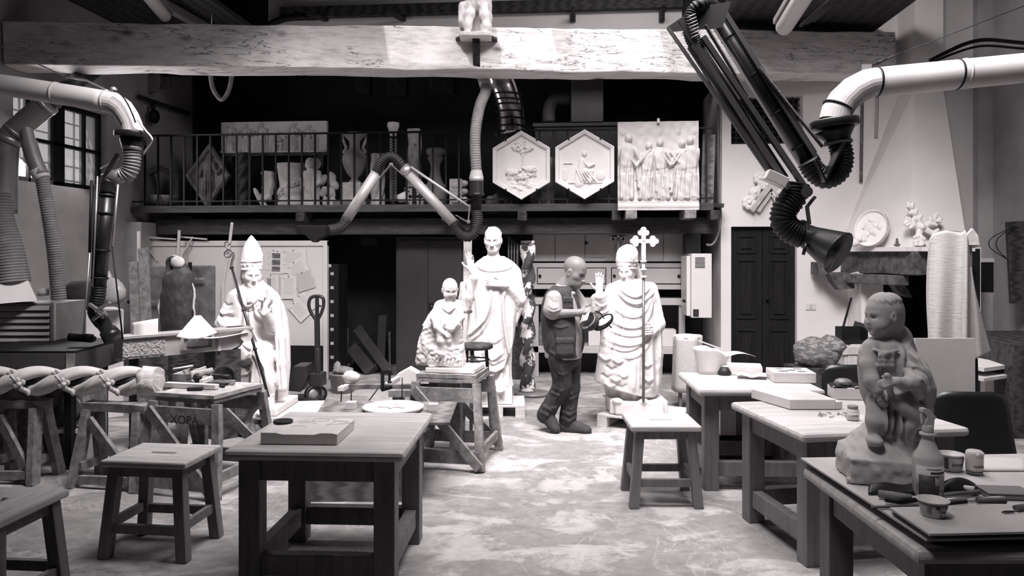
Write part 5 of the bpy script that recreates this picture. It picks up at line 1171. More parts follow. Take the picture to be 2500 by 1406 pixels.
# amphora on its block
s = sg(9.9,866); bl = thing('plinth_block', 'pale square block under the two-handled amphora on the gallery', 'plinth', at_g(862,9.9)); mk('upper_block', MB().span((-25 * s,-.12,15 * s),(25 * s,.14,58 * s)), plaster_old, bl, bev=.004); mk('lower_block', MB().span((-42 * s,-.15,0),(38 * s,.16,15 * s - .002)), plaster_dim, bl, bev=.004)
am = thing('amphora', 'two-handled plaster amphora standing on a block behind the railing', 'amphora', at_g(866,9.9, ZG + 58 * s + .001))
b = MB().lathe([(14 * s,0),(15 * s,3 * s),(9 * s,7 * s),(8 * s,11 * s),(10 * s,13 * s),(18 * s,22 * s),(26 * s,38 * s),(30 * s,54 * s),(29 * s,66 * s),(22 * s,76 * s),(14 * s,82 * s),(12 * s,95 * s),(14 * s,103 * s),(22 * s,110 * s),(26 * s,116 * s),(25 * s,121 * s),(18 * s,123 * s)], n=32); mk('body', b, M('amphora plaster', .30,.7, var=.25, scale=6), am)
for k in (-1,1): mk('handle', MB().tube(crv([(k * 14 * s,0,117 * s),(k * 26 * s,0,121 * s),(k * 30 * s,0,112 * s),(k * 24 * s,0,95 * s),(k * 21 * s,0,84 * s),(k * 27 * s,0,76 * s),(k * 22 * s,0,72 * s)],6),3.6 * s,10), M('handle plaster' + str(k),.50,.7), am)
# spiral pieces, mosaic colonnette, newel, bracket block, tiled jar
b = spiral(MB(),128 * s,16 * s,.55,5,.14, a0=1); b.rough(.004,20); solo('twisted_shaft', b, plaster_old, 'carved spiral shaft with round top standing behind the elbow of the middle hose arm', 'shaft', at_g(922,9.9), group='twisted shafts on the gallery')
s = sg(10.0,960); co_ = thing('mosaic_colonnette', 'slim chequered colonnette with a white capital rising above the railing', 'colonnette', at_g(960,10.0))
mk('capital', MB().lathe([(8 * s,172 * s),(9 * s,178 * s),(11 * s,186 * s),(14 * s,194 * s),(15 * s,197 * s),(15 * s,204 * s),(13 * s,206 * s)], n=8), plaster, co_); mk('shaft_core', MB().lathe([(12 * s,0),(12 * s,5 * s),(8 * s,9 * s),(7.0 * s,12 * s),(7.0 * s,172 * s)], n=16), iron, co_)
b = MB()
for i in range(44):
    for j in range(12):
        if (i + j) % 2: a0_ = 2 * PI * j / 12; c_ = Vector((7.2 * s * math.cos(a0_),7.2 * s * math.sin(a0_),(15 + i * 3.5) * s)); b.box(c_, (.012,.022,.015), Matrix.Rotation(a0_, 3, 'Z'))
o = mk('mosaic_tiles', b, plaster_old, co_); 
s = sg(10.05,1012); b = spiral(MB(),190 * s,16 * s,.9,3,.12, a0=.5, taper=1.0); spc = b; o = thing('carved_pillar_cast', 'tall carved pillar cast with spiralling leaves, broken off at the top', 'cast', at_g(1012,10.05)); mk('shaft', spc, plaster_old, o)
for i in range(9): a_ = -PI / 2 + .5 * math.sin(i * 2.1); mk('rosette', MB().ball((17 * s * math.cos(a_),17 * s * math.sin(a_),(50 + i * 15) * s),(.03,.02,.03),8), plaster_old, o)
s = sg(9.95,1065); b = MB().lathe([(20 * s,0),(26 * s,10 * s),(30 * s,28 * s),(31 * s,40 * s),(27 * s,44 * s),(28 * s,50 * s),(20 * s,56 * s),(13 * s,75 * s),(11 * s,95 * s),(14 * s,108 * s),(19 * s,116 * s),(19 * s,120 * s),(14 * s,123 * s),(21 * s,128 * s),(23 * s,134 * s),(22 * s,140 * s),(16 * s,142 * s)], n=30); solo('turned_baluster', b, M('baluster plaster', .22,.8, var=.3, scale=5), 'big turned baluster cast, pale above and dark below, behind the railing', 'baluster', at_g(1063,9.95))
s = sg(9.8,1116); R = Relief(30 * s,66 * s,.006,.0)
for i in range(5): a_ = -1.1 + i * .55; R.cap((0,.12),(.06 * math.sin(a_),.12 + .09 * math.cos(a_)),.014,.022,.03)
R.ell((0,.27),.05,.04,.03); R.ell((0,.06),.06,.03,.03); t = thing('carved_bracket', 'carved bracket block with a leaf panel and three knobs behind the railing', 'bracket', at_g(1112,9.8)); mk('block', R.slab('bracket', .14), plaster_old, t)
for i in range(3): mk('knob', MB().ball((25 * s,-.02,(14 + 20 * i) * s),7 * s,12).box((20 * s,.05,(14 + 20 * i) * s),(.05,.1,.09)), plaster_old, t)
s = sg(9.82,1010); ti = thing('patterned_tile_box', 'square box tiled in a bold dark and pale leaf pattern behind the railing', 'box', at_g(1012,9.82)); b = MB().span((-28 * s,0,0),(28 * s,.2,47 * s)); mk('box', b, iron, ti)
b = MB()
for cx in (-14,14):
    for cz in (11,35):
        for k in range(8):
            a_ = k * PI / 4; l = 11 if k % 2 else 8; b.prism([(0,-1.2 * s),(l * .6 * s,-2.6 * s),(l * s,0),(l * .6 * s,2.6 * s),(0,1.2 * s)],(cx * s + 2 * s * math.cos(a_),-.006, cz * s + 2 * s * math.sin(a_)),(math.cos(a_),0, math.sin(a_)),(-math.sin(a_),0, math.cos(a_)),.006)
mk('pattern', b, plaster_old, ti)
solo('white_cup', MB().lathe([(.04,0),(.06,.01),(.075,.08),(.08,.13),(.07,.13),(.05,.03)], n=20, axis=(1,0,.25)), plaster, 'white cup lying on its side beside the patterned tile box', 'cup', at_g(972,9.72, ZG + .085))
# dark shaft between the plaques, sprig of olive
s = sg(9.8,1346); o = solo('twisted_shaft', spiral(MB(),118 * s,10 * s,1.1,3,.16), plaster_dim, 'dark twisted shaft leaning in the gap between the hexagonal reliefs', 'shaft', at_g(1340,9.85), group='twisted shafts on the gallery'); o.rotation_euler = (0,.10,0)
br = thing('dry_branch', 'dry leafy branch sticking up over the railing beside the leafy hexagonal relief', 'branch', onY(1262,380,9.75)); rng = random.Random(3); bs, lv = MB().tube([(0,0,-.62),(.01,0,-.3),(0,0,.02)],.008,6), MB()
for k in range(9):
    a_ = rng.uniform(-.95,.25) if k < 7 else rng.uniform(-.2,.3); L_ = rng.uniform(.28,.48); pts = [Vector((0,0,0))]
    for i in range(5): pts.append(pts[-1] + Vector((math.sin(a_ * (.5 + i * .28)), rng.uniform(-.2,.1), math.cos(a_ * (.5 + i * .28)))) * L_ / 5)
    bs.tube(pts,[.005,.004,.004,.003,.002,.001],5)
    for p in pts[2:]:
        for m in range(3): v = Vector((rng.uniform(-1,.6), rng.uniform(-.6,.6), rng.uniform(-.4,.9))).normalized() * .07; lv.ball(p + v * .6,(.007,.003,.04),6, Vector((0,0,1)).rotation_difference(v).to_matrix())
mk('stem', bs, wood_grey, br); mk('leaves', lv, plaster_dim, br)
solo('small_root_cast', MB().ball((0,0,.08),(.1,.08,.08),12).ball((.12,0,.05),(.08,.07,.06),10).ball((-.11,.0,.06),(.07,.07,.07),10).rough(.02,14), plaster_dim, 'knobbly dim fragment on the gallery floor under the leafy hexagonal relief', 'fragment', at_g(1218,9.8))
solo('stone_head_fragment', MB().ball((0,0,.1),(.13,.1,.1),14).ball((.14,.02,.06),(.08,.07,.06),10).rough(.025,10), plaster_dim, 'lumpy dark fragment behind the railing under the gap of the hexagonal reliefs', 'fragment', at_g(1316,9.85))
# grey metal cabinet, duct box and bend behind the reliefs
cab = M('grey sheet', .085,.6, var=.15, scale=3); YC = 10.55
a, b_ = onY(1306,400, YC), onY(1515,400, YC); z1 = onY(1400,300, YC).z; t = thing('sheet_cabinet', 'grey sheet-metal cabinet standing behind the hexagonal reliefs', 'cabinet', ((a.x + b_.x) / 2, YC, ZG)); mk('carcass', MB().span((a.x, YC, ZG),(b_.x, YC + .5, z1 - .05)), cab, t, True); mk('lid', MB().span((a.x - .03, YC - .03, z1 - .048),(b_.x, YC + .52, z1)), cab, t, True)
for i in range(4): x = a.x + (b_.x - a.x) * i / 4; mk('cabinet_door', MB().span((x + .01, YC - .015, ZG + .05),(x + (b_.x - a.x) / 4 - .01, YC - .001, z1 - .09)), cab, t, True)
a, b_ = onY(1394,240, YC - .05), onY(1473,240, YC - .05); solo('duct_box', MB().span((a.x, YC - .05, z1 + .005),(b_.x, YC + .45, onY(1430,150, YC).z)), cab, 'tall square grey duct rising from the sheet cabinet', 'duct', world=True, bev=.006)
b = MB().tube(crv([onY(1340,299, YC + .2), onY(1340,270, YC + .2), onY(1352,245, YC + .2), onY(1378,240, YC + .2), onY(1392,240, YC + .2)],6),16 * sc(10.6),16); solo('duct_bend', b, cab, 'fat grey duct bend beside the tall square duct', 'duct', world=True)
for px0, px1, py0, py1, nm in ((866,902,185,232, 'small'),(943,991,178,236, 'tall'),(1044,1106,178,229, 'wide')):
    a, b_ = onY(px0, py0, YB - .03), onY(px1, py1, YB - .03); w, h = b_.x - a.x, a.z - b_.z; R = Relief(w, h,.012,.01)
    for i in range(6): R.ell((w * (.3 * math.sin(i * 2.2)), h * (.2 + .12 * i)),.05,.06,.02)
    solo('wall_plaque', R.slab('plaque', .025), M('plaque ' + nm,.03,.8, var=.4, scale=8), nm + ' dim carved plaque hung on the dark wall above the gallery', 'plaque', ((a.x + b_.x) / 2, YB - .03, b_.z), group='plaques on the dark wall')
p = onY(1432,470,9.8); solo('timber_offcut', MB().box((0,0,.45),(.16,.06,.9), Matrix.Rotation(.03,3, 'Y')), wood_mid, 'upright timber board leaning at the far end of the gallery beside the square relief', 'board', at_g(1728,9.75), bev=.004)
p = onX(385,230, XL + .05)
b = MB().bar(onX(338,236, XL + .06), onX(462,277, XL + .06),.04,.05); solo('wall_batten', b, wood_dark, 'dark sloping batten on the stained wall above the gallery end', 'batten', world=True)
b = MB().ball(onX(377,285, XL + .12),(.06,.10,.10),12).ball(onX(374,262, XL + .10),(.03,.03,.07),8).tube([onX(375,262, XL + .1), onX(376,245, XL + .07)],.012,6).rough(.01,12); solo('hanging_pouch', b, iron, 'black pouch hanging from the sloping wall batten', 'pouch', world=True)
for px, y0, y1 in ((375,165,225),(405,165,215)):
    a = onX(px, y0, XL + .07); b_ = onX(px, y1, XL + .07); solo('hanging_cast', MB().bar(b_, a,.06,.16,(1,0,0)).rough(.01,9,3), plaster_dim,('longer' if y1 > 220 else 'shorter') + ' dim carved strip hanging high on the stained wall', 'cast', world=True)
# ---------------------------------------------------------------- extraction arms and ducts
def Q(d): return lambda x, y, dd=0.: P(x, y, d + dd)
# ---- middle arm, hanging in front of the gallery
q = Q(8.45); s = sc(8.45)
t = thing('extraction_arm', 'jointed extraction arm of two silver tubes hanging in front of the gallery', 'extractor', q(1163,585),0, 'extraction arms')
mk('upper_hose', MB().hose([q(1166,160,.62), q(1184,196,.5), q(1186,222,.35), q(1172,258,.15), q(1162,310,.03), q(1160,360), q(1163,418)],13 * s,6 * s,1.0 * s), hose_grey, t, True)
mk('cuff', MB().tube([q(1178,186,.52), q(1187,214,.40)],[15 * s,16 * s],18), alu, t, True); mk('reducer', MB().tube([q(1163,416), q(1163,432), q(1163,432.1), q(1163,443)],[13.5 * s,17 * s,17.5 * s,17.5 * s],20), alu, t, True)
mk('swivel_joint', MB().tube([q(1163,443), q(1163,472), q(1163,472.1), q(1163,478), q(1163,478.1), q(1163,516)],[17 * s,17 * s,20 * s,20 * s,13 * s,13 * s],20), black_plastic, t, True)
mk('lower_hose', MB().hose([q(1164,514), q(1165,540), q(1158,566), q(1142,577), q(1124,568), q(1107,543)],13.5 * s,5 * s,1.4 * s), M('black hose', .03,.55), t, True)
mk('tube', MB().tube([q(1108,545), q(988,415)],12.5 * s,20), alu, t, True)
mk('elbow_hose', MB().hose([q(985,413), q(972,393,-.03), q(952,383,-.03), q(932,394,-.03), q(918,424)],12 * s,5 * s,1.3 * s), M('black hose 2', .018,.5), t, True)
mk('tube', MB().tube([q(919,422), q(846,535)],13 * s,20), alu, t, True)
mk('nozzle_hose', MB().hose([q(848,531), q(838,550), q(822,559), q(803,562)],13 * s,5 * s,1.2 * s), M('black hose 3', .03,.55), t, True)
mk('hood', MB().prism([(-70 * s,12 * s),(0,12 * s),(0,-11 * s),(-30 * s,-28 * s)], q(805,564,-.09), CR, (0,0,1),.2), black_plastic, t, True, bev=.006)
pl_ = M('bracket grey', .12,.5)
for p_, c_ in (((955,402),(927,436)),((955,402),(985,428))): mk('hinge_plate', MB().bar(q(*p_, -.13), q(*c_, -.13),.012,20 * s, CF, None,14 * s), pl_, t, True)
mk('pivot', MB().tube([q(955,402,-.15), q(955,402,.1)],5 * s,12), steel, t, True); mk('pivot', MB().tube([q(1143,541,-.15), q(1143,541,.1)],5 * s,12), steel, t, True)
mk('hinge_plate', MB().bar(q(1147,503,-.13), q(1143,545,-.13),.012,16 * s, CF, None,22 * s), pl_, t, True); mk('hinge_plate', MB().bar(q(1113,525,-.13), q(1143,543,-.13),.012,16 * s, CF), pl_, t, True)
mk('balance_rod', MB().tube([q(1003,408,-.06), q(1146,505,-.10)],3.2 * s,10), alu, t, True); mk('clamp', MB().tube([q(984,410), q(1000,424)],14.5 * s,20), steel, t, True)
# big polished duct behind the beam
q = Q(9.75); s = sc(9.75); b = MB().tube(crv([q(1205,150), q(1220,190), q(1236,230), q(1246,270), q(1250,330)],6),[36 * s] * 9 + [33 * s] * 16,28); t = thing('polished_duct', 'wide polished duct dropping behind the beam next to the thin hose', 'duct', q(1250,330)); mk('tube', b, chrome, t, True)
for y in (232,246,258,275,292,310): mk('ring', MB().tube([q(1238 + (y - 232) * .14, y - 2), q(1238 + (y - 232) * .14, y + 2)],35.5 * s,28), iron, t, True)
q = Q(9.35); s = sc(9.35); solo('looped_hose', MB().hose([q(567,150), q(566,185), q(558,222), q(542,243), q(526,228), q(517,205), q(512,165)],5.2 * s,3 * s,.5 * s,10), plaster_dim, 'thin ribbed hose hanging in a loop below the dark end of the beam', 'hose', world=True)
# ---- wall-side arm with the white feed pipe
q = Q(5.9); s = sc(5.9); t = thing('feed_pipe', 'white feed pipe coming past the barred window, bending down to a flange', 'pipe', q(325,318),0, 'white feed pipes')
pts = crv([q(-430,152), q(-120,193), q(20,210), q(140,228), q(258,247)],6); mk('pipe', MB().tube(pts,26 * s,24), pipe_white, t, True)
for x, y in ((135,227),(258,247)): mk('joint_ring', MB().tube([q(x - 3, y - .5), q(x + 3, y + .5)],27 * s,24), pipe_white, t, True)
mk('bend', MB().tube([q(256,247), q(280,252), q(299,266), q(313,287), q(321,305), q(323,322)],[26 * s,26 * s,26 * s,25.5 * s,25 * s,25 * s],22, smooth=False), pipe_white, t, True)
b = MB()
for i in range(9): b.tube([q(277 + i * 6,222 + i * i * .95,-.1), q(277 + i * 6 + 6,222 + (i + 1) ** 2 * .95,-.1)],.006,6)
mk('cable', b, iron, t, True); mk('cable', MB().tube(crv([q(336,292,-.09), q(355,318,-.12), q(371,338,-.13), q(366,352,-.1), q(350,376,-.06)],6),.008,8), paint_white, t, True)
mk('flange', MB().lathe([(41 * s,-7 * s),(42 * s,-5 * s),(42 * s,5 * s),(41 * s,7 * s),(30 * s,7.5 * s)], q(325,329),32, axis=(.05,0,1)), black_plastic, t, True)
solo('guy_wire', MB().tube(crv([q(-40,85,.2), q(20,122,.2), q(80,150,.15), q(160,186,.1), q(210,196,.05), q(265,222)],6),.006,6).tube([q(160,186,.1), q(215,198,.05)],.009,6).ball(q(277,220),.03,10), steel, 'pale wire running down to the bend of the feed pipe by the window', 'wire', world=True)
t = thing('extraction_arm', 'black extraction arm with tension rods under the feed pipe by the window', 'extractor', q(262,830),0, 'extraction arms')
mk('swivel_joint', MB().tube([q(325,338), q(323,350), q(322,362), q(322,374)],[30 * s,27 * s,20 * s,20 * s],20), black_plastic, t, True); mk('clamp_ring', MB().tube([q(322,356), q(321,364)],23 * s,20), steel, t, True)
mk('ribbed_hose', MB().hose([q(321,364), q(322,392), q(316,418), q(300,432)],19.5 * s,7 * s,2.2 * s), M('ribbed hose', .22,.5), t, True)
mk('cross_tube', MB().tube([q(308,424), q(256,442)],18 * s,18), M('dull steel', .2,.45,.5), t, True); mk('elbow', MB().tube(crv([q(268,438), q(262,450), q(261,470)],4),20 * s,18), black_plastic, t, True)
mk('tube', MB().tube([q(262,462), q(241,702)],[18 * s,16.5 * s],20), black_plastic, t, True)
for f in (.06,.24,.62,.9): c = q(262,462).lerp(q(241,702), f); dv = (q(241,702) - q(262,462)).normalized(); mk('band', MB().tube([c - dv * .008, c + dv * .008],20 * s,20), iron, t, True)
mk('lower_hose', MB().hose([q(241,700), q(239,722), q(234,742)],17 * s,6 * s,1.4 * s), black_rubber, t, True); mk('bend', MB().tube(crv([q(234,740), q(232,762), q(244,782), q(252,790)],5),17 * s,18), black_plastic, t, True)
mk('nozzle', MB().tube([q(248,782), q(262,806), q(262.1,806.1), q(279,828)],[17 * s,16 * s,20 * s,24 * s],20), black_plastic, t, True); mk('clamp_ring', MB().tube([q(240,770), q(246,778)],19 * s,18), steel, t, True)
for a_, c_ in (((218,742),(256,768)),((268,738),(234,760))): mk('toggle_lever', MB().bar(q(*a_, -.08), q(*c_, -.08),.02,10 * s, CF), duct_grey, t, True)
mk('strut', MB().bar(q(288,375,-.05), q(256,430,-.05),.02,10 * s, CF), black_plastic, t, True); mk('strut', MB().bar(q(246,412,-.03), q(292,388,-.03),.015,6 * s, CF), duct_grey, t, True)
for a_, c_, r in (((224,440),(219,615),3.5),((219,615),(204,815),2.2),((238,430),(226,700),2.2),((288,450),(274,602),2.8),((274,602),(300,830),2),((231,450),(224,690),2)): mk('tension_rod', MB().tube([q(*a_, -.06), q(*c_, -.06)], r * s,8), steel if r > 2.1 and r < 3 else iron, t, True)
# ---- right-hand feed pipe and big arm
d = 4.7; q = Q(d); s = sc(d); t = thing('feed_pipe', 'white feed pipe crossing the chimney breast, bending down to a black flange', 'pipe', q(2037,291),0, 'white feed pipes')
mk('pipe', MB().tube([q(3390,78), q(2620,154), q(2480,168), q(2336,182), q(2140,201)],36 * s,28), pipe_white, t, True)
for x, y in ((2336,182),(2354,180),(2139,201)): mk('joint_ring', MB().tube([q(x - 2.5, y), q(x + 2.5, y)],37.3 * s,28), iron if x != 2354 else pipe_white, t, True)
mk('bend', MB().tube([q(2142,201), q(2115,206), q(2084,222), q(2058,247), q(2043,272), q(2038,294)],[36 * s] * 6,28, smooth=False), pipe_white, t, True)
mk('joint_ring', MB().tube([q(2047,260), q(2045,264)],37.5 * s,28), iron, t, True); mk('eye_lug', MB().box(q(2116,164),(.055,.02,.035)), duct_grey, t, True)
mk('flange', MB().lathe([(55 * s,-9 * s),(57 * s,-6 * s),(57 * s,8 * s),(55 * s,11 * s),(38 * s,12 * s)], q(2037,303),36, axis=(-.10,0,1)), black_plastic, t, True)
solo('guy_wire', MB().tube([q(2128,160), q(2180,138), q(2205,128)],.006,6).tube([q(2205,128), q(2485,20,.3), q(2600,-25,.4)],.003,5).tube([q(2140,155), q(2165,144)],.010,6), iron, 'thin wire with a turnbuckle rising from the feed pipe bend past the chimney', 'wire', world=True)
t = thing('extraction_arm', 'big black folding extraction arm with springs and a cone mouth before the white wall', 'extractor', q(2037,315),0, 'extraction arms')
mk('swivel_joint', MB().tube([q(2037,312), q(2040,322), q(2044,338), q(2046,350)],[48 * s,44 * s,31 * s,30 * s],24), black_plastic, t, True); mk('clamp_ring', MB().tube([q(2046,345), q(2047,352)],33 * s,24), duct_grey, t, True)
mk('shoulder_hose', MB().hose([q(2048,345), q(2056,385), q(2047,418), q(2018,434), q(1990,420), q(1972,392)],26 * s,8 * s,2 * s,18), black_rubber, t, True)
gb = M('arm bar grey', .07,.45); q2 = Q(4.55); q1 = Q(4.75)
mk('side_plate', MB().bar(q1(1985,392,-.13), q1(2012,445,-.13),.012,40 * s, CF, None,26 * s), black_plastic, t, True); mk('side_plate', MB().bar(q1(2012,440,-.13), q1(2055,350,-.13),.012,26 * s, CF, None,36 * s), black_plastic, t, True); mk('pivot', MB().tube([q1(2013,431,-.16), q1(2013,431,.1)],6 * s,14), steel, t, True)
mk('upper_tube', MB().tube([q1(1738,22), q1(1978,404)],22 * s,20), black_plastic, t, True); mk('upper_bar', MB().bar(q1(1762,20,-.06), q1(1996,392,-.06),.03,13 * s, CF), gb, t, True); mk('upper_bar', MB().bar(q1(1718,28,-.05), q1(1962,420,-.05),.012,4 * s, CF), steel, t, True)
mk('spring', MB().hose([q1(1854,166,-.08), q1(1930,262,-.08), q1(2008,358,-.08)],4.2 * s,3.2 * s,1.1 * s,8), M('spring steel', .12,.4,.6), t, True); mk('rod', MB().tube([q1(1790,55,-.03), q1(1866,176,-.04), q1(1992,372,-.05)],3 * s,8), gb, t, True)
mk('spring', MB().hose([q2(1722,62,-.05), q2(1775,150,-.05), q2(1826,236,-.05)],4.2 * s,3.2 * s,1.1 * s,8), M('spring steel 2', .10,.4,.6), t, True)
mk('lower_tube', MB().tube([q2(1694,108), q2(1908,440)],18 * s,20), black_plastic, t, True)
mk('lower_bar', MB().bar(q2(1716,90,-.06), q2(1968,462,-.06),.03,14 * s, CF), gb, t, True); mk('lower_bar', MB().bar(q2(1660,48,-.07), q2(1926,458,-.07),.03,8 * s, CF), gb, t, True); mk('lower_bar', MB().bar(q2(1631,68,-.05), q2(1872,416,-.05),.02,6 * s, CF), M('arm bar pale', .16,.45), t, True)
mk('end_plate', MB().prism([(0,0),(72 * s,48 * s),(150 * s,60 * s),(130 * s,0),(60 * s,-6 * s),(8 * s,-10 * s)], q2(1628,68,.0), CR, (0,0,1),.02), M('plate', .06,.5), t, True)
mk('elbow_hose', MB().hose([q2(1706,122), q2(1690,92), q2(1684,60), q2(1694,28), q2(1716,10), q1(1738,16), q1(1745,34)],17 * s,6 * s,1.5 * s,16), black_rubber, t, True)
for i in range(7): mk('cage_wire', MB().tube([q2(1676 + i * 2,44 + i * 8,-.09), q2(1698 + i * 2,34 + i * 8,-.09)],1.6 * s,6), steel, t, True)
for f in (.18,.42,.66,.88): c = q1(1738,22).lerp(q1(1978,404), f); dv = (q1(1978,404) - q1(1738,22)).normalized(); mk('band', MB().tube([c - dv * .006, c + dv * .006],23.5 * s,20), iron, t, True)
mk('control_box', MB().box(q2(1893,437,-.10),(50 * s,.10,24 * s), Matrix.Rotation(.45,3, 'Y')), paint_white, t, True, bev=.004); mk('knuckle', MB().tube([q2(1970,468,-.14), q2(1970,468,.04)],13 * s,16), gb, t, True)
mk('wrist_hose', MB().hose([q2(1944,448), q2(1938,480), q2(1917,508), q2(1912,540), q2(1932,564), q2(1958,574)],29 * s,8 * s,2.6 * s,20), black_rubber, t, True)
mk('link', MB().bar(q2(1990,480,-.12), q2(1970,505,-.12),.015,9 * s, CF), gb, t, True); mk('link', MB().bar(q2(1970,503,-.12), q2(1976,548,-.12),.015,10 * s, CF), gb, t, True)
ax0, ax1 = q2(1952,568,.03), q2(2048,617,-.16)
mk('cone_mouth', MB().tube([ax0, ax0.lerp(ax1,.3), ax0.lerp(ax1,.98), ax1, ax1, ax0.lerp(ax1,.9), ax0.lerp(ax1,.3)],[26 * s,30 * s,50 * s,51 * s,47 * s,44 * s,20 * s],32, cap=False), black_plastic, t, True); mk('grip', MB().tube([q2(1968,594,-.1), q2(1961,622,-.1)],4 * s,8), black_plastic, t, True); mk('clamp_ring', MB().tube([ax0.lerp(ax1,-.05), ax0.lerp(ax1,.02)],32 * s,20), duct_grey, t, True)
# ---- grey ducts, hoses and machine in the window corner
q = Q(6.9); s = sc(6.9); t = thing('grey_duct', 'fat grey duct climbing diagonally past the barred window with two branches', 'duct', q(20,480),0)
mk('main_tube', MB().tube(crv([q(12,520), q(14,400), q(24,338), q(60,300), q(118,252)],6),27 * s,24), duct_grey, t, True); mk('upper_tube', MB().tube([q(108,259,.0), q(238,164,2.3)],[24 * s,24 * s],22), M('shadowed duct', .07,.5,.3), t, True)
for a_, c_ in (((110,257),(118,251)),((23,345),(30,333)),((38,322),(44,316))): mk('joint_ring', MB().tube([q(*a_), q(*c_)],29 * s,24), steel, t, True)
mk('branch', MB().tube(crv([q(62,306,-.02), q(72,350,-.03), q(82,385,-.03), q(100,428,-.03)],5),[15 * s] * 5 + [18 * s] * 11,18), duct_grey, t, True); mk('tape', MB().tube([q(92,415,-.03), q(104,437,-.03)],[19 * s,18 * s],16).rough(.006,20,1), paint_white, t, True)
mk('flexible_hose', MB().hose([q(102,432,-.03), q(118,520,-.02), q(132,610,0), q(142,710,.02), q(150,835,.05)],[15 * s,17.5 * s],6 * s,1.2 * s,16), hose_grey, t, True)
q = Q(6.4); s = sc(6.4); t = thing('louvred_machine', 'grey machine with slatted front and a wide hose hood in the window corner', 'machine', (q(60,835).x, q(60,835).y,0),0)
mk('hose', MB().hose([q(2,470), q(4,540), q(18,610), q(28,690)],[22 * s,42 * s],7 * s,1.6 * s,20), hose_grey, t, True); mk('hood', MB().tube([q(30,688), q(34,738)],[42 * s,62 * s],4, rot=.8, smooth=False), paint_white, t, True)
a, b_ = q(-40,740), q(130,740); b = MB(); bz = Rz(YAW).to_3x3(); w_ = (b_ - a).length; zt_ = a.z
o_ = MB().box((a + b_) / 2 + CF * .25 - Vector((0,0, zt_ / 2)),(w_, .5, zt_), bz); mk('cabinet', o_, duct_grey, t, True, bev=.006)
for i in range(6): mk('slat', MB().box((a + b_) / 2 - CF * .012 - Vector((0,0,.045 + i * .054)),(w_ - .04,.02,.042), bz @ Matrix.Rotation(-.5,3, 'X')), alu, t, True)
mk('side_rail', MB().bar(q(130,738,-.02), q(130,836,-.02),.03,.03), steel, t, True)
q = Q(6.0); s = sc(6.0); a, b_, c = P(-70,868,5.7), P(182,862,5.7), P(303,832,6.6); zt_ = b_.z
t = thing('downdraft_table', 'black slatted dust table with a grey skirt behind the carved shaft', 'table', ((a.x + b_.x) / 2, b_.y + .3,0),0); ux = (b_ - a).normalized(); vy = Vector((c.x - b_.x, c.y - b_.y,0)); A, B_ = Vector((a.x, a.y,0)), Vector((b_.x, b_.y,0)); C_, D_ = B_ + vy, A + vy
b = MB(); V = [Vector((p.x, p.y, z)) for z in (zt_ - .19, zt_ - .005) for p in (A, B_, C_, D_)]; b._faces(V, [(3,2,1,0),(4,5,6,7),(0,1,5,4),(1,2,6,5),(2,3,7,6),(3,0,4,7)]); mk('skirt', b, M('machine grey', .09,.5,.4, var=.3, scale=3), t, True, bev=.004)
for i in range(12): f = (i + .5) / 12; mk('top_slat', MB().bar(Vector((A.x, A.y, zt_ + .006)) + vy * f, Vector((B_.x, B_.y, zt_ + .006)) + vy * f, vy.length / 15,.02), iron, t, True)
mk('corner_strip', MB().box(Vector((B_.x, B_.y, zt_ - .095)) - ux * .03 - vy.normalized() * .004,(.06,.012,.19), bz), steel, t, True)
for p in (A + vy * .2, B_ + vy * .15 - ux * .1, C_ - ux * .15 - vy * .1): mk('leg', MB().span((p.x - .03, p.y - .03,0),(p.x + .03, p.y + .03, zt_ - .19)), iron, t, True)
solo('air_grinder', MB().tube([P(170,822,6.0), P(225,826,6.0)],.035,12).tube([P(222,826,6.0), P(232,828,6.0)],.022,10), iron, 'black grinder lying on the slatted dust table', 'tool', world=True)
# ---------------------------------------------------------------- kiln-like wall unit under the gallery
YU = 10.25
def U(px, py): return onY(px, py, YU)
a, b_ = U(1300,700), U(1682,700); t = thing('wall_unit', 'grey wall unit with upper cupboards, drawers and open shelves behind the man', 'cabinet', ((a.x + b_.x) / 2, YU, 0)); x0, x1 = a.x, b_.x
zz = {y: U(1450, y).z for y in (572,638,642,706,712,738,846,862,900,940)}
mk('back_board', MB().span((x0, YU + .55,0),(x1, YU + .6, zz[572] + .15)), M('unit back', .05,.8), t, True)
mk('upper_carcass', MB().span((x0, YU + .02, zz[638]),(x1, YU + .55, zz[572] + .15)), unit_grey, t, True)
for px0, px1, y0 in ((1303,1354,572),(1356,1427,572),(1430,1545,622),(1548,1618,572),(1621,1680,572)): mk('cupboard_door', MB().span((U(px0,600).x, YU, zz[638] + (.06 if y0 == 622 else .0)),(U(px1,600).x, YU + .018, zz[572] + .14)), unit_grey, t, True, bev=.003)
for px, py in ((1431,594),(1562,594)): mk('knob', MB().ball(U(px, py) - Vector((0,.02,0)),.022,10), iron, t, True)
mk('drawer_frame', MB().span((x0, YU + .0, zz[706]),(x1, YU + .5, zz[642])), unit_grey, t, True, bev=.004)
for px0, px1 in ((1313,1478),(1494,1662)):
    p, q = U(px0,655), U(px1,692); dw = mk('drawer', MB().span((p.x, YU - .018, q.z),(q.x, YU - .002, p.z)), unit_grey, t, True, bev=.004); mk('rebate', MB().span((p.x - .012, YU - .004, q.z - .012),(q.x + .012, YU - .001, p.z + .012)), iron, t, True)
    for k in (p.x + .03, q.x - .03): mk('knob', MB().ball((k, YU - .035,(p.z + q.z) / 2),.022,10), iron, t, True)
mk('label_plate', MB().span((U(1476,630).x, YU - .004, U(1476,637).z),(U(1500,630).x, YU + .0, U(1476,624).z)), alu, t, True)
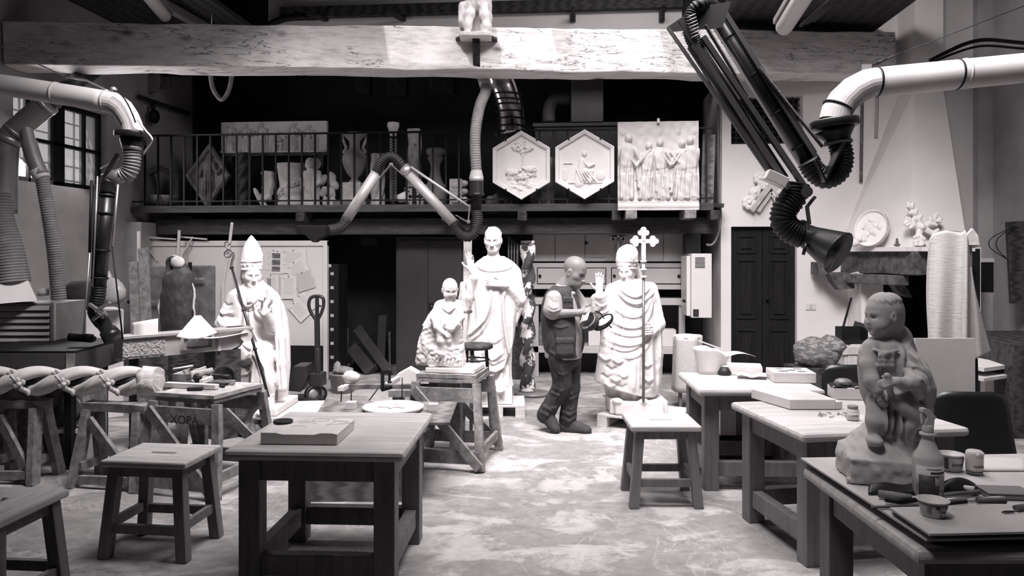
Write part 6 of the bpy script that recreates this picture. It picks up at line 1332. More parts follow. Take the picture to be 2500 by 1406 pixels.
mk('counter', MB().span((x0 - .02, YU - .05, zz[738] - .03),(x1 + .02, YU + .55, zz[738] + .06)), unit_grey, t, True, bev=.006); mk('shelf', MB().span((x0, YU - .02, zz[862]),(x1, YU + .55, zz[846])), unit_grey, t, True, bev=.005)
for px in (1308,1480,1665): p = U(px,800); mk('post', MB().span((p.x - .04, YU - .02,0),(p.x + .04, YU + .06, zz[738])), unit_grey, t, True, bev=.004)
mk('inner_board', MB().span((x0, YU + .50,.0),(x1, YU + .54, zz[738])), dim_wall, t, True)
for px0, px1, py0, m_, lb in ((1437,1466,810, paper, 'white carton at the open shelf edge between man and bishop'),(1612,1652,806, paper, 'white carton on the open shelf beyond the bishop'),(1316,1336,790, wood_mid, 'dark narrow box on the open shelf behind the walking man')):
    p, q = U(px0, py0), U(px1,846); solo('storage_box', MB().box((0,.12,(p.z - zz[846]) / 2),(q.x - p.x,.24, p.z - zz[846] - .004)), m_, lb, 'box', ((p.x + q.x) / 2, YU + .05, zz[846] + .002), group='boxes on the unit shelf', bev=.003)
# small crucifix on the cupboards
p = U(1509,590); t = thing('wall_crucifix', 'small pale crucifix with rounded ends hung on the grey cupboards', 'crucifix', p + Vector((0,-.02,-.16)));
b = MB().box((0,0,.15),(.045,.02,.30)).box((0,0,.20),(.16,.02,.045))
for c in ((0,.31),(-.09,.20),(.09,.20),(0,.01)): b.lathe([(.034,-.01),(.034,.01)],(c[0],0, c[1]),14, axis=(0,1,0))
mk('cross', b, plaster_old, t); b = MB().tube([(0,-.02,.06),(0,-.03,.20)],[.012,.02],8).ball((0,-.03,.235),.018,8).tube([(-.085,-.02,.23),(0,-.03,.205),(.085,-.02,.23)],.008,6); mk('figure', b, plaster, t)
# boiler on the return wall
bx0, bx1 = onY(1688,700,9.55), onY(1738,700,9.55); zb0, zb1 = onY(1710,776,9.55).z, onY(1710,619,9.55).z
t = thing('wall_boiler', 'white boiler box with a slotted vent hung beside the dark door wall', 'boiler', ((bx0.x + bx1.x) / 2,9.55, zb0)); mk('casing', MB().span((bx0.x,9.55, zb0),(bx1.x,10.1, zb1)), paint_white, t, True, bev=.008); mk('side_cover', MB().span((bx0.x - .05,9.62, zb0 + .02),(bx0.x - .002,10.1, zb1 - .03)), paint_white, t, True, bev=.004)
for i in range(8): z = onY(1710,630 + i * 3.4,9.55).z; mk('vent_slot', MB().span((onY(1697,700,9.55).x,9.546, z),(onY(1721,700,9.55).x,9.552, z + .008)), iron, t, True)
mk('rating_label', MB().span((onY(1692,700,9.55).x,9.546, onY(1700,773,9.55).z),(onY(1706,700,9.55).x,9.551, onY(1700,755,9.55).z)), ink, t, True); mk('flue_box', MB().span((bx0.x - .03,9.8, zb1 + .002),(bx0.x + .16,10.1, zb1 + .27)), iron, t, True)
for i in range(3): mk('dial', MB().ball((bx0.x - .055,9.72 + i * .06, zb0 + .2),.02,8), iron, t, True)
p = lambda px, py: onY(px, py, YM - .03)
solo('conduit', MB().tube(crv([p(1759,60 + 130), p(1759,350), p(1758,480), p(1759,540), p(1750,580), p(1738,597), p(1724,597)],6),.016,8).tube([p(1754,190), p(1753,400), p(1754,560)],.009,6), duct_grey, 'thin conduit running down the edge of the white wall beside the gallery', 'conduit', world=True)
# ---------------------------------------------------------------- grey locker and the clutter beside it
YL = 10.1
def K(px, py): return onY(px, py, YL)
a, b_ = K(966,750), K(1132,750); zt_ = K(1000,578).z; t = thing('metal_locker', 'tall grey two-door metal locker behind the half-carved putto', 'locker', ((a.x + b_.x) / 2, YL, 0)); mk('carcass', MB().span((a.x, YL + .02,.02),(b_.x, YL + .5, zt_)), locker_grey, t, True, bev=.004)
m = K(1045,750).x
for u, v in ((a.x + .03, m - .004),(m + .004, b_.x - .03)): mk('locker_door', MB().span((u, YL, .07),(v, YL + .018, zt_ - .05)), locker_grey, t, True, bev=.003)
mk('handle', MB().span((m + .02, YL - .03, K(1050,758).z),(m + .09, YL - .001, K(1050,740).z)), iron, t, True); mk('key', MB().ball((m + .06, YL - .035, K(1050,747).z),.012,8), steel, t, True)
# door frame with old sign in the dark, planks leaning
sg_ = thing('wall_sign', 'dim stencilled sign plate reading ELINTCOR in the dark doorway', 'sign', onY(900,597,10.6)); mk('plate', MB().box((0,0,.04),(.24,.012,.10)), M('sign plate', .05,.8), sg_); put_text('ELINTCOR', .05, sg_, ink,(0,-.008,.04), FACE)
def plank(px0, py0, px1, py1, d, w, th, mt, label, nm='wooden_plank'):
    a = G(px0, py0); dd = (a - Vector((0,0,0))).dot(CF); z1 = P(px1, py1, dd + .25); solo(nm, MB().bar(a + Vector((0,0, th * .3)), z1, w, th, CF), mt, label, 'plank', world=True, bev=.003, group='timber leaning by the locker')
dp_ = M('dim plank', .045,.8, var=.3, scale=4)
plank(908,914,862,848,0,.17,.12, dp_, 'thick squared beam offcut lying slanted in the dark beside the locker'); plank(955,916,872,800,0,.13,.03, dp_, 'long curved-edge plank slanting behind the thick offcut'); plank(845,905,848,800,0,.04,.03, wood_mid, 'thin upright batten nearest the crate rack'); plank(952,905,951,810,0,.03,.02, wood_mid, 'thin upright rod standing against the locker side'); plank(880,905,862,880,0,.26,.02, dp_, 'broad low board leaning behind the bucket')
plank(928,908,935,770,0,.12,.025, dp_, 'dark board standing close against the grey locker')
# rack of drawers with pale tags
YR = 9.75
t = thing('drawer_rack', 'dark tall rack of small drawers with pale tags at the edge of the pinboard', 'rack', onY(812,900, YR) * 1.0); t.location.z = 0; a, b_ = onY(800,800, YR), onY(826,800, YR); mk('rack_body', MB().span((a.x, YR, 0),(b_.x, YR + .4, onY(810,645, YR).z)), iron, t, True)
for i in range(7): z = onY(810,668 + i * 34, YR).z; mk('tag', MB().span((a.x + .04, YR - .006, z - .02),(a.x + .085, YR - .001, z + .02)), plaster_old, t, True)
mk('tag', MB().span((a.x + .01, YR - .006, onY(810,652, YR).z),(a.x + .05, YR - .001, onY(810,645, YR).z)), plaster_old, t, True)
# ---------------------------------------------------------------- pinboard with papers
YP = 9.70
def B(px, py): return onY(px, py, YP)
a, b_ = B(334,600), B(800,600); z0, z1 = B(600,842).z, B(600,588).z
t = thing('pinboard', 'big white pinboard on a frame behind the seated bishop, crowded with papers', 'board', ((a.x + b_.x) / 2, YP, 0)); mk('board', MB().span((a.x, YP, z0),(b_.x - .03, YP + .03, z1)), paint_white, t, True); mk('frame_rail', MB().span((a.x, YP - .02, z1 - .07),(b_.x, YP + .05, z1 + .002)), paint_white, t, True, bev=.004); mk('post', MB().span((b_.x - .055, YP - .022,0),(b_.x + .0, YP + .05, z1)), paint_white, t, True, bev=.004); mk('post', MB().span((a.x, YP - .02,0),(a.x + .05, YP + .05, z0)), wood_mid, t, True); mk('lower_panel', MB().span((B(690,850).x, YP + .0,0.1),(b_.x - .06, YP + .03, z0 - .004)), iron, t, True)
pn = [(668,634,42,50,0, 'plain printed sheet half behind the mitre', 0),(677,640,34,58,.03, 'sheet with dark table columns on the pinboard', 1),(716,638,66,60,.02, 'wide letter sheet with a heading at the top of the pinboard', 2),(731,664,52,60,-.55, 'tilted letter sheet pinned over others near the board middle', 2),(744,686,44,46,-.3, 'tilted lower sheet with a round stamp on the pinboard', 3),(662,699,40,60,0, 'sheet with a small dark picture above the pointing finger', 4),(706,701,40,58,.0, 'plain letter sheet just below the pinboard middle', 2),(744,741,36,50,-.62, 'slanted lowest sheet of close print on the pinboard', 2),(733,757,38,50,-.75, 'slanted sheet of close print tucked under another near the handle', 2)]
for i,(px, py, w, h, r, lb, k) in enumerate(pn):
    c = B(px, py); s = sc(9.75); y = YP - .004 - .0025 * i; W_, H_ = w * s, h * s; o = thing('pinned_sheet', lb, 'paper', (c.x, y, c.z - H_ / 2),0, 'papers on the pinboard'); R = Matrix.Rotation(r,3, 'Y')
    mk('sheet', MB().box((0,0, H_ / 2),(W_, .0015, H_), R), paper if k != 3 else paper_print, o); b = MB()
    def bit(u, v, bw, bh, mb=b): mb.box(Vector((0,-.0012, H_ / 2)) + R @ Vector((u * W_ / 2,0, v * H_ / 2)),(bw * W_ / 2,.0008, bh * H_ / 2), R)
    n_ = 12
    if k == 1:
        for j in range(3): bit(0,.55 - j * .58,1.6,.42)
    elif k == 4: bit(-.2,.35,.5,.7); 
    elif k == 3: b.lathe([(.03,-.001),(.03,.0)], Vector((0,-.001, H_ / 2)) + R @ Vector((.1 * W_, 0,-.1 * H_)),12, axis=(0,1,0))
    for j in range(n_): bit(0.05 * ((j * 7) % 5 - 2),.72 - j * 1.45 / n_, 1.5 - .1 * ((j * 5) % 4),.045)
    if k == 2: bit(-.7,.8,.2,.12)
    mk('print', b, paper_print if k != 1 else M('table print', .22,.8), o); mk('pin', MB().ball(Vector((0,-.006, H_ / 2)) + R @ Vector((0,0, H_ * .46)),.008,6), iron, o)
# ---------------------------------------------------------------- mottled panel, pointing sticks, half mould
YS = 9.05
def F(px, py): return onY(px, py, YS)
a, b_ = F(322,740), F(524,740); t = solo('mottled_panel', MB().span((a.x, YS, 0.02),(b_.x, YS + .04, F(420,648).z)), stone_panel, 'mottled grey panel standing behind the half mould', 'panel', world=True, bev=.03)
t.name = 'mottled_slab'
cr = thing('pointing_cross', 'upright batten cross with dark clamps fixed before the mottled panel', 'tool', F(346,830)); t = cr; cr.location.z = 0
for px, y0, y1 in ((346,565,830),(470,640,760)): mk('upright', MB().bar(F(px, y0) - Vector((0,.06,0)), F(px, y1) - Vector((0,.06,0)),.04,.025), wood_pale if px == 346 else iron, t, True)
mk('crossbar', MB().bar(F(300,735) - Vector((0,.09,0)), F(400,735) - Vector((0,.09,0)),.03,.03), wood_grey, t, True); mk('crossbar', MB().bar(F(440,680) - Vector((0,.09,0)), F(510,680) - Vector((0,.09,0)),.025,.025), wood_grey, t, True); mk('foot_post', MB().bar(F(346,825) - Vector((0,.06,0)), Vector((F(346,830).x, YS - .06,0)),.04,.03), wood_grey, t, True)
for px, py in ((343,718),(330,735),(362,734),(346,752),(467,664),(480,680),(470,700)): mk('clamp', MB().ball(F(px, py) - Vector((0,.12,0)),(.04,.03,.028),8), iron, t, True)
for k,(pts, lb) in enumerate((([(438,562),(434,640)], 'pale thin stick standing above the pinboard beside the half mould'),([(567,543),(560,600),(545,690)], 'long slanting pale stick rising past the crozier head'))):
    b = MB(); P3 = [onY(x, y, YP - .12) for x, y in pts]; 
    e = Vector((P3[-1].x, YP - .16,0)); P3.append(e)
    for u, v in zip(P3, P3[1:]): b.bar(u, v,.035,.02, CF)
    solo('wooden_stick', b, wood_pale, lb, 'stick', world=True, group='pointing sticks')
for k,(x0_, x1_, y_) in enumerate(((344,430,578),(440,505,578))):
    b = MB().bar(onY(x0_, y_, YP - .06), onY(x1_, y_ + 6, YP - .05),.025,.02).bar(onY(x0_ + (0 if k == 0 else 30), y_, YP - .06), onY(x0_ + (40 if k == 0 else 0), y_ + 60, YP - .02),.02,.015); solo('wooden_bracket', b, wood_pale,('thin batten bracket lying along the pinboard top above the mottled panel' if k == 0 else 'thin batten bracket on the pinboard top between half mould and crozier'), 'bracket', world=True, group='batten brackets')
# half mould of a standing figure, hollow dark metal with a pale rim
d = 7.6; s = sc(d); q = mapper(432,840, s); S = Sdf((-.22,-.16,0),(.24,.2,.94),.0075)
S.stack(rows_px(q,[(840,394,466,0,.09),(800,394,470,0,.10),(740,392,476,0,.115),(690,398,474,0,.11),(665,402,470,0,.09),(652,408,462,0,.07),(638,406,450,0,.075),(626,412,440,0,.05)], s),.02)
S.chain([q(462,660,-.09), q(472,690,-.12), q(470,720,-.10), q(462,740,-.09)],[.02,.03,.03,.01],.02, 's', sm=4); S.ell(q(418,648,-.08),(.06,.05,.075),.02, 's'); S.noise(.004,30,3)
t = thing('half_mould', 'dark hollow half mould of a hooded figure with a pale torn rim', 'mould', P(432,840, d), YAW); mk('shell', S.mesh('mould'), clay, t)
b = MB()
for pts in ([(412,632),(420,627),(432,626),(444,634),(452,650),(450,668)],[(392,730),(390,752),(396,780)],[(464,676),(474,700),(477,722),(474,744),(477,770),(473,800)]):
    c = crv([q(x, y,-.02) for x, y in pts],5); b.tube(c,[.004 + .008 * math.sin(PI * i / (len(c) - 1)) for i in range(len(c))],8)
b.ball(q(440,640,-.06),(.075,.04,.065),12); mk('torn_rim', b.rough(.006,25), plaster_old, t)
solo('mould_stool', MB().span((-.3,-.16,0),(.3,.25, P(432,840, d).z - .003)), wood_dark, 'dark box carrying the half mould behind the carved bracket block', 'box', P(432,840, d) - Vector((0,0, P(432,840, d).z)), YAW)
# ---------------------------------------------------------------- pallet jack, bucket, stone
d = 8.35; s = sc(d); q = Q(d); t = thing('pallet_jack', 'black pallet jack with a loop handle parked beside the seated bishop', 'pallet jack', (q(765,985).x, q(765,985).y,0)); jk = M('jack black', .018,.4, spec=.5)
mk('loop_handle', MB().tube(crv([q(772,782), q(758,760), q(754,742), q(759,727), q(774,723), q(788,727), q(790,745), q(784,765), q(774,784)],6),4.2 * s,10).bar(q(774,724), q(774,785),5 * s * 1.5,6 * s), jk, t, True); mk('lever', MB().tube([q(776,745,-.03), q(784,748,-.03)],2.5 * s,8), jk, t, True)
mk('draw_bar', MB().bar(q(774,780), q(776,925),11 * s,11 * s, CF), jk, t, True); mk('pump_body', MB().box(q(776,925),(32 * s,.18,32 * s)).tube([q(776,960), q(776,850)],7 * s,14), jk, t, True, bev=.01)
mk('fork_head', MB().prism([(-46 * s,-44 * s),(-30 * s,-2 * s),(-22 * s,14 * s),(8 * s,14 * s),(12 * s,-10 * s),(-6 * s,-48 * s)], q(757,898,.1), CR, (0,0,1),.30), jk, t, True, bev=.008)
for dx in (0,.22): w_ = mk('steer_wheel', MB().lathe([(16 * s,-.03),(21 * s,-.026),(21 * s,.026),(16 * s,.03),(14 * s,.012)], q(764 + (0 if dx == 0 else 14),962, dx - .05),24, axis=Vector((.75,-.66,0))), black_rubber, t, True); mk('hub', MB().lathe([(4 * s,-.034),(15 * s,-.02),(15 * s,.02),(4 * s,.034)], q(764 + (0 if dx == 0 else 14),962, dx - .05),10, axis=Vector((.75,-.66,0))), duct_grey, w_, True)
for px, dd in ((716,.0),(748,-.25)): mk('load_roller', MB().tube([q(px - 5,984, dd), q(px + 5,984, dd)],5.5 * s,14), jk, t, True)
mk('fork', MB().bar(q(745,978,-.15), P(720,965,9.1),.15,.05), jk, t, True); mk('axle', MB().bar(q(732,972,-.2), q(752,980,-.28),.05,.03), jk, t, True)
p = G(829,962); s = sc(8.9); bk = thing('bucket', 'grey plastic bucket full of offcuts on the floor beside the pallet jack', 'bucket', (p.x, p.y + .12,0)); mk('pail', MB().lathe([(26 * s,0),(33 * s,44 * s),(35 * s,46 * s),(34 * s,49 * s),(31 * s,47 * s),(24 * s,4 * s)], n=28), duct_grey, bk)
solo('scrap_offcut', MB().ball((0,0,.04),(.13,.08,.05),12).ball((-.08,.02,.08),(.05,.03,.07),8).rough(.025,9), wood_grey, 'dark crumpled scrap poking out of the grey bucket', 'scrap', (p.x + .02, p.y + .10,47 * s))
# pointing frame with C-clamp, plate on its box
q = Q(6.0); s = sc(6.0); t = thing('pointing_jig', 'wooden bar frame on thin rods reaching over the round plaster dish', 'tool', q(950,1000)); mk('bar', MB().bar(q(853,943), q(1068,943),13 * s,11 * s,(0,0,1)), wood_mid, t, True, bev=.002); mk('cross_block', MB().bar(q(832,950,-.25), q(850,940,.1),15 * s,10 * s), wood_pale, t, True, bev=.002); mk('cross_block', MB().bar(q(945,940,.0), q(972,924,.35),12 * s,12 * s), wood_pale, t, True, bev=.002)
for x0_, y0_, x1_, y1_ in ((834,952,832,1000),(858,950,857,985),(982,922,981,992),(923,948,901,978),(840,935,836,945)): mk('rod', MB().tube([q(x0_, y0_, -.06), q(x1_, y1_, -.06)],1.5 * s,6), iron, t, True)
solo('clamp', MB().bar(q(934,906,-.08), q(934,952,-.08),8 * s,7 * s, CF).bar(q(931,908,-.08), q(957,908,-.08),8 * s,6 * s, CF).bar(q(931,952,-.08), q(957,945,-.08),8 * s,6 * s, CF).tube([q(951,898,-.08), q(951,932,-.08)],3 * s,8).ball(q(951,932,-.08),(.02,.02,.012),8), iron, 'black screw clamp gripping the wooden bar over the plaster dish', 'clamp', world=True)
solo('white_stone', MB().ball((0,0,.045),(.075,.06,.05),10).rough(.022,11), marble, 'small rough white stone sitting on the end of the wooden bar jig', 'stone', q(853,935) + Vector((0,.05,0)) - Vector((0,0,.005)))
p = G(874,1225); t = thing('plywood_crate', 'plain plywood crate on the floor behind the front table, under the plaster dish', 'crate', (p.x, p.y,0), YAW); w_ = 262 * sc(5.05); hc = .545; dpt = .72
for nm, lo, hi in (('side', (-w_ / 2,0,0),(w_ / 2,.02, hc - .02)),('side', (-w_ / 2, dpt - .02,0),(w_ / 2, dpt, hc - .02)),('side', (-w_ / 2,.02,0),(-w_ / 2 + .02, dpt - .02, hc - .02)),('side', (w_ / 2 - .02,.02,0),(w_ / 2, dpt - .02, hc - .02)),('lid', (-w_ / 2,0, hc - .02),(w_ / 2 + .26, dpt, hc))): mk(nm, MB().span(lo, hi), wood_mid, t, bev=.003)
R = Rz(YAW); c = Vector((p.x, p.y, hc)) + R.to_3x3() @ Vector((.18,.38,0)); t = thing('plaster_dish', 'round plaster relief dish lying flat on the plywood crate', 'dish', c, YAW); mk('plate', MB().lathe([(.20,0),(.22,.02),(.225,.035),(.20,.034),(.12,.025)], n=36), slab_white, t); b = MB(); rng = random.Random(8)
for i in range(14): a_ = rng.uniform(0,6.3); r = rng.uniform(.0,.11); b.ball((r * math.cos(a_), r * math.sin(a_),.03),(rng.uniform(.02,.045),.015,.012),8, Matrix.Rotation(a_ * 2,3, 'Z'))
mk('carving', b, slab_white, t)
for px, py, lb in ((858,990, 'little white block under a rod, far side of the dish'),(1058,995, 'little white block under a rod, near the trestle stand')):
    c = G(px, py + 8, hc + .001); solo('white_block', MB().span((-.035,-.03,0),(.035,.03,.055)), slab_white, lb, 'block', c, YAW, 'white blocks on the crate', bev=.003)
solo('white_stone_block', MB().prism([(-.11,0),(.12,0),(.12,.10),(0,.17),(-.11,.11)],(0,0,0),(1,0,0),(0,0,1),.18).rough(.004,9), slab_white, 'white house-shaped stone block on the low stand behind the putto trestle', 'block', P(1004,938,6.75), YAW)
z_ = P(1004,938,6.75).z; solo('low_stand', MB().span((-.16,-.30, z_ - .06),(.2,.12, z_ - .003)).span((-.13,-.26,0),(-.07,.08, z_ - .06)).span((.1,-.26,0),(.16,.08, z_ - .06)).span((-.13,-.1,.12),(.16,-.07,.2)), wood_grey, 'low plank stand behind the putto trestle under a white stone', 'stand', (P(1004,938,6.75).x, P(1004,938,6.75).y,0), YAW)
# tall plank, small stool, spiral pillar with disc, stacked books behind the saint
plank(1140,975,1142,588,0,.10,.03, wood_pale, 'tall pale plank standing right behind the standing saint', 'tall_plank')
p = G(1168,945,0); t = thing('round_stool', 'dark round stool half hidden between the putto and the standing saint', 'stool', P(1160,960,7.0) * 1.0); t.location.z = 0; mk('seat', MB().lathe([(.15,.80),(.17,.81),(.17,.84),(.15,.85)], n=20), wood_dark, t)
for i in range(3): a_ = i * 2.1 + .4; mk('leg', MB().bar((.16 * math.cos(a_),.16 * math.sin(a_),0),(.11 * math.cos(a_),.11 * math.sin(a_),.80),.03,.03), wood_dark, t)
mk('ring', MB().tube([(.135 * math.cos(i * .5236),.135 * math.sin(i * .5236),.7) for i in range(13)],.008,6, cap=False), iron, t)
d = 8.9; s = sc(d); p = G(1292,968); t = thing('barley_twist_shaft', 'tall barley-twist shaft with flaking gilding standing beside the walking man', 'shaft', (P(1288,955, d).x, P(1288,955, d).y,.04)); flk = M('flaked paint', .05,.7, v2=.62, scale=7, thr=(.50,.54), bump=.4, bscale=30, stretch=(1,1,.7))
b = spiral(MB(),350 * s,15.5 * s,2.6,2,.27,36,150,(0,0,8 * s),.8); mk('shaft', b, flk, t); mk('capital', MB().lathe([(13 * s,356 * s),(17 * s,362 * s),(17 * s,368 * s)], n=20), flk, t); mk('foot', MB().lathe([(17 * s,.0),(17 * s,5 * s),(14 * s,9 * s)], n=20), plaster_old, t)
solo('turntable_disc', MB().lathe([(.20,.005),(.21,.01),(.21,.035),(.20,.038)], n=36), duct_grey, 'flat round disc on the floor under the barley-twist shaft', 'disc', (P(1298,965, d).x, P(1298,965, d).y,0))
for i, px in enumerate((1240,1247,1254,1261)): a = onY(px,640,10.0); solo('leaning_frame', MB().bar((a.x,10.0,.75),(a.x + .01,10.12, onY(px,580 + i * 5,10.).z),.18,.02,(1,0,0)).bar((a.x,10.0,.72),(a.x,10.0,.76),.05,.2), wood_mid,('thin frame edge standing in the dark just behind the saint', 'second thin frame edge from the saint in the dark', 'third thin frame edge in the dark beside the saint', 'thin frame edge nearest the barley-twist shaft')[i], 'frame', world=True, group='frames stored behind the saint')
for o_ in bpy.data.objects:
    if o_.name.startswith('leaning_frame'): o_.name = o_.name.replace('leaning_frame', 'stored_canvas'); o_['category'] = 'canvas'
cb = onY(1250,830,10.0); solo('storage_counter', MB().span((onY(1236,800,9.95).x,9.95,0),(onY(1296,800,9.95).x,10.4,.72)), wood_dark, 'dark low counter behind the saint carrying stored frames', 'counter', world=True)
# ---------------------------------------------------------------- chimney breast and fireplace
A_, B1, C1 = onY(2050,605, YM), onY(2222,605,8.75), onY(2362,605,8.75); D1 = Vector((C1.x + .25, YM, C1.z)); zt_ = onY(2200,235, YM).z
A2, B2, C2 = onY(2192,240, YM), onY(2233,240,9.42), onY(2303,240,9.42); D2 = Vector((C2.x + .12, YM, zt_)); zb0 = 1.78
def lvl(p, z): return Vector((p.x, p.y, z))
b = MB(); lo = [lvl(p, zb0) for p in (A_, B1, C1, D1)]; mi = [lvl(p, zt_) for p in (A2, B2, C2, D2)]; hi_ = [lvl(p, ZR) for p in (A2, B2, C2, D2)]
b._faces(lo + mi + hi_, [(3,2,1,0)] + [(i,(i + 1) % 4,4 + (i + 1) % 4,4 + i) for i in range(4)] + [(4 + i,4 + (i + 1) % 4,8 + (i + 1) % 4,8 + i) for i in range(4)] + [(8,9,10,11)])
o = struct('wall_chimney_hood', b, white_wall)
struct('wall_back_corner', MB().span((onY(2388,600, YM - .12).x, YM - .12,0),(XR, YM + .02, ZR)), left_plaster)
b = MB().span((D1.x - .35,8.95,0),(D1.x, YM, zb0)); b.span((A_.x + .10, YM - .45,0),(A_.x + .36, YM, 1.46)); struct('wall_fireplace_cheeks', b, white_wall)
struct('wall_fireplace_back', MB().span((A_.x + .37, YM - .06,0),(D1.x - .37, YM - .005, zb0 - .02)).span((D1.x - .365,8.94,0),(D1.x - .352, YM - .005, zb0 - .02)).span((D1.x - .352,8.93,0),(D1.x - .02,8.945, zb0 - .02)), iron)
# mantel beams
t = thing('mantel_beam', 'heavy old timber mantel around the chimney hood', 'mantel', lvl(B1,1.36))
hv = M('mantel timber', .09,.8, var=.6, scale=4, stretch=(3,3,3), bump=.5)
e0, e1 = lvl(A_, 1.60) + Vector((.10,-.02,0)), lvl(B1,1.60) + Vector((.06,-.14,0))
mk('side_timber', MB().bar(e0, e1,.22,.27).rough(.010,5,6), hv, t, True, bev=.008)
e0, e1 = lvl(A_, 1.40) + Vector((-.22,.0,0)), lvl(B1,1.40) + Vector((-.10,-.02,0)); mk('lower_timber', MB().bar(e0 + Vector((.2,-.25,0)), e1,.20,.11).rough(.008,5,5), hv, t, True, bev=.008)
for p in (P(2005,655,9.35), P(2165,667,8.85)): mk('timber_end', MB().box(p,(.17,.30,.16)).rough(.008,7,2), hv, t, True, bev=.006)
mk('corbel', MB().prism([(0,0),(.32,0),(.32,-.20),(.14,-.22),(.06,-.12)], P(2010,664,9.3), CR, (0,0,1),.16).rough(.006,8,2), hv, t, True, bev=.006); mk('corbel', MB().prism([(0,0),(.14,-.02),(.24,-.2),(.10,-.16)], P(2162,684,8.8), CR, (0,0,1),.14).rough(.006,8,2), hv, t, True)
mk('plastic_sheet', MB().grid(12,5, lambda u, v: P(2040 + 125 * u,668 + 26 * v + 5 * math.sin(u * 11),9.25 - .35 * u - .05 * math.sin(v * 3 + u * 9)),.004), cloth_white, t, True)
# brick hearth with things on it
brick = M('whitewashed brick', .55,.9, v2=.34, scale=5, thr=(.45,.75), bump=.5); t = thing('brick_hearth', 'whitewashed brick hearth block under the mantel', 'hearth', lvl(P(2080,880,9.0),0)); h0 = P(2020,832,9.0)
mk('base', MB().span((h0.x,8.72,0),(D1.x - .41, YM - .48, h0.z - .09)).rough(.008,7,6), brick, t, True); mk('edge_course', MB().span((h0.x - .02,8.70, h0.z - .086),(D1.x - .42, YM - .48, h0.z)).rough(.012,6,6), brick, t, True)
b = MB()
for i in range(10): x = h0.x + .03 + i * .11; b.span((x,8.705, h0.z - .30),(x + .10,8.72, h0.z - .10))
mk('brick_course', b.rough(.004,12,1), brick, t, True)
zh = h0.z + .012; hp = lambda px, Y: Vector((onY(px,800, Y).x, Y, zh))
solo('poker', MB().tube([hp(2048,9.0), P(2078,728,9.25)],.014,8), iron, 'dark rod leaning against the white pillar on the hearth', 'rod', world=True)
bxh = thing('ash_tray_box', 'open dark metal box on the brick hearth', 'box', hp(2085,8.95)); mk('box', MB().span((-.14,0,0),(.16,.22,.03)).span((-.14,0,.03),(-.125,.22,.18)).span((.145,0,.03),(.16,.22,.18)).span((-.125,.205,.03),(.145,.22,.18)), iron, bxh)
b = MB()
b.box((0,0,.11),(.15,.015,.20), Matrix.Rotation(.3,3, 'Y'))
solo('ribbed_grate', b, M('grate', .06,.6,.4), 'small ribbed dark grate standing tilted on the hearth', 'grate', hp(2096,9.25) + Vector((0,0,.01)))
solo('iron_tongs', MB().tube(crv([hp(2022,8.78), hp(2050,8.80) + Vector((0,0,.01)), hp(2075,8.85)],5),.008,6), iron, 'thin black tongs lying along the hearth edge', 'tongs', world=True)
# ornaments on the ledge
zl_ = 1.785; lp = lambda px, Y, z=zl_: Vector((onY(px,600, Y).x, Y, z))
struct('trim_1', MB().bar(lvl(A_, zl_ - .03) + Vector((.08,-.03,0)), lvl(B1, zl_ - .03) + Vector((.02,-.12,0)),.30,.05).bar(lvl(B1, zl_ - .03) + Vector((.02,-.1,0)), lvl(C1, zl_ - .03) + Vector((-.04,-.1,0)),.28,.05), white_wall)
s = sc(9.2); w, h = 76 * s,88 * s; R = Relief(w, h,.005); el = lambda x, y: (1 - np.sqrt((x / (w / 2)) ** 2 + ((y - h / 2) / (h / 2)) ** 2)) * .2; D = el(R.x, R.y)
for i in range(9): R.ell((w * .28 * math.cos(i * 2.4) * (i / 9), h / 2 + h * .3 * math.sin(i * 2.4) * (i / 9)),.05,.03,.03,.006, i)
R.figure(-.05, h * .15, h * .6,.03); R.H = np.where(D < .014,.035, R.H).astype(np.float32); t = solo('round_relief', R.slab('disc', .03, el), plaster, 'round relief disc leaning against the chimney hood on the mantel', 'relief', lp(2116,9.12) + Vector((0,0,.005))); t.rotation_euler = Euler((-.22,.16,-.85))
solo('dove_fragment', MB().ball((0,0,.05),(.06,.04,.05),10).ball((.06,0,.09),.03,8).bar((-.05,0,.05),(-.12,0,.03),.05,.02), plaster, 'small white fragment at the foot of the round relief disc', 'fragment', lp(2085,9.18),-.3)
S = Sdf((-.28,-.12,0),(.30,.14,.56),.007); q = mapper(2258,600, sc(8.85))
for pts in ([(2255,555),(2240,528),(2228,498)],[(2258,555),(2283,540),(2292,530)],[(2258,560),(2290,575),(2320,588)],[(2250,560),(2244,585),(2242,600)],[(2250,555),(2228,547),(2218,540)]):
    c = crv([q(x, y,-.0) for x, y in pts],6); n_ = len(c) - 1; S.chain(c,[.034 - .016 * i / n_ for i in range(n_ + 1)],.015); dv = (c[-1] - c[0]).normalized(); sv = Vector((-dv.z,0, dv.x)); Ln = (c[-1] - c[0]).length
    for f in (.34,.62,.9):
        p = c[int(f * n_)]
        for k in (-1,1): S.cone(p + sv * k * .012 + Vector((0,-.015,0)), p + sv * k * (.062 - .03 * f) + dv * .02 + Vector((0,-.028,0)),.028,.019,.010)
    S.chain([p + Vector((0,-.045,0)) for p in c],.008,.006, 's')
S.ell(q(2252,556,-.04),(.035,.035,.035),.01)
S.noise(.002,50,2); o = solo('leaf_cross_ornament', S.mesh('leafcross'), plaster, 'white cross-shaped ornament of curled leaves leaning on the chimney hood', 'ornament', lp(2258,8.66)); o.rotation_euler = (-.16,0,.05)
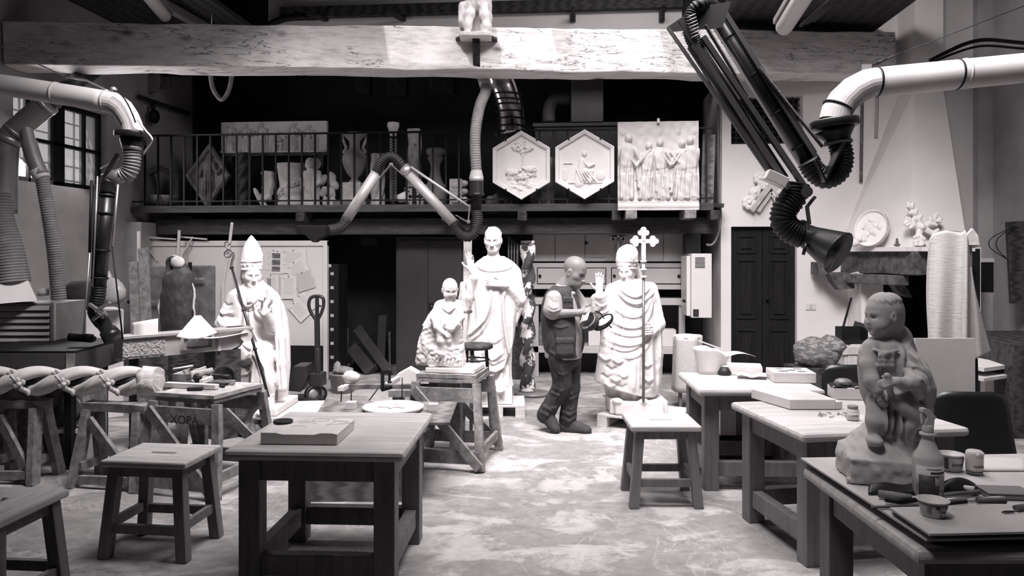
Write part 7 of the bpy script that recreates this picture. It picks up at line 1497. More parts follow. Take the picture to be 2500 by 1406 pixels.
for i, px in enumerate((2310,2328)): solo('pierced_tile', MB().box((0,0,.09),(.13,.03,.18), Matrix.Rotation(.1 * i,3, 'Y')).lathe([(.05,-.02),(.05,.02)],(0,-.01,.10),10, axis=(0,1,0)), plaster_old,('dark pierced tile behind the leaf ornament, near its arm' if i == 0 else 'second pierced tile stacked behind the leaf ornament by the towel'), 'tile', lp(px,8.72 + .05 * i), group='pierced tiles on the mantel')
solo('tiny_figurine', MB().ball((0,0,.02),(.04,.03,.02),8).ball((0,0,.05),(.02,.02,.03),8).ball((.0,0,.085),.014,8), wood_mid, 'tiny dark figurine alone on the mantel ledge', 'figurine', lp(2190,8.82))
# niche with a white reveal, hanging board with wires, light switch
nY = YM - .13; a, c = onY(2402,712, nY), onY(2432,640, nY); struct('window_4_niche', MB().span((a.x - .09, nY - .012, a.z - .05),(a.x - .07, nY - .002, c.z + .04)).span((c.x, nY - .03, a.z - .08),(c.x + .06, nY - .002, c.z + .05)).span((a.x - .07, nY - .02, c.z),(c.x, nY - .002, c.z + .05)), white_wall); struct('window_4', MB().span((a.x - .07, nY - .006, a.z),(c.x, nY - .001, c.z)), iron)
t = thing('hanging_board', 'dark board with a belt of tools hanging at the picture edge by the niche', 'board', P(2475,740,8.3)); mk('board', MB().box(P(2484,640,8.3),(.2,.05,.92), Matrix.Rotation(-.05,3, 'Y')), wood_dark, t, True, bev=.005)
for px0, k in ((2412,0),(2428,1)): mk('wire', MB().tube(crv([P(2480,552,8.25), P(px0 + 10,580,8.2), P(px0 + 6,605,8.2), P(2458,632,8.25)],6),.005,6), iron, t, True)
p = onY(1979,748, YM); t = thing('light_switch', 'white light switch plate on the wall beside the dark door', 'switch', p + Vector((0,-.006,-.045))); mk('plate', MB().box((0,0,.045),(.13,.012,.09)), paint_white, t, bev=.004); mk('rocker', MB().box((0,-.009,.045),(.03,.012,.055)), paper_print, t, bev=.002)
# carved gable ornament on the white wall
q = lambda x, y: onY(x, y, YM - .04); t = thing('gable_ornament', 'carved gable corner with leaf rosettes hung on the white wall', 'ornament', q(1862,522)); S = Sdf((-.34,-.10,0),(.34,.05,.66),.007); o0 = q(1862,522); L_ = lambda x, y, dy=0.: q(x, y) - o0 + Vector((0, dy,0))
for i,(x, y, r) in enumerate(((1828,495,.075),(1855,435,.07),(1842,470,.05),(1870,452,.05),(1898,470,.05))):
    for k in range(7): a_ = k * .9 + i; S.ell(L_(x, y,-.02) + Vector((r * .8 * math.cos(a_),0, r * .8 * math.sin(a_))),(.036,.03,.036),.012)
    S.ell(L_(x, y,-.04),(.028,.03,.028),.01)
S.chain([L_(1828,497), L_(1840,480), L_(1858,450), L_(1885,450)],.035,.02); mk('leafwork', S.mesh('leafwork'), plaster, t)
b = MB().bar(L_(1833,515,-.02), L_(1882,448,-.02),.07,.07).bar(L_(1882,448,-.02), L_(1920,510,-.02),.07,.07).bar(L_(1850,517,-.01), L_(1883,470,-.01),.03,.05).bar(L_(1883,470,-.01), L_(1905,510,-.01),.03,.05); mk('gable_moulding', b, plaster_old, t, bev=.006)
# cloth over a tall stand by the fireplace
d = 6.1; s = sc(d); q = Q(d); t = thing('draped_stand', 'thin steel stand in front of the fireplace, carrying the hanging towel', 'stand', lvl(q(2362,960),0)); mk('post', MB().bar(lvl(q(2362,960,.03),0), q(2362,590,.03),.05,.05), steel, t, True); mk('post', MB().bar(lvl(q(2388,960,.03),0), q(2380,800,.03),.02,.03), iron, t, True); mk('foot', MB().box(lvl(q(2368,960,.03),.02),(.42,.36,.03)), iron, t, True); mk('crossbar', MB().bar(q(2285,610,.05), q(2380,600,.05),.03,.03), steel, t, True)
cols = [(2268,585,843),(2275,574,850),(2290,566,856),(2310,562,866),(2330,566,884),(2348,568,893),(2358,562,896),(2364,590,890),(2376,615,880),(2390,640,872),(2404,670,866),(2418,700,858)]
def tw(u, v):
    x = u * (len(cols) - 1); i = min(int(x), len(cols) - 2); f = x - i; a, c = cols[i], cols[i + 1]; X, y0, y1 = (a[j] + (c[j] - a[j]) * f for j in range(3))
    xm = X if u < .62 else X - (1 - v) * (X - 2362) * .75; bow = (-7 * math.sin(PI * v) if u < .12 else 0)
    return q(xm + bow * (1 - u * 8 if u < .125 else 0), y0 + (y1 - y0) * v,-.10 + .035 * math.sin(u * 19 + v * 1.5) * (.3 + v) + .20 * abs(u - .58) ** 1.2 - (.06 if .54 < u < .6 else 0) + .03 * v)
solo('hanging_towel', MB().grid(48,40, tw,.006), M('waffle towel', .46,.95, var=.12, scale=60, stretch=(.2,.2,3), bump=.5, bscale=None), 'big white ribbed towel hanging to a point before the fireplace', 'towel', world=True)
b = MB().prism([(0,0),(34 * s,0),(30 * s,24 * s),(18 * s,40 * s),(2 * s,22 * s)], q(2352,598,-.03), CR, (0,0,1),.03); solo('pointed_cast', b, plaster_old, 'pointed carved cast standing on top of the towel stand', 'cast', world=True)
solo('plank_ledge', MB().bar(P(2240,862,7.6), P(2440,898,6.9),.5,.035).bar(P(2240,885,7.55), P(2440,922,6.85),.5,.03).bar(lvl(P(2262,905,7.5),0), P(2262,892,7.5),.08,.08).bar(lvl(P(2410,905,7.0),0), P(2410,912,7.0),.08,.08), wood_pale, 'pale stacked planks on posts running behind the towel', 'planks', world=True)
solo('dark_counter', MB().span((4.05,7.15,0),(5.2,8.5,.86)), wood_dark, 'dark counter in the corner behind the towel', 'counter', world=True)
# ---------------------------------------------------------------- carved shaft lying across the trestles
d = 5.55; s = sc(d); q = Q(d); t = thing('carved_spiral_shaft', 'thick open-work spiral shaft with flowers, lying across the trestles', 'shaft', q(200,968),0); zc = q(200,930).z; o0 = P(-120,930, d); ax = CR; ln = (P(372,930, d) - o0).length; pit = 2 * 109 * s
sm_ = M('shaft plaster', .6,.8, var=.15, scale=6, bump=.2)
for k in (0,1):
    b = MB()
    for off, r in ((0,.047),(.36,.038),(-.36,.038)):
        c = []
        for i in range(int(ln / pit * 26) + 1): a_ = 2 * PI * i / 26 + k * PI + off + 1.9; c.append(o0 + ax * (i / 26 * pit) + CF * (-.066 * math.cos(a_)) + Vector((0,0,.066 * math.sin(a_))))
        b.tube(c, r,12)
    mk('strand', b, sm_, t, True)
for i in range(3):
    x = 24 + i * 109; fl = mk('flower', MB().ball(q(x + 22,938,-.118),.018,10), sm_, t, True); b = MB()
    for k in range(4): a_ = k * PI / 2 + .4; b.ball(q(x + 22,938,-.095) + CR * .030 * math.cos(a_) + Vector((0,0,.030 * math.sin(a_))),(.024,.009,.024),10)
    mk('petals', b, sm_, fl, True); b = MB().tube([q(x + 18,934,-.10), q(x + 2,916,-.10)],.006,6)
    for (u, v) in ((0,912),(-6,920),(8,908),(34,952),(44,958),(-12,940)): b.ball(q(x + u, v,-.075),(.03,.012,.02),8, Matrix.Rotation(u * .1,3, 'Y'))
    mk('vine', b, sm_, t, True)
mk('core', MB().tube([o0, P(360,930, d)],.035,10), iron, t, True); mk('rough_end', MB().tube([P(350,930, d), P(388,929, d)],[38 * s,34 * s],14).rough(.014,16,2), marble, t, True)
# carved bracket block behind it, on two stone blocks
A = P(297,868,6.15); Bv = P(612,850,6.95); ux = (Bv - A); ux.z = 0; ln = ux.length; ux.normalize(); rz = math.atan2(ux.y, ux.x); H = .19; Rl = Relief(ln, H, .006,.02)
X = Rl.x + ln / 2; rng = np.random.RandomState(1); g = rng.rand(*Rl.H.shape); Rl.H = Rl.H + np.where((X < .34) & (Rl.y > .015) & (Rl.y < H - .03), g * .014,0).astype(np.float32)
fx, fy = np.abs(X - .62) / .145, np.abs(Rl.y - H * .52) / (H * .36); m = np.maximum(fx, fy); Rl.H += np.where(m < .62,.012, np.where(m < .86,-.012 + .0 * m, np.where(m < 1,.014,0))).astype(np.float32); Rl.H += np.where((Rl.y > H - .022),.03,0).astype(np.float32) + np.where((X > .80) & (X < .83),.02,0).astype(np.float32)
keep = lambda x, y: np.where(x + ln / 2 > .92, y - (H * .75 * np.clip((x + ln / 2 - .92) / (ln - .92),0,1) ** 1.6),1.)
t = thing('carved_console', 'long carved console block with a raised panel and rough end, behind the spiral shaft', 'console', (A + Bv) / 2 * 1.0, rz); zc0 = .82; t.location.z = zc0; mk('block', Rl.slab('console', .20, keep), M('console plaster', .36,.85, var=.15, scale=5, bump=.2), t)
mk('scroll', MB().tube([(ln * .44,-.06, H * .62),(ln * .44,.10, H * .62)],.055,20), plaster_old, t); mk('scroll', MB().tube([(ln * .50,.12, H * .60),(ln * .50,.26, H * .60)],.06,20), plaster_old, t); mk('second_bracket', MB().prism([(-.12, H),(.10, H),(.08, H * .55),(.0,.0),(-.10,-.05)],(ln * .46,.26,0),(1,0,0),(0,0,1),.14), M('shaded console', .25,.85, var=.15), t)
for f, nm in ((.22, 'dark support post under the rough end of the carved console'),(.80, 'dark support post under the scroll end of the carved console')): c = A.lerp(Bv, f); solo('support_post', MB().span((-.12,-.02,0),(.12,.22, zc0 - .004)), wood_dark, nm, 'post', (c.x, c.y,0), rz, 'posts under the console')
tz = zc0 + H + .002; pt = lambda px, dd: Vector((P(px,830, dd).x, P(px,830, dd).y, tz))
solo('standing_paper', MB().grid(10,6, lambda u, v: P(322 + 64 * u,838 - 6 * u - (50 + 5 * u) * v,6.28 + .1 * abs(u - .35) + .02 * v * v),.0025), paper, 'white folded sheet standing upright on the carved console', 'paper', world=True)
solo('curled_sheet', MB().grid(12,10, lambda u, v: P(430 + 100 * u * (.15 + .85 * v) + (1 - v) * 45,770 + 52 * v - 10 * u * v + 10 * v * (4 * u * (1 - u)),6.45 + .1 * u - .15 * v),.0025), paper, 'white fan-shaped sheet propped on the carved console before the half mould', 'paper', world=True)
solo('open_folder', MB().grid(10,3, lambda u, v: P(488 + 118 * u,826 - 13 * u - 5 * v + 3 * math.sin(u * 4),6.5 + .35 * u + .18 * v),.004), paper, 'flat open folder lying on the scroll end of the carved console', 'folder', world=True)
# ---------------------------------------------------------------- tools on the trestle bench
hb = .70; tb_ = lambda px, py, z=hb + .004: G(px, py, z)
def lay(name, pxa, pya, pxb, pyb, r, mt, label, cat, dz=0., n=10, grp=None, kind='t', w=.03, h=.03):
    a, c = tb_(pxa, pya), tb_(pxb, pyb); z = Vector((0,0, dz))
    if kind == 't': rr = r if isinstance(r, list) else [r, r]; R0 = max(rr); return solo(name, MB().tube([a + z + Vector((0,0, R0)), a.lerp(c,.5) + z + Vector((0,0, R0)), c + z + Vector((0,0, R0))],[rr[0],(rr[0] + rr[1]) / 2, rr[1]], n), mt, label, cat, world=True, group=grp)
    return solo(name, MB().bar(a + z + Vector((0,0, h / 2)), c + z + Vector((0,0, h / 2)), w, h), mt, label, cat, world=True, bev=.002, group=grp)
lay('wooden_batten', 406,944,530,950,0, wood_pale, 'pale squared batten along the near edge of the tool bench', 'batten', kind='b', w=.05, h=.035)
lay('sharpening_stone', 458,953,495,952,0, black_rubber, 'dark oblong sharpening stone at the near edge of the tool bench', 'stone', kind='b', w=.045, h=.022)
a, c, e = tb_(420,934), tb_(466,934), tb_(430,922); tr = thing('tool_box', 'open wooden tool box on the trestle bench', 'box', a, math.atan2((c - a).y,(c - a).x)); w_ = (c - a).length
for nm, lo, hi in (('bottom', (0,0,0),(w_, .30,.012)),('box_side', (0,0,.012),(w_, .012,.065)),('box_side', (0,.288,.012),(w_, .30,.065)),('end', (0,.012,.012),(.012,.288,.065)),('end', (w_ - .012,.012,.012),(w_, .288,.085))): mk(nm, MB().span(lo, hi), wood_mid if nm != 'end' else wood_pale, tr, bev=.002)
bz_ = hb + .07
for i,(x0_, x1_, o_) in enumerate(((422,470,0),(430,476,.02),(436,468,.04))): lay('chisel', x0_, 930 - i * 3, x1_, 922 - i * 3,[.006,.010], wood_pale if i == 0 else iron,('long pale chisel lying across the open tool box', 'dark chisel lying across the open tool box', 'short dark chisel at the back of the open tool box')[i], 'chisel', .085 + o_, grp='chisels on the bench')
a = tb_(466,936); lay('box_lid', 468,933,518,920,0, wood_pale, 'pale loose board standing on edge beside the tool box', 'board', .0, kind='b', w=.015, h=.075)
hd = thing('hand_drill', 'hand drill with a dark crank wheel lying on the tool bench', 'drill', tb_(484,938)); mk('wheel', MB().lathe([(.030,-.008),(.034,0),(.030,.008),(.01,.01)], tb_(482,934) + Vector((0,0,.04)),20, axis=(.5,-.8,.2)), iron, hd, True); mk('bit', MB().tube([tb_(456,941) + Vector((0,0,.045)), tb_(482,936) + Vector((0,0,.05))],.005,6), iron, hd, True); mk('handle', MB().tube([tb_(484,936) + Vector((0,0,.05)), tb_(498,930) + Vector((0,0,.06)), tb_(510,928) + Vector((0,0,.05)), tb_(522,924) + Vector((0,0,.06))],[.012,.014,.018,.010],10), wood_mid, hd, True)
lay('wooden_block', 491,940,519,930,0, wood_pale, 'pale wooden block beside the hand drill', 'block', .01, kind='b', w=.03, h=.03); lay('steel_roller', 520,930,562,932,.019, black_rubber, 'thick dark cylinder with a pale end on the tool bench', 'roller', .02,14); lay('mallet_head', 562,932,564,932.1,.0195, plaster, 'pale round end cap of the dark cylinder on the bench', 'cap', .0195,14)
bpy.data.objects.remove(bpy.data.objects['mallet_head'])
for i,(x0_, y0_, x1_, y1_, k) in enumerate(((512,937,560,936,0),(510,940,556,941,1),(520,933.5,574,934,0),(514,944,548,946,1),(535,938,572,940,0))): lay('rasp', x0_, y0_, x1_, y1_, [.007,.011], iron if k else wood_mid,('slim rasp just behind the dark cylinder on the bench', 'slim rasp next to the pale batten on the bench', 'rasp with its handle towards the seated bishop', 'shortest rasp at the near end of the row of rasps', 'thick handled rasp by the far bench corner')[i], 'rasp', .0, grp='rasps on the bench')
lay('pencil_stub', 540,945,548,945.2,.006, iron, 'tiny dark stub at the near bench edge', 'stub')
solo('broken_pot', MB().grid(14,6, lambda u, v: P(520 + 48 * u,925 - 34 * v * (.6 + .4 * math.sin(u * 3)) , 6.0 + .12 * math.sin(PI * u)),.02).rough(.01,9), M('dark bark', .03,.9, var=.4, scale=8), 'dark broken curved slab leaning behind the tools under the console', 'slab', world=True)
# ---------------------------------------------------------------- carved wooden foot with claws between bench and front table
S = Sdf((-.22,-.18,0),(.2,.2,.46),.007); S.chain([(.10,0,.36),(.0,0,.30),(-.07,-.02,.17),(-.02,-.04,.06),(.08,-.05,.03)],[.06,.075,.07,.06,.05],.03, sm=5)
for i in range(4): S.chain([(.12 - i * .05,-.08,.40),(.02 - i * .04,-.10,.30),(-.03 - i * .02,-.11,.17)],[.015,.02,.012],.012, sm=4)
for i in range(3): S.chain([(-.02 + i * .05,-.08,.09),(.02 + i * .05,-.13,.05),(.05 + i * .05,-.14,.02)],[.03,.026,.018],.01)
S.cone((-.2,0,.3),(.08,.02,.34),.02,.04,.02); solo('claw_foot_carving', S.mesh('claw'), M('dark carved wood', .07,.5, var=.6, scale=9), 'dark carved claw foot on the floor before the seated bishop', 'carving', (G(612,1062).x, G(612,1062).y,.0), YAW)
solo('stepped_plinth', MB().span((-.10,-.1,0),(.14,.12,.04)).span((-.08,-.08,.041),(.10,.1,.2)).span((-.10,-.1,.201),(.11,.12,.24)), slab_white, 'small white stepped plinth on the floor between bench and claw foot', 'plinth', (G(575,1062).x - .02, G(575,1062).y + .25,0), YAW, bev=.006)
# ---------------------------------------------------------------- clutter by the window wall
for k,(x0_, x1_, y0_, lb) in enumerate(((286,312,605, 'tall pale plank leaning in the corner beside the window arm'),(262,284,640, 'narrow board leaning behind the black arm nozzle'))): a, c = P(x1_ - 4,850,7.7), P(x0_ + 8, y0_, 8.1); solo('leaning_plank', MB().bar(lvl(a,.01) + CF * .5, c + CF * .5,.12,.025, CF), wood_grey, lb, 'plank', world=True, bev=.003, group='planks in the window corner')
w0, w1 = P(160,757,7.6), P(292,757,7.9); solo('white_chest', MB().box(lvl((w0 + w1) / 2, w0.z / 2),((w1 - w0).length,.5, w0.z), math.atan2((w1 - w0).y,(w1 - w0).x)), paint_white, 'white chest standing under the barred window behind the black arm', 'chest', world=True, bev=.01)
solo('dark_sack', MB().ball(P(200,722,7.7),(.20,.15,.17),14).ball(P(175,738,7.65),(.12,.12,.09),10).rough(.03,6), M('sack', .03,.8, var=.4, scale=5), 'dark lumpy sack on the white chest under the window', 'sack', world=True); solo('plastic_bag', MB().ball(P(276,715,7.5),(.12,.10,.14),14).tube([P(270,700,7.5), P(264,660,7.5)],[.05,.01],8).rough(.03,7), M('thin plastic', .35,.3, spec=.5), 'pale crumpled plastic bag hanging beside the black arm', 'bag', world=True)
solo('pale_rolls', MB().tube([P(90,715,6.9), P(120,712,6.95)],.035,10), plaster_old, 'short pale roll lying on the louvred machine', 'roll', world=True)
p = G(40,1170); solo('leaning_panel', MB().box((0,0,.33),(.62,.03,.66)), wood_mid, 'brown wooden panel standing under the spiral shaft at the picture edge', 'panel', lvl(P(60,1060,5.95),0), YAW, bev=.003)
bpy.data.objects['leaning_panel'].name = 'brown_board'
sb = thing('storage_shelf', 'white low shelf box under the middle of the spiral shaft', 'shelf', lvl(P(138,1045,5.9),0), YAW); zs = P(138,1045,5.9).z; mk('shelf_board', MB().span((-.1,-.05, zs - .03),(.22,.3, zs)), paint_white, sb); mk('side_board', MB().span((-.12,-.05,0),(-.1,.3, zs + .28)), wood_mid, sb); mk('side_board', MB().span((.22,-.05,0),(.24,.3, zs + .28)), wood_mid, sb)
hm = thing('safety_helmet', 'white scuffed helmet stored under the carved spiral shaft', 'helmet', lvl(P(138,1045,5.9), zs + .11) + CR * .03 + CF * .1, YAW); mk('shell', MB().lathe([(.11,0),(.105,.03),(.085,.06),(.05,.085),(.01,.095)], n=24, axis=(.2,-1,.1)), M('scuffed white', .6,.5, v2=.1, scale=6, thr=(.35,.42)), hm); mk('rim', MB().lathe([(.11,-.01),(.125,-.005),(.125,.005),(.11,.01)], n=24, axis=(.2,-1,.1)), paint_white, hm)
# ---------------------------------------------------------------- on the front table
a, rz = T1.location, T1.rotation_euler.z; h1 = .742
def onT(T, px, py, z=h1): return G(px, py, z)
f0, f1, f2 = onT(T1,636,1084), onT(T1,823,1086), onT(T1,700,1028); ux = (f1 - f0); w_ = ux.length; rzs = math.atan2(ux.y, ux.x); dp = .34
sl = thing('plaster_slab', 'flat plaster slab with a notched front edge on the front table', 'slab', f0, rzs); mk('slab', MB().prism([(0,0),(w_, 0),(w_, .052),(w_ * .93,.058),(w_ * .78,.058),(w_ * .70,.050),(w_ * .28,.050),(w_ * .20,.058),(0,.058)],(0, dp,0),(1,0,0),(0,0,1), dp), slab_white, sl, bev=.002)
b = MB(); rng = random.Random(6)
for i in range(10): x, y = w_ * rng.uniform(.2,.9), dp * rng.uniform(.3,.9); b.tube(crv([(x, y,.0585),(x + .04, y + rng.uniform(-.02,.03),.0585),(x + .09, y + rng.uniform(-.03,.03),.0585)],4),.0012,5)
mk('scratches', b, paper_print, sl); c = onT(T1,691,1031, h1 + .06); solo('rubber_ring', MB().lathe([(.034,.002),(.050,.0),(.052,.006),(.050,.012),(.036,.010)], n=30), black_rubber, 'dark flat ring lying on the notched plaster slab', 'ring', c)
# ---------------------------------------------------------------- on the table before the door
a = G(1710,912, h1); c = G(1862,918, h1); ux = (c - a); rzs = math.atan2(ux.y, ux.x); solo('marble_plank', MB().span((0,0,0),(ux.length,.22,.068)).rough(.002,9,3), slab_white, 'long low white block lying across the table before the door', 'block', a, rzs, bev=.004)
for i,(px, py, w_, r, lb) in enumerate(((1800,898,.26,.2, 'loose white papers heaped behind the long white block'),(1835,922,.22,-.2, 'crumpled clear wrap trailing off the long white block'),(1742,894,.24,.05, 'white sheet lying flat on the long white block'))):
    c = G(px, py, h1); solo('loose_paper', MB().grid(10,6, lambda u, v, w_=w_, r=r: c + Matrix.Rotation(r,3, 'Z') @ Vector(((u - .5) * w_, (v - .5) * .16,.004 + (.072 if i != 1 else .01) + (.035 if i == 0 else .012) * (math.sin(u * PI * (1 if i == 0 else 3)) + 1) * .8)),.0025), paper, lb, 'paper', world=True, group='papers on the far table')
a = G(1889,934, h1); c = G(1993,936, h1); w_ = (c - a).length; rzs = math.atan2((c - a).y,(c - a).x); t = thing('pierced_block', 'square white block with a looping pattern cut in its top', 'block', a, rzs); mk('block', MB().span((0,0,.001),(w_, .26,.075)), wood_pale, t, bev=.003); b = MB()
for cx, cy in ((.28,.28),(.72,.28),(.28,.74),(.72,.74),(.5,.5)):
    for k in range(4): a_ = k * PI / 2 + PI / 4; b.lathe([(.016,0),(.018,.0015)],(w_ * cx + .022 * math.cos(a_),.26 * cy + .022 * math.sin(a_),.0752),12)
mk('pattern', b, duct_grey, t)
bg = thing('paper_sack', 'torn white paper sack standing open behind the long white block', 'sack', G(1736,911, h1),.1); mk('sack', MB().grid(20,8, lambda u, v: Vector(((.10 + .045 * v) * math.cos(2 * PI * u) + .02 * v * math.sin(6 * PI * u),(.075 + .02 * v) * math.sin(2 * PI * u),.002 + (.21 - .07 * max(0, math.cos(2 * PI * u))) * v)),.004), paper, bg); mk('dark_lining', MB().lathe([(.05,.0),(.055,.02),(.03,.06)],(.085,-.075,.0),14), black_rubber, bg); mk('label_strip', MB().box((.0,.0,.225),(.2,.02,.012), Matrix.Rotation(.35,3, 'Y')), paper, bg)
ct = thing('draped_stool', 'stool draped with a white cloth beside the table before the door', 'stool', G(1684,1010) + CF * .35 + CR * .06, YAW); mk('cloth', MB().grid(28,10, lambda u, v: Vector(((.145 + .02 * v + .012 * math.sin(u * 34)) * math.cos(2 * PI * u),(.145 + .02 * v + .012 * math.sin(u * 34)) * math.sin(2 * PI * u),.80 - .62 * v)),.004), cloth_white, ct); mk('seat', MB().lathe([(.14,.77),(.145,.78),(.13,.80),(.02,.81)], n=24), cloth_white, ct)
for i in range(4): a_ = i * PI / 2 + .6; mk('leg', MB().bar((.12 * math.cos(a_),.12 * math.sin(a_),0),(.09 * math.cos(a_),.09 * math.sin(a_),.77),.03,.03), wood_leg_shaded, ct)
a = G(1778,1056); a = P(1778,1050,6.1); z0_ = .0
cr_ = thing('timber_stack_crate', 'wooden crate under the table before the door, with a white end', 'crate', lvl(P(1770,1050,5.95),.0), YAW); zt2 = P(1800,990,5.95).z
mk('crate_front', MB().span((.09,0,.24),(.50,.03, zt2)).rough(.002,8,2), wood_grey, cr_); mk('white_end', MB().span((-.04,-.01,.24),(.085,.25, zt2)), slab_white, cr_); mk('crate_base', MB().span((-.05,-.02,0),(.5,.25,.238)), wood_dark, cr_)
# ---------------------------------------------------------------- on the middle side table
a = G(1928,1000, h1); c = G(2048,1000, h1); w_ = (c - a).length; rzs = math.atan2((c - a).y,(c - a).x); t = thing('white_panel_slab', 'thick white slab with a tapering strip beside it on the middle side table', 'slab', a, rzs); mk('slab', MB().prism([(0,0),(w_ * .94,0),(w_ * .80,.34),(-.12,.36)],(0,0,.002),(1,0,0),(0,1,0),.06), slab_white, t, bev=.003); mk('strip', MB().prism([(w_ * .945,0),(w_ * 1.1,.02),(w_ * .95,.34),(w_ * .81,.34)],(0,0,.002),(1,0,0),(0,1,0),.045), slab_white, t, bev=.002)
c = G(2082,1024, h1 + .002); jr = thing('small_jar', 'small labelled jar of pale powder on the middle side table', 'jar', c); gj = M('jar glass', .5,.25, var=.1, spec=.5); mk('jar_body', MB().lathe([(.032,0),(.034,.004),(.034,.055),(.026,.064)], n=24), gj, jr); mk('lid', MB().lathe([(.027,.064),(.029,.066),(.029,.080),(.026,.082)], n=24), duct_grey, jr); mk('label', MB().grid(12,2, lambda u, v: Vector((.0345 * math.sin((u - .5) * 2.2),-.0345 * math.cos((u - .5) * 2.2),.014 + .028 * v)),.0006), paper_print, jr); put_text('terrae', .012, jr, ink,(0,-.0355,.028), FACE, bend=.035)
a = G(2036,975, h1); t = thing('cardboard_box', 'small open white box with dark rags on the middle side table', 'box', a, YAW - .15); w_ = .20
mk('box', MB().span((0,0,.001),(w_, .16,.075)), paint_white, t, bev=.002); b = MB().grid(8,6, lambda u, v: Vector((.0 + w_ * u,.15 * v,.08 + .014 * math.sin(u * 9) * math.cos(v * 7))),.008); mk('rag', b, black_rubber, t); mk('cap', MB().ball((.08,.08,.10),(.06,.05,.03),12), duct_grey, t)
rng = random.Random(9); b = MB()
for i in range(26): c = G(2000 + rng.uniform(0,110),1008 + rng.uniform(0,12), h1); a_ = rng.uniform(0,3); b.box(c + Vector((0,0,.003)),(rng.uniform(.015,.05),.004,.002), Matrix.Rotation(a_, 3, 'Z'))
o = solo('wood_shavings', b, wood_mid, 'thin shavings scattered before the white slab', 'shavings', world=True); o['kind'] = 'stuff'
solo('pale_backing_board', MB().box(Vector((0,0,.32)),(.40,.02,.64)), slab_white, 'blank white board standing behind the child statue', 'board', lvl(P(2305,1000,4.9),.50), YAW); solo('board_stand', MB().span((-.22,-.1,0),(.22,.14,.496)), wood_dark, 'dark box under the blank white board behind the child statue', 'box', lvl(P(2305,1000,4.9),0), YAW)
# black moulded chairs
def chair(label, px, py, d, w, rz):
    t = thing('black_chair', label, 'chair', lvl(P(px, py, d),0), rz, 'black moulded chairs'); mk('backrest', MB().grid(16,10, lambda u, v: Vector(((u - .5) * w * (1 - .12 * v ** 6),.05 * math.cos((u - .5) * 2.6) - .05 * v + .05 * (1 - v) ** 2,.46 + .40 * v - .04 * abs(2 * u - 1) ** 6 * v)),.012), black_plastic, t); mk('seat', MB().grid(12,8, lambda u, v: Vector(((u - .5) * w,.06 - .42 * v,.45 + .02 * math.cos(u * 6.28) + .02 * math.sin(v * 4))),.014), black_plastic, t)
    for x in (-w * .4, w * .4):
        for y in (.06,-.34): mk('leg', MB().tube([(x, y,.45),(x * 1.15, y * 1.15,0)],.011,8), steel, t)
chair('black moulded chair with its back turned, between two tables near the brick hearth', 2072,890,5.6,.40, YAW + PI); chair('black moulded chair beyond the child statue table, by the dark corner', 2370,975,4.5,.46, YAW + PI - .1)
sk = solo('patterned_bag', MB().ball((0,0,.14),(.26,.17,.17),20).ball((.10,-.02,.20),(.17,.14,.14),16).rough(.05,7), M('patterned cloth', .10,.9, v2=.22, scale=16, thr=(.5,.54), stretch=(1,1,2)), 'soft patterned cloth bag heaped at the hearth by the door', 'bag', P(1998,930,7.9) * 1.0); sk.location.z = .50; solo('bag_bench', MB().span((-.3,-.2,0),(.3,.2,.498)), wood_dark, 'dark bench under the patterned bag by the hearth', 'bench', lvl(P(1998,930,7.9),0), YAW)
# ---------------------------------------------------------------- near table: plywood boards, bottle, pots and tools
ht = .742
def board(name, corners, z0, th, mt, label, n=4):
    z1 = z0 + th; V = [lvl(G(px, py, z1), z) for z in (z0, z1) for px, py in corners]; b = MB(); k = len(corners); b._faces(V, [tuple(reversed(range(k))), tuple(range(k,2 * k))] + [(i,(i + 1) % k, k + (i + 1) % k, k + i) for i in range(k)]); return solo(name, b, mt, label, 'board', world=True, bev=.002)
ply = M('plywood face', .52,.7, var=.12, scale=4, bump=.1)
bd = thing('plywood_board', 'large worn plywood board covering the near table, under the child statue', 'board', lvl(G(2400,1250, ht), ht))
def ply_part(nm, corners, z0, th, mt): V = [lvl(G(px, py, z0 + th), z) for z in (z0, z0 + th) for px, py in corners]; b = MB(); b._faces(V, [(3,2,1,0),(4,5,6,7),(0,1,5,4),(1,2,6,5),(2,3,7,6),(3,0,4,7)]); return mk(nm, b, mt, bd, True, bev=.001)
cn = [(2262,1316),(2790,1304),(2620,1105),(1955,1117)]
for i in range(4): ply_part('ply_layer', [(x + .0, y) for x, y in cn], ht + .002 + i * .009,.0085, ply if i == 3 else ply_edge if i % 2 else wood_mid)
b2 = thing('top_board', 'smaller plywood board laid across the near corner of the table, under the yoghurt pot', 'board', lvl(G(2400,1290, ht), ht + .04)); zt1 = ht + .002 + .036 + .002; bd = b2; b2.name = 'small_plywood_board'
c2 = [(2270,1303),(2770,1291),(2640,1226),(2172,1238)]
for i in range(3): ply_part('ply_layer', c2, zt1 + i * .009 - .001,.0085, ply if i == 2 else ply_edge)
zt2 = zt1 + .0265; zt1 += .0005
bpy.data.objects['child_statue'].location.z = zt1
nb = lambda px, py: G(px, py, zt1)
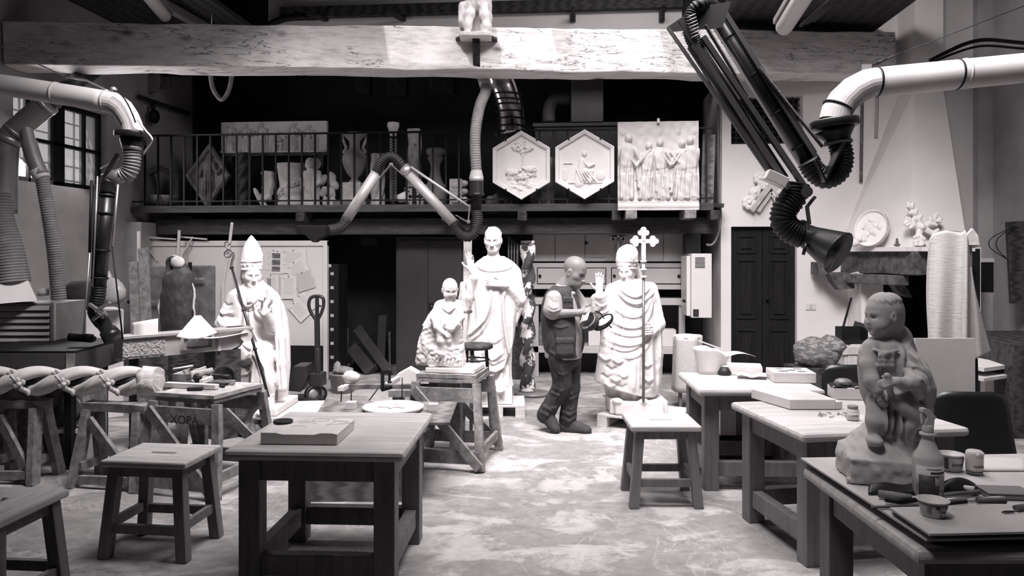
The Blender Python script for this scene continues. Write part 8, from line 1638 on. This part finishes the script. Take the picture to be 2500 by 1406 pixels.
# spray bottle
p = nb(2265,1206); t = thing('spray_bottle', 'white trigger spray bottle with a printed label before the child statue', 'bottle', p, YAW); s = sc((p - Vector((0,0, CAMH))).dot(CF)); pl = M('milky plastic', .55,.4, spec=.4)
mk('bottle_body', MB().lathe([(33 * s,0),(34.5 * s,3 * s),(34.5 * s,88 * s),(32 * s,98 * s),(22 * s,112 * s),(15 * s,132 * s),(13 * s,142 * s),(19 * s,144 * s),(19 * s,150 * s),(12 * s,151 * s)], n=36), pl, t); mk('collar', MB().lathe([(12 * s,151 * s),(13 * s,153 * s),(13 * s,168 * s),(11 * s,170 * s)], n=24), pl, t)
sh = MB().grid(1,1, lambda u, v: Vector((u, v,0))); sh.bm.clear(); sh.prism([(-11,166),(11,166),(12,182),(17,190),(10,196),(2,206),(-8,211),(-17,210),(-18,201),(-9,196),(-6,188),(-10,176)],(0,9 * s,0),(s,0,0),(0,0, s),18 * s)
mk('spray_head', sh, pl, t, bev=.002); mk('trigger', MB().prism([(-17,198),(-12,197),(-12,176),(-16,172),(-17,185)],(0,4 * s,0),(s,0,0),(0,0, s),8 * s), pl, t, bev=.001)
r = 34.7 * s
def wrap(mb, x0, x1, z0, z1, rr, n=12): return mb.grid(n,1, lambda u, v: Vector((rr * math.sin((x0 + (x1 - x0) * u) * s / rr),-rr * math.cos((x0 + (x1 - x0) * u) * s / rr),(z0 + (z1 - z0) * v) * s)),.0004)
lb = mk('label', wrap(MB(),-46,50,4,76, r,24), paper_print, t); b = MB()
wrap(b,-20,20,68,69.5, r + .0008); wrap(b,-12,30,58,63, r + .0008); wrap(b,-26,40,16,17.5, r + .0008); wrap(b,20,34,2,12, r + .0008); wrap(b,-38,-2,0,54, r + .0006); wrap(b,-38,8,8,30, r + .0006)
for i in range(9): wrap(b,40,49,18 + i * 4.2,20 + i * 4.2, r + .0008,4)
mk('print', b, M('label print', .05,.5), t); put_text('FORTE', 6.5 * s, t, ink,(6 * s,-r - .001,52 * s), FACE, bend=r)
# tubs and jar
def tub(label, px, py, z, r1, r0, h, txts, dark=False):
    c = G(px, py, z); t = thing('plastic_tub', label, 'tub', c, YAW, 'tubs on the near table'); mk('pot', MB().lathe([(r0,0),(r0 * 1.04,.004),(r1, h - .004),(r1 * 1.09, h - .003),(r1 * 1.10, h),(r1 * 1.02, h),(r0 * .96,.008)], n=36), pl, t); sl = (r1 - r0) / h; b = MB().grid(20,2, lambda u, v: Vector(((r0 + sl * (h * (.12 + .72 * v)) + .0022) * math.sin((u - .5) * 3.6),-(r0 + sl * (h * (.12 + .72 * v)) + .0022) * math.cos((u - .5) * 3.6), h * (.12 + .72 * v))),.0004); mk('label', b, paper_print, t)
    R = Matrix.Rotation(-math.atan(sl),3, 'X') @ FACE if False else FACE
    for tx, sz, x, zf, mt in txts: rr = r0 + sl * h * zf + .0022; put_text(tx, sz, t, mt,(rr * math.sin(x),-rr * math.cos(x), h * zf), Matrix.Rotation(x,3, 'Z') @ FACE, bend=rr)
    return t, sl, r0, h
z = zt2
p = G(2278,1262, zt2); s = sc((p - Vector((0,0, CAMH))).dot(CF)); t, sl, r0, h = tub('yoghurt tub standing on the smaller board at the near corner', 2278,1258, zt2 + .0005,34 * s,24 * s,40 * s,[])
ov = MB(); rr = r0 + sl * h * .70 + .0032; ov.grid(10,1, lambda u, v: Vector((rr * math.sin((u - .5) * .85 + .12),-rr * math.cos((u - .5) * .85 + .12), h * (.61 + .19 * v))),.0006); mk('emblem', ov, ink, t)
for tx, sz, x, zf, mt in (('FAGE', .0085,.12,.70, paper),('Total', .0105,.14,.43, ink),('0%', .010,.12,.18, M('print grey', .15,.6))): rr = r0 + sl * h * zf + .0048; put_text(tx, sz, t, mt,(rr * math.sin(x),-rr * math.cos(x), h * zf), Matrix.Rotation(x,3, 'Z') @ FACE, bend=rr)
b = MB()
for i in range(7): rr = r0 + sl * h * (.25 + .07 * i) + .0030; b.grid(6,1, lambda u, v: Vector((rr * math.sin(-.95 + u * .35),-rr * math.cos(-.95 + u * .35), h * (.25 + .07 * i + .03 * v))),.0004)
mk('small_print', b, M('print grey 2', .12,.6), t)
c_ = nb(2322,1148); s = sc((c_ - Vector((0,0, CAMH))).dot(CF)); t, sl, r0, h = tub('tub with dark swirls on its label, behind the spray bottle', 2322,1146, zt1,27 * s,22 * s,40 * s,[]); rr = r0 + sl * h * .45 + .0042; put_text('jocca', 12.5 * s, t, ink,(rr * math.sin(.02),-rr * math.cos(.02), h * .45), Matrix.Rotation(.02,3, 'Z') @ FACE, bend=rr, sx=1.0); b = MB()
for x0, x1 in ((-1.5,-.75),(.95,1.6)): b.grid(8,1, lambda u, v: Vector(((rr + sl * h * (.7 * v - .3) - .0012) * math.sin(x0 + (x1 - x0) * u),-(rr + sl * h * (.7 * v - .3) - .0012) * math.cos(x0 + (x1 - x0) * u), h * (.15 + .66 * v))),.0005)
mk('swirl', b, M('swirl', .06,.6), t)
c = nb(2379,1156); s = sc((c - Vector((0,0, CAMH))).dot(CF)); t = thing('upturned_jar', 'jar standing upside down on its lid behind the yoghurt tub', 'jar', c, YAW); mk('lid', MB().lathe([(17 * s,0),(18 * s,1 * s),(18 * s,7 * s),(16 * s,8 * s)], n=28), wood_mid, t); mk('jar_body', MB().lathe([(16 * s,8 * s),(19.5 * s,12 * s),(19.5 * s,48 * s),(18 * s,55 * s),(15 * s,57 * s)], n=30), pl, t); put_text('Polyfilla', 8.2 * s, t, M('jar print', .10,.6),(0,-20.2 * s,21 * s), Matrix.Rotation(PI, 3, 'Y') @ FACE, bend=20 * s)
mk('drip', MB().ball((-2 * s,-19 * s,50 * s),(6 * s,3 * s,5 * s),10).ball((10 * s,-16 * s,52 * s),(5 * s,4 * s,4 * s),8), plaster, t)
solo('paper_pad', MB().grid(8,4, lambda u, v: lvl(G(2385 + 125 * u - 5 * v,1150 - 30 * v, zt1), zt1 + .006 + .004 * math.sin(u * 4) * v),.006), paper, 'white paper pad at the far edge of the near table', 'paper', world=True)
solo('cork', MB().tube([nb(2067,1178) + Vector((0,0,.0115)), nb(2083,1179) + Vector((0,0,.0115))],.011,18), pl, 'small pale reel lying on the bare board before the child statue', 'reel', world=True)
# tools heap
def tl(name, pts, r, mt, label, cat, dz=.0, n=10): c = [lvl(G(x, y, zt1), zt1 + dz + (max(r) if isinstance(r, list) else r)) for x, y in pts]; return solo(name, MB().tube(c, r, n), mt, label, cat, world=True, group='tools on the near table')
leather = M('dark leather', .02,.4, spec=.5)
solo('leather_roll', MB().grid(16,10, lambda u, v: lvl(G(2120 + 130 * u,1208 - 18 * v, zt1), zt1 + .004 + (.034 + .01 * math.sin(u * 7)) * math.sin(PI * v) * (.6 + .4 * u)),.004), leather, 'dark leather tool roll crumpled in front of the child statue', 'tool roll', world=True)
solo('leather_pouch', MB().grid(14,10, lambda u, v: lvl(G(2296 + 90 * u,1204 - 16 * v, zt1), zt1 + .003 + .046 * math.sin(PI * v) * math.sin(PI * (.1 + .85 * u)) ** .7),.004), leather, 'shiny dark leather pouch just behind the spray bottle', 'pouch', world=True)
tl('rolled_rag', [(2145,1215),(2185,1222),(2225,1224)],[.014,.016,.010], wood_grey, 'stiff rolled rag before the leather tool roll', 'rag'); tl('black_rasp', [(2160,1228),(2200,1232),(2245,1228)],[.008,.012,.008], iron, 'black rasp between the rag and the yoghurt tub', 'rasp')
tl('flat_file', [(2128,1242),(2200,1240),(2256,1238)],[.0065,.0065,.006], wood_mid, 'long flat file jutting over the edge towards the child base', 'file', .0,4)
for i,(x0_, y0_, x1_, y1_, r, mt, lb) in enumerate(((2300,1214,2390,1208,[.007,.010], wood_mid, 'wooden chisel handle just behind the tub of yoghurt'),(2305,1224,2400,1220,[.006,.006], steel, 'steel spatula pointing towards the wall'),(2362,1226,2490,1216,[.004,.007], wood_pale, 'long pale modelling stick at the picture edge'),(2310,1236,2360,1232,[.008,.007], black_rubber, 'short black handle behind the tub of yoghurt'),(2385,1232,2455,1234,[.012,.010], M('handle wood', .10,.5), 'round dark wooden handle near the picture edge'),(2350,1200,2380,1206,[.009,.012], wood_pale, 'pale stub of a brush beside the leather pouch'))): tl('hand_tool', [(x0_, y0_),((x0_ + x1_) / 2,(y0_ + y1_) / 2),(x1_, y1_)],[r[0],(r[0] + r[1]) / 2, r[1]], mt, lb, 'tool', .001 * i)
tr = thing('plastic_case', 'flat translucent plastic case lying at the picture edge of the near table', 'case', nb(2450,1212), YAW - .1); mk('case_body', MB().span((-.07,-.04,0),(.09,.06,.018)), M('smoky plastic', .2,.3, spec=.5), tr, bev=.003); mk('lid', MB().span((-.072,-.042,.0185),(.092,.062,.024)), M('smoky plastic lid', .26,.25, spec=.5), tr, bev=.002)
ck = thing('curved_knife', 'small knife with a curved dark blade on the smaller board', 'knife', G(2470,1246, zt2 + .002)); mk('blade', MB().prism([(0,0),(.02,.012),(.045,.012),(.05,.004),(.03,.002)], G(2445,1252, zt2 + .003), CR, CF, .004), iron, ck, True); mk('handle', MB().tube([G(2478,1240, zt2 + .012), G(2540,1232, zt2 + .012)],[.010,.013],10), wood_mid, ck, True)
# ---------------------------------------------------------------- strip lights in the dark roof
for px0, py0, px1, py1, d0_, d1_, lb, w_ in ((405,42,300,-15,8.0,6.6, 'strip light under the dark ceiling near the window bay', .13),(1912,70,2010,-40,6.6,5.2, 'strip light under the dark ceiling by the folding arm', .15)):
    a, c = P(px0, py0, d0_), P(px1, py1, d1_); c.z = a.z + .02; t = thing('strip_light', lb, 'lamp', (a + c) / 2,0, 'ceiling strip lights'); mk('diffuser', MB().tube([a, a.lerp(c,.03), a.lerp(c,.97), c],[w_ * .3, w_ * .5, w_ * .5, w_ * .3],12), M('diffuser', .55,.35), t, True); mk('tray', MB().bar(a + Vector((0,0, w_ * .45)), c + Vector((0,0, w_ * .45)), w_ * 1.15,.05), duct_grey, t, True)
    for f in (.2,.8): e = a.lerp(c, f) + Vector((0,0, w_ * .45)); mk('hanger', MB().tube([e, lvl(e, ZS if px0 > 1000 and e.y > 7 else 5.2)],.005,6), iron, t, True)
solo('roof_purlin', MB().bar(P(395,8,8.6), P(500,66,9.6),.10,.10), steel, 'pale metal bar slanting above the dark end of the beam', 'bar', world=True); solo('hanging_rod', MB().tube([P(517,-20,9.3), P(517,60,9.3)],.006,6), steel, 'thin upright rod rising from the beam by the strip light', 'rod', world=True)
b = MB()
for i in range(3): b.tube([P(1955 + i * 16,62 - i * 6,7.4), P(2050 + i * 16,-20 - i * 6,6.6)],.02,8)
solo('ceiling_pipes', b, iron, 'dark pipes running along the ceiling by the strip light', 'pipes', world=True)
solo('wall_cables', MB().tube(crv([P(2270,148,8.6), P(2310,128,8.6), P(2360,106,8.6), P(2410,97,8.6), P(2490,104,8.5), P(2560,108,8.4)],6),.022,8).tube(crv([P(2270,156,8.6), P(2330,130,8.6), P(2400,112,8.6), P(2490,118,8.5), P(2560,122,8.4)],6),.014,8), iron, 'dark bundle of cables sagging across the wall by the chimney top', 'cables', world=True)
for px, y0, y1, m_ in ((2105,240,445, wood_mid),(2142,235,335, left_plaster)): solo('wall_pipe', MB().tube([onY(px, y0, YM - .03), onY(px - 3, y1, YM - .03)],.022,8), m_, ('dark' if px < 2120 else 'pale') + ' thin pipe running down the white wall beside the chimney hood', 'pipe', world=True)
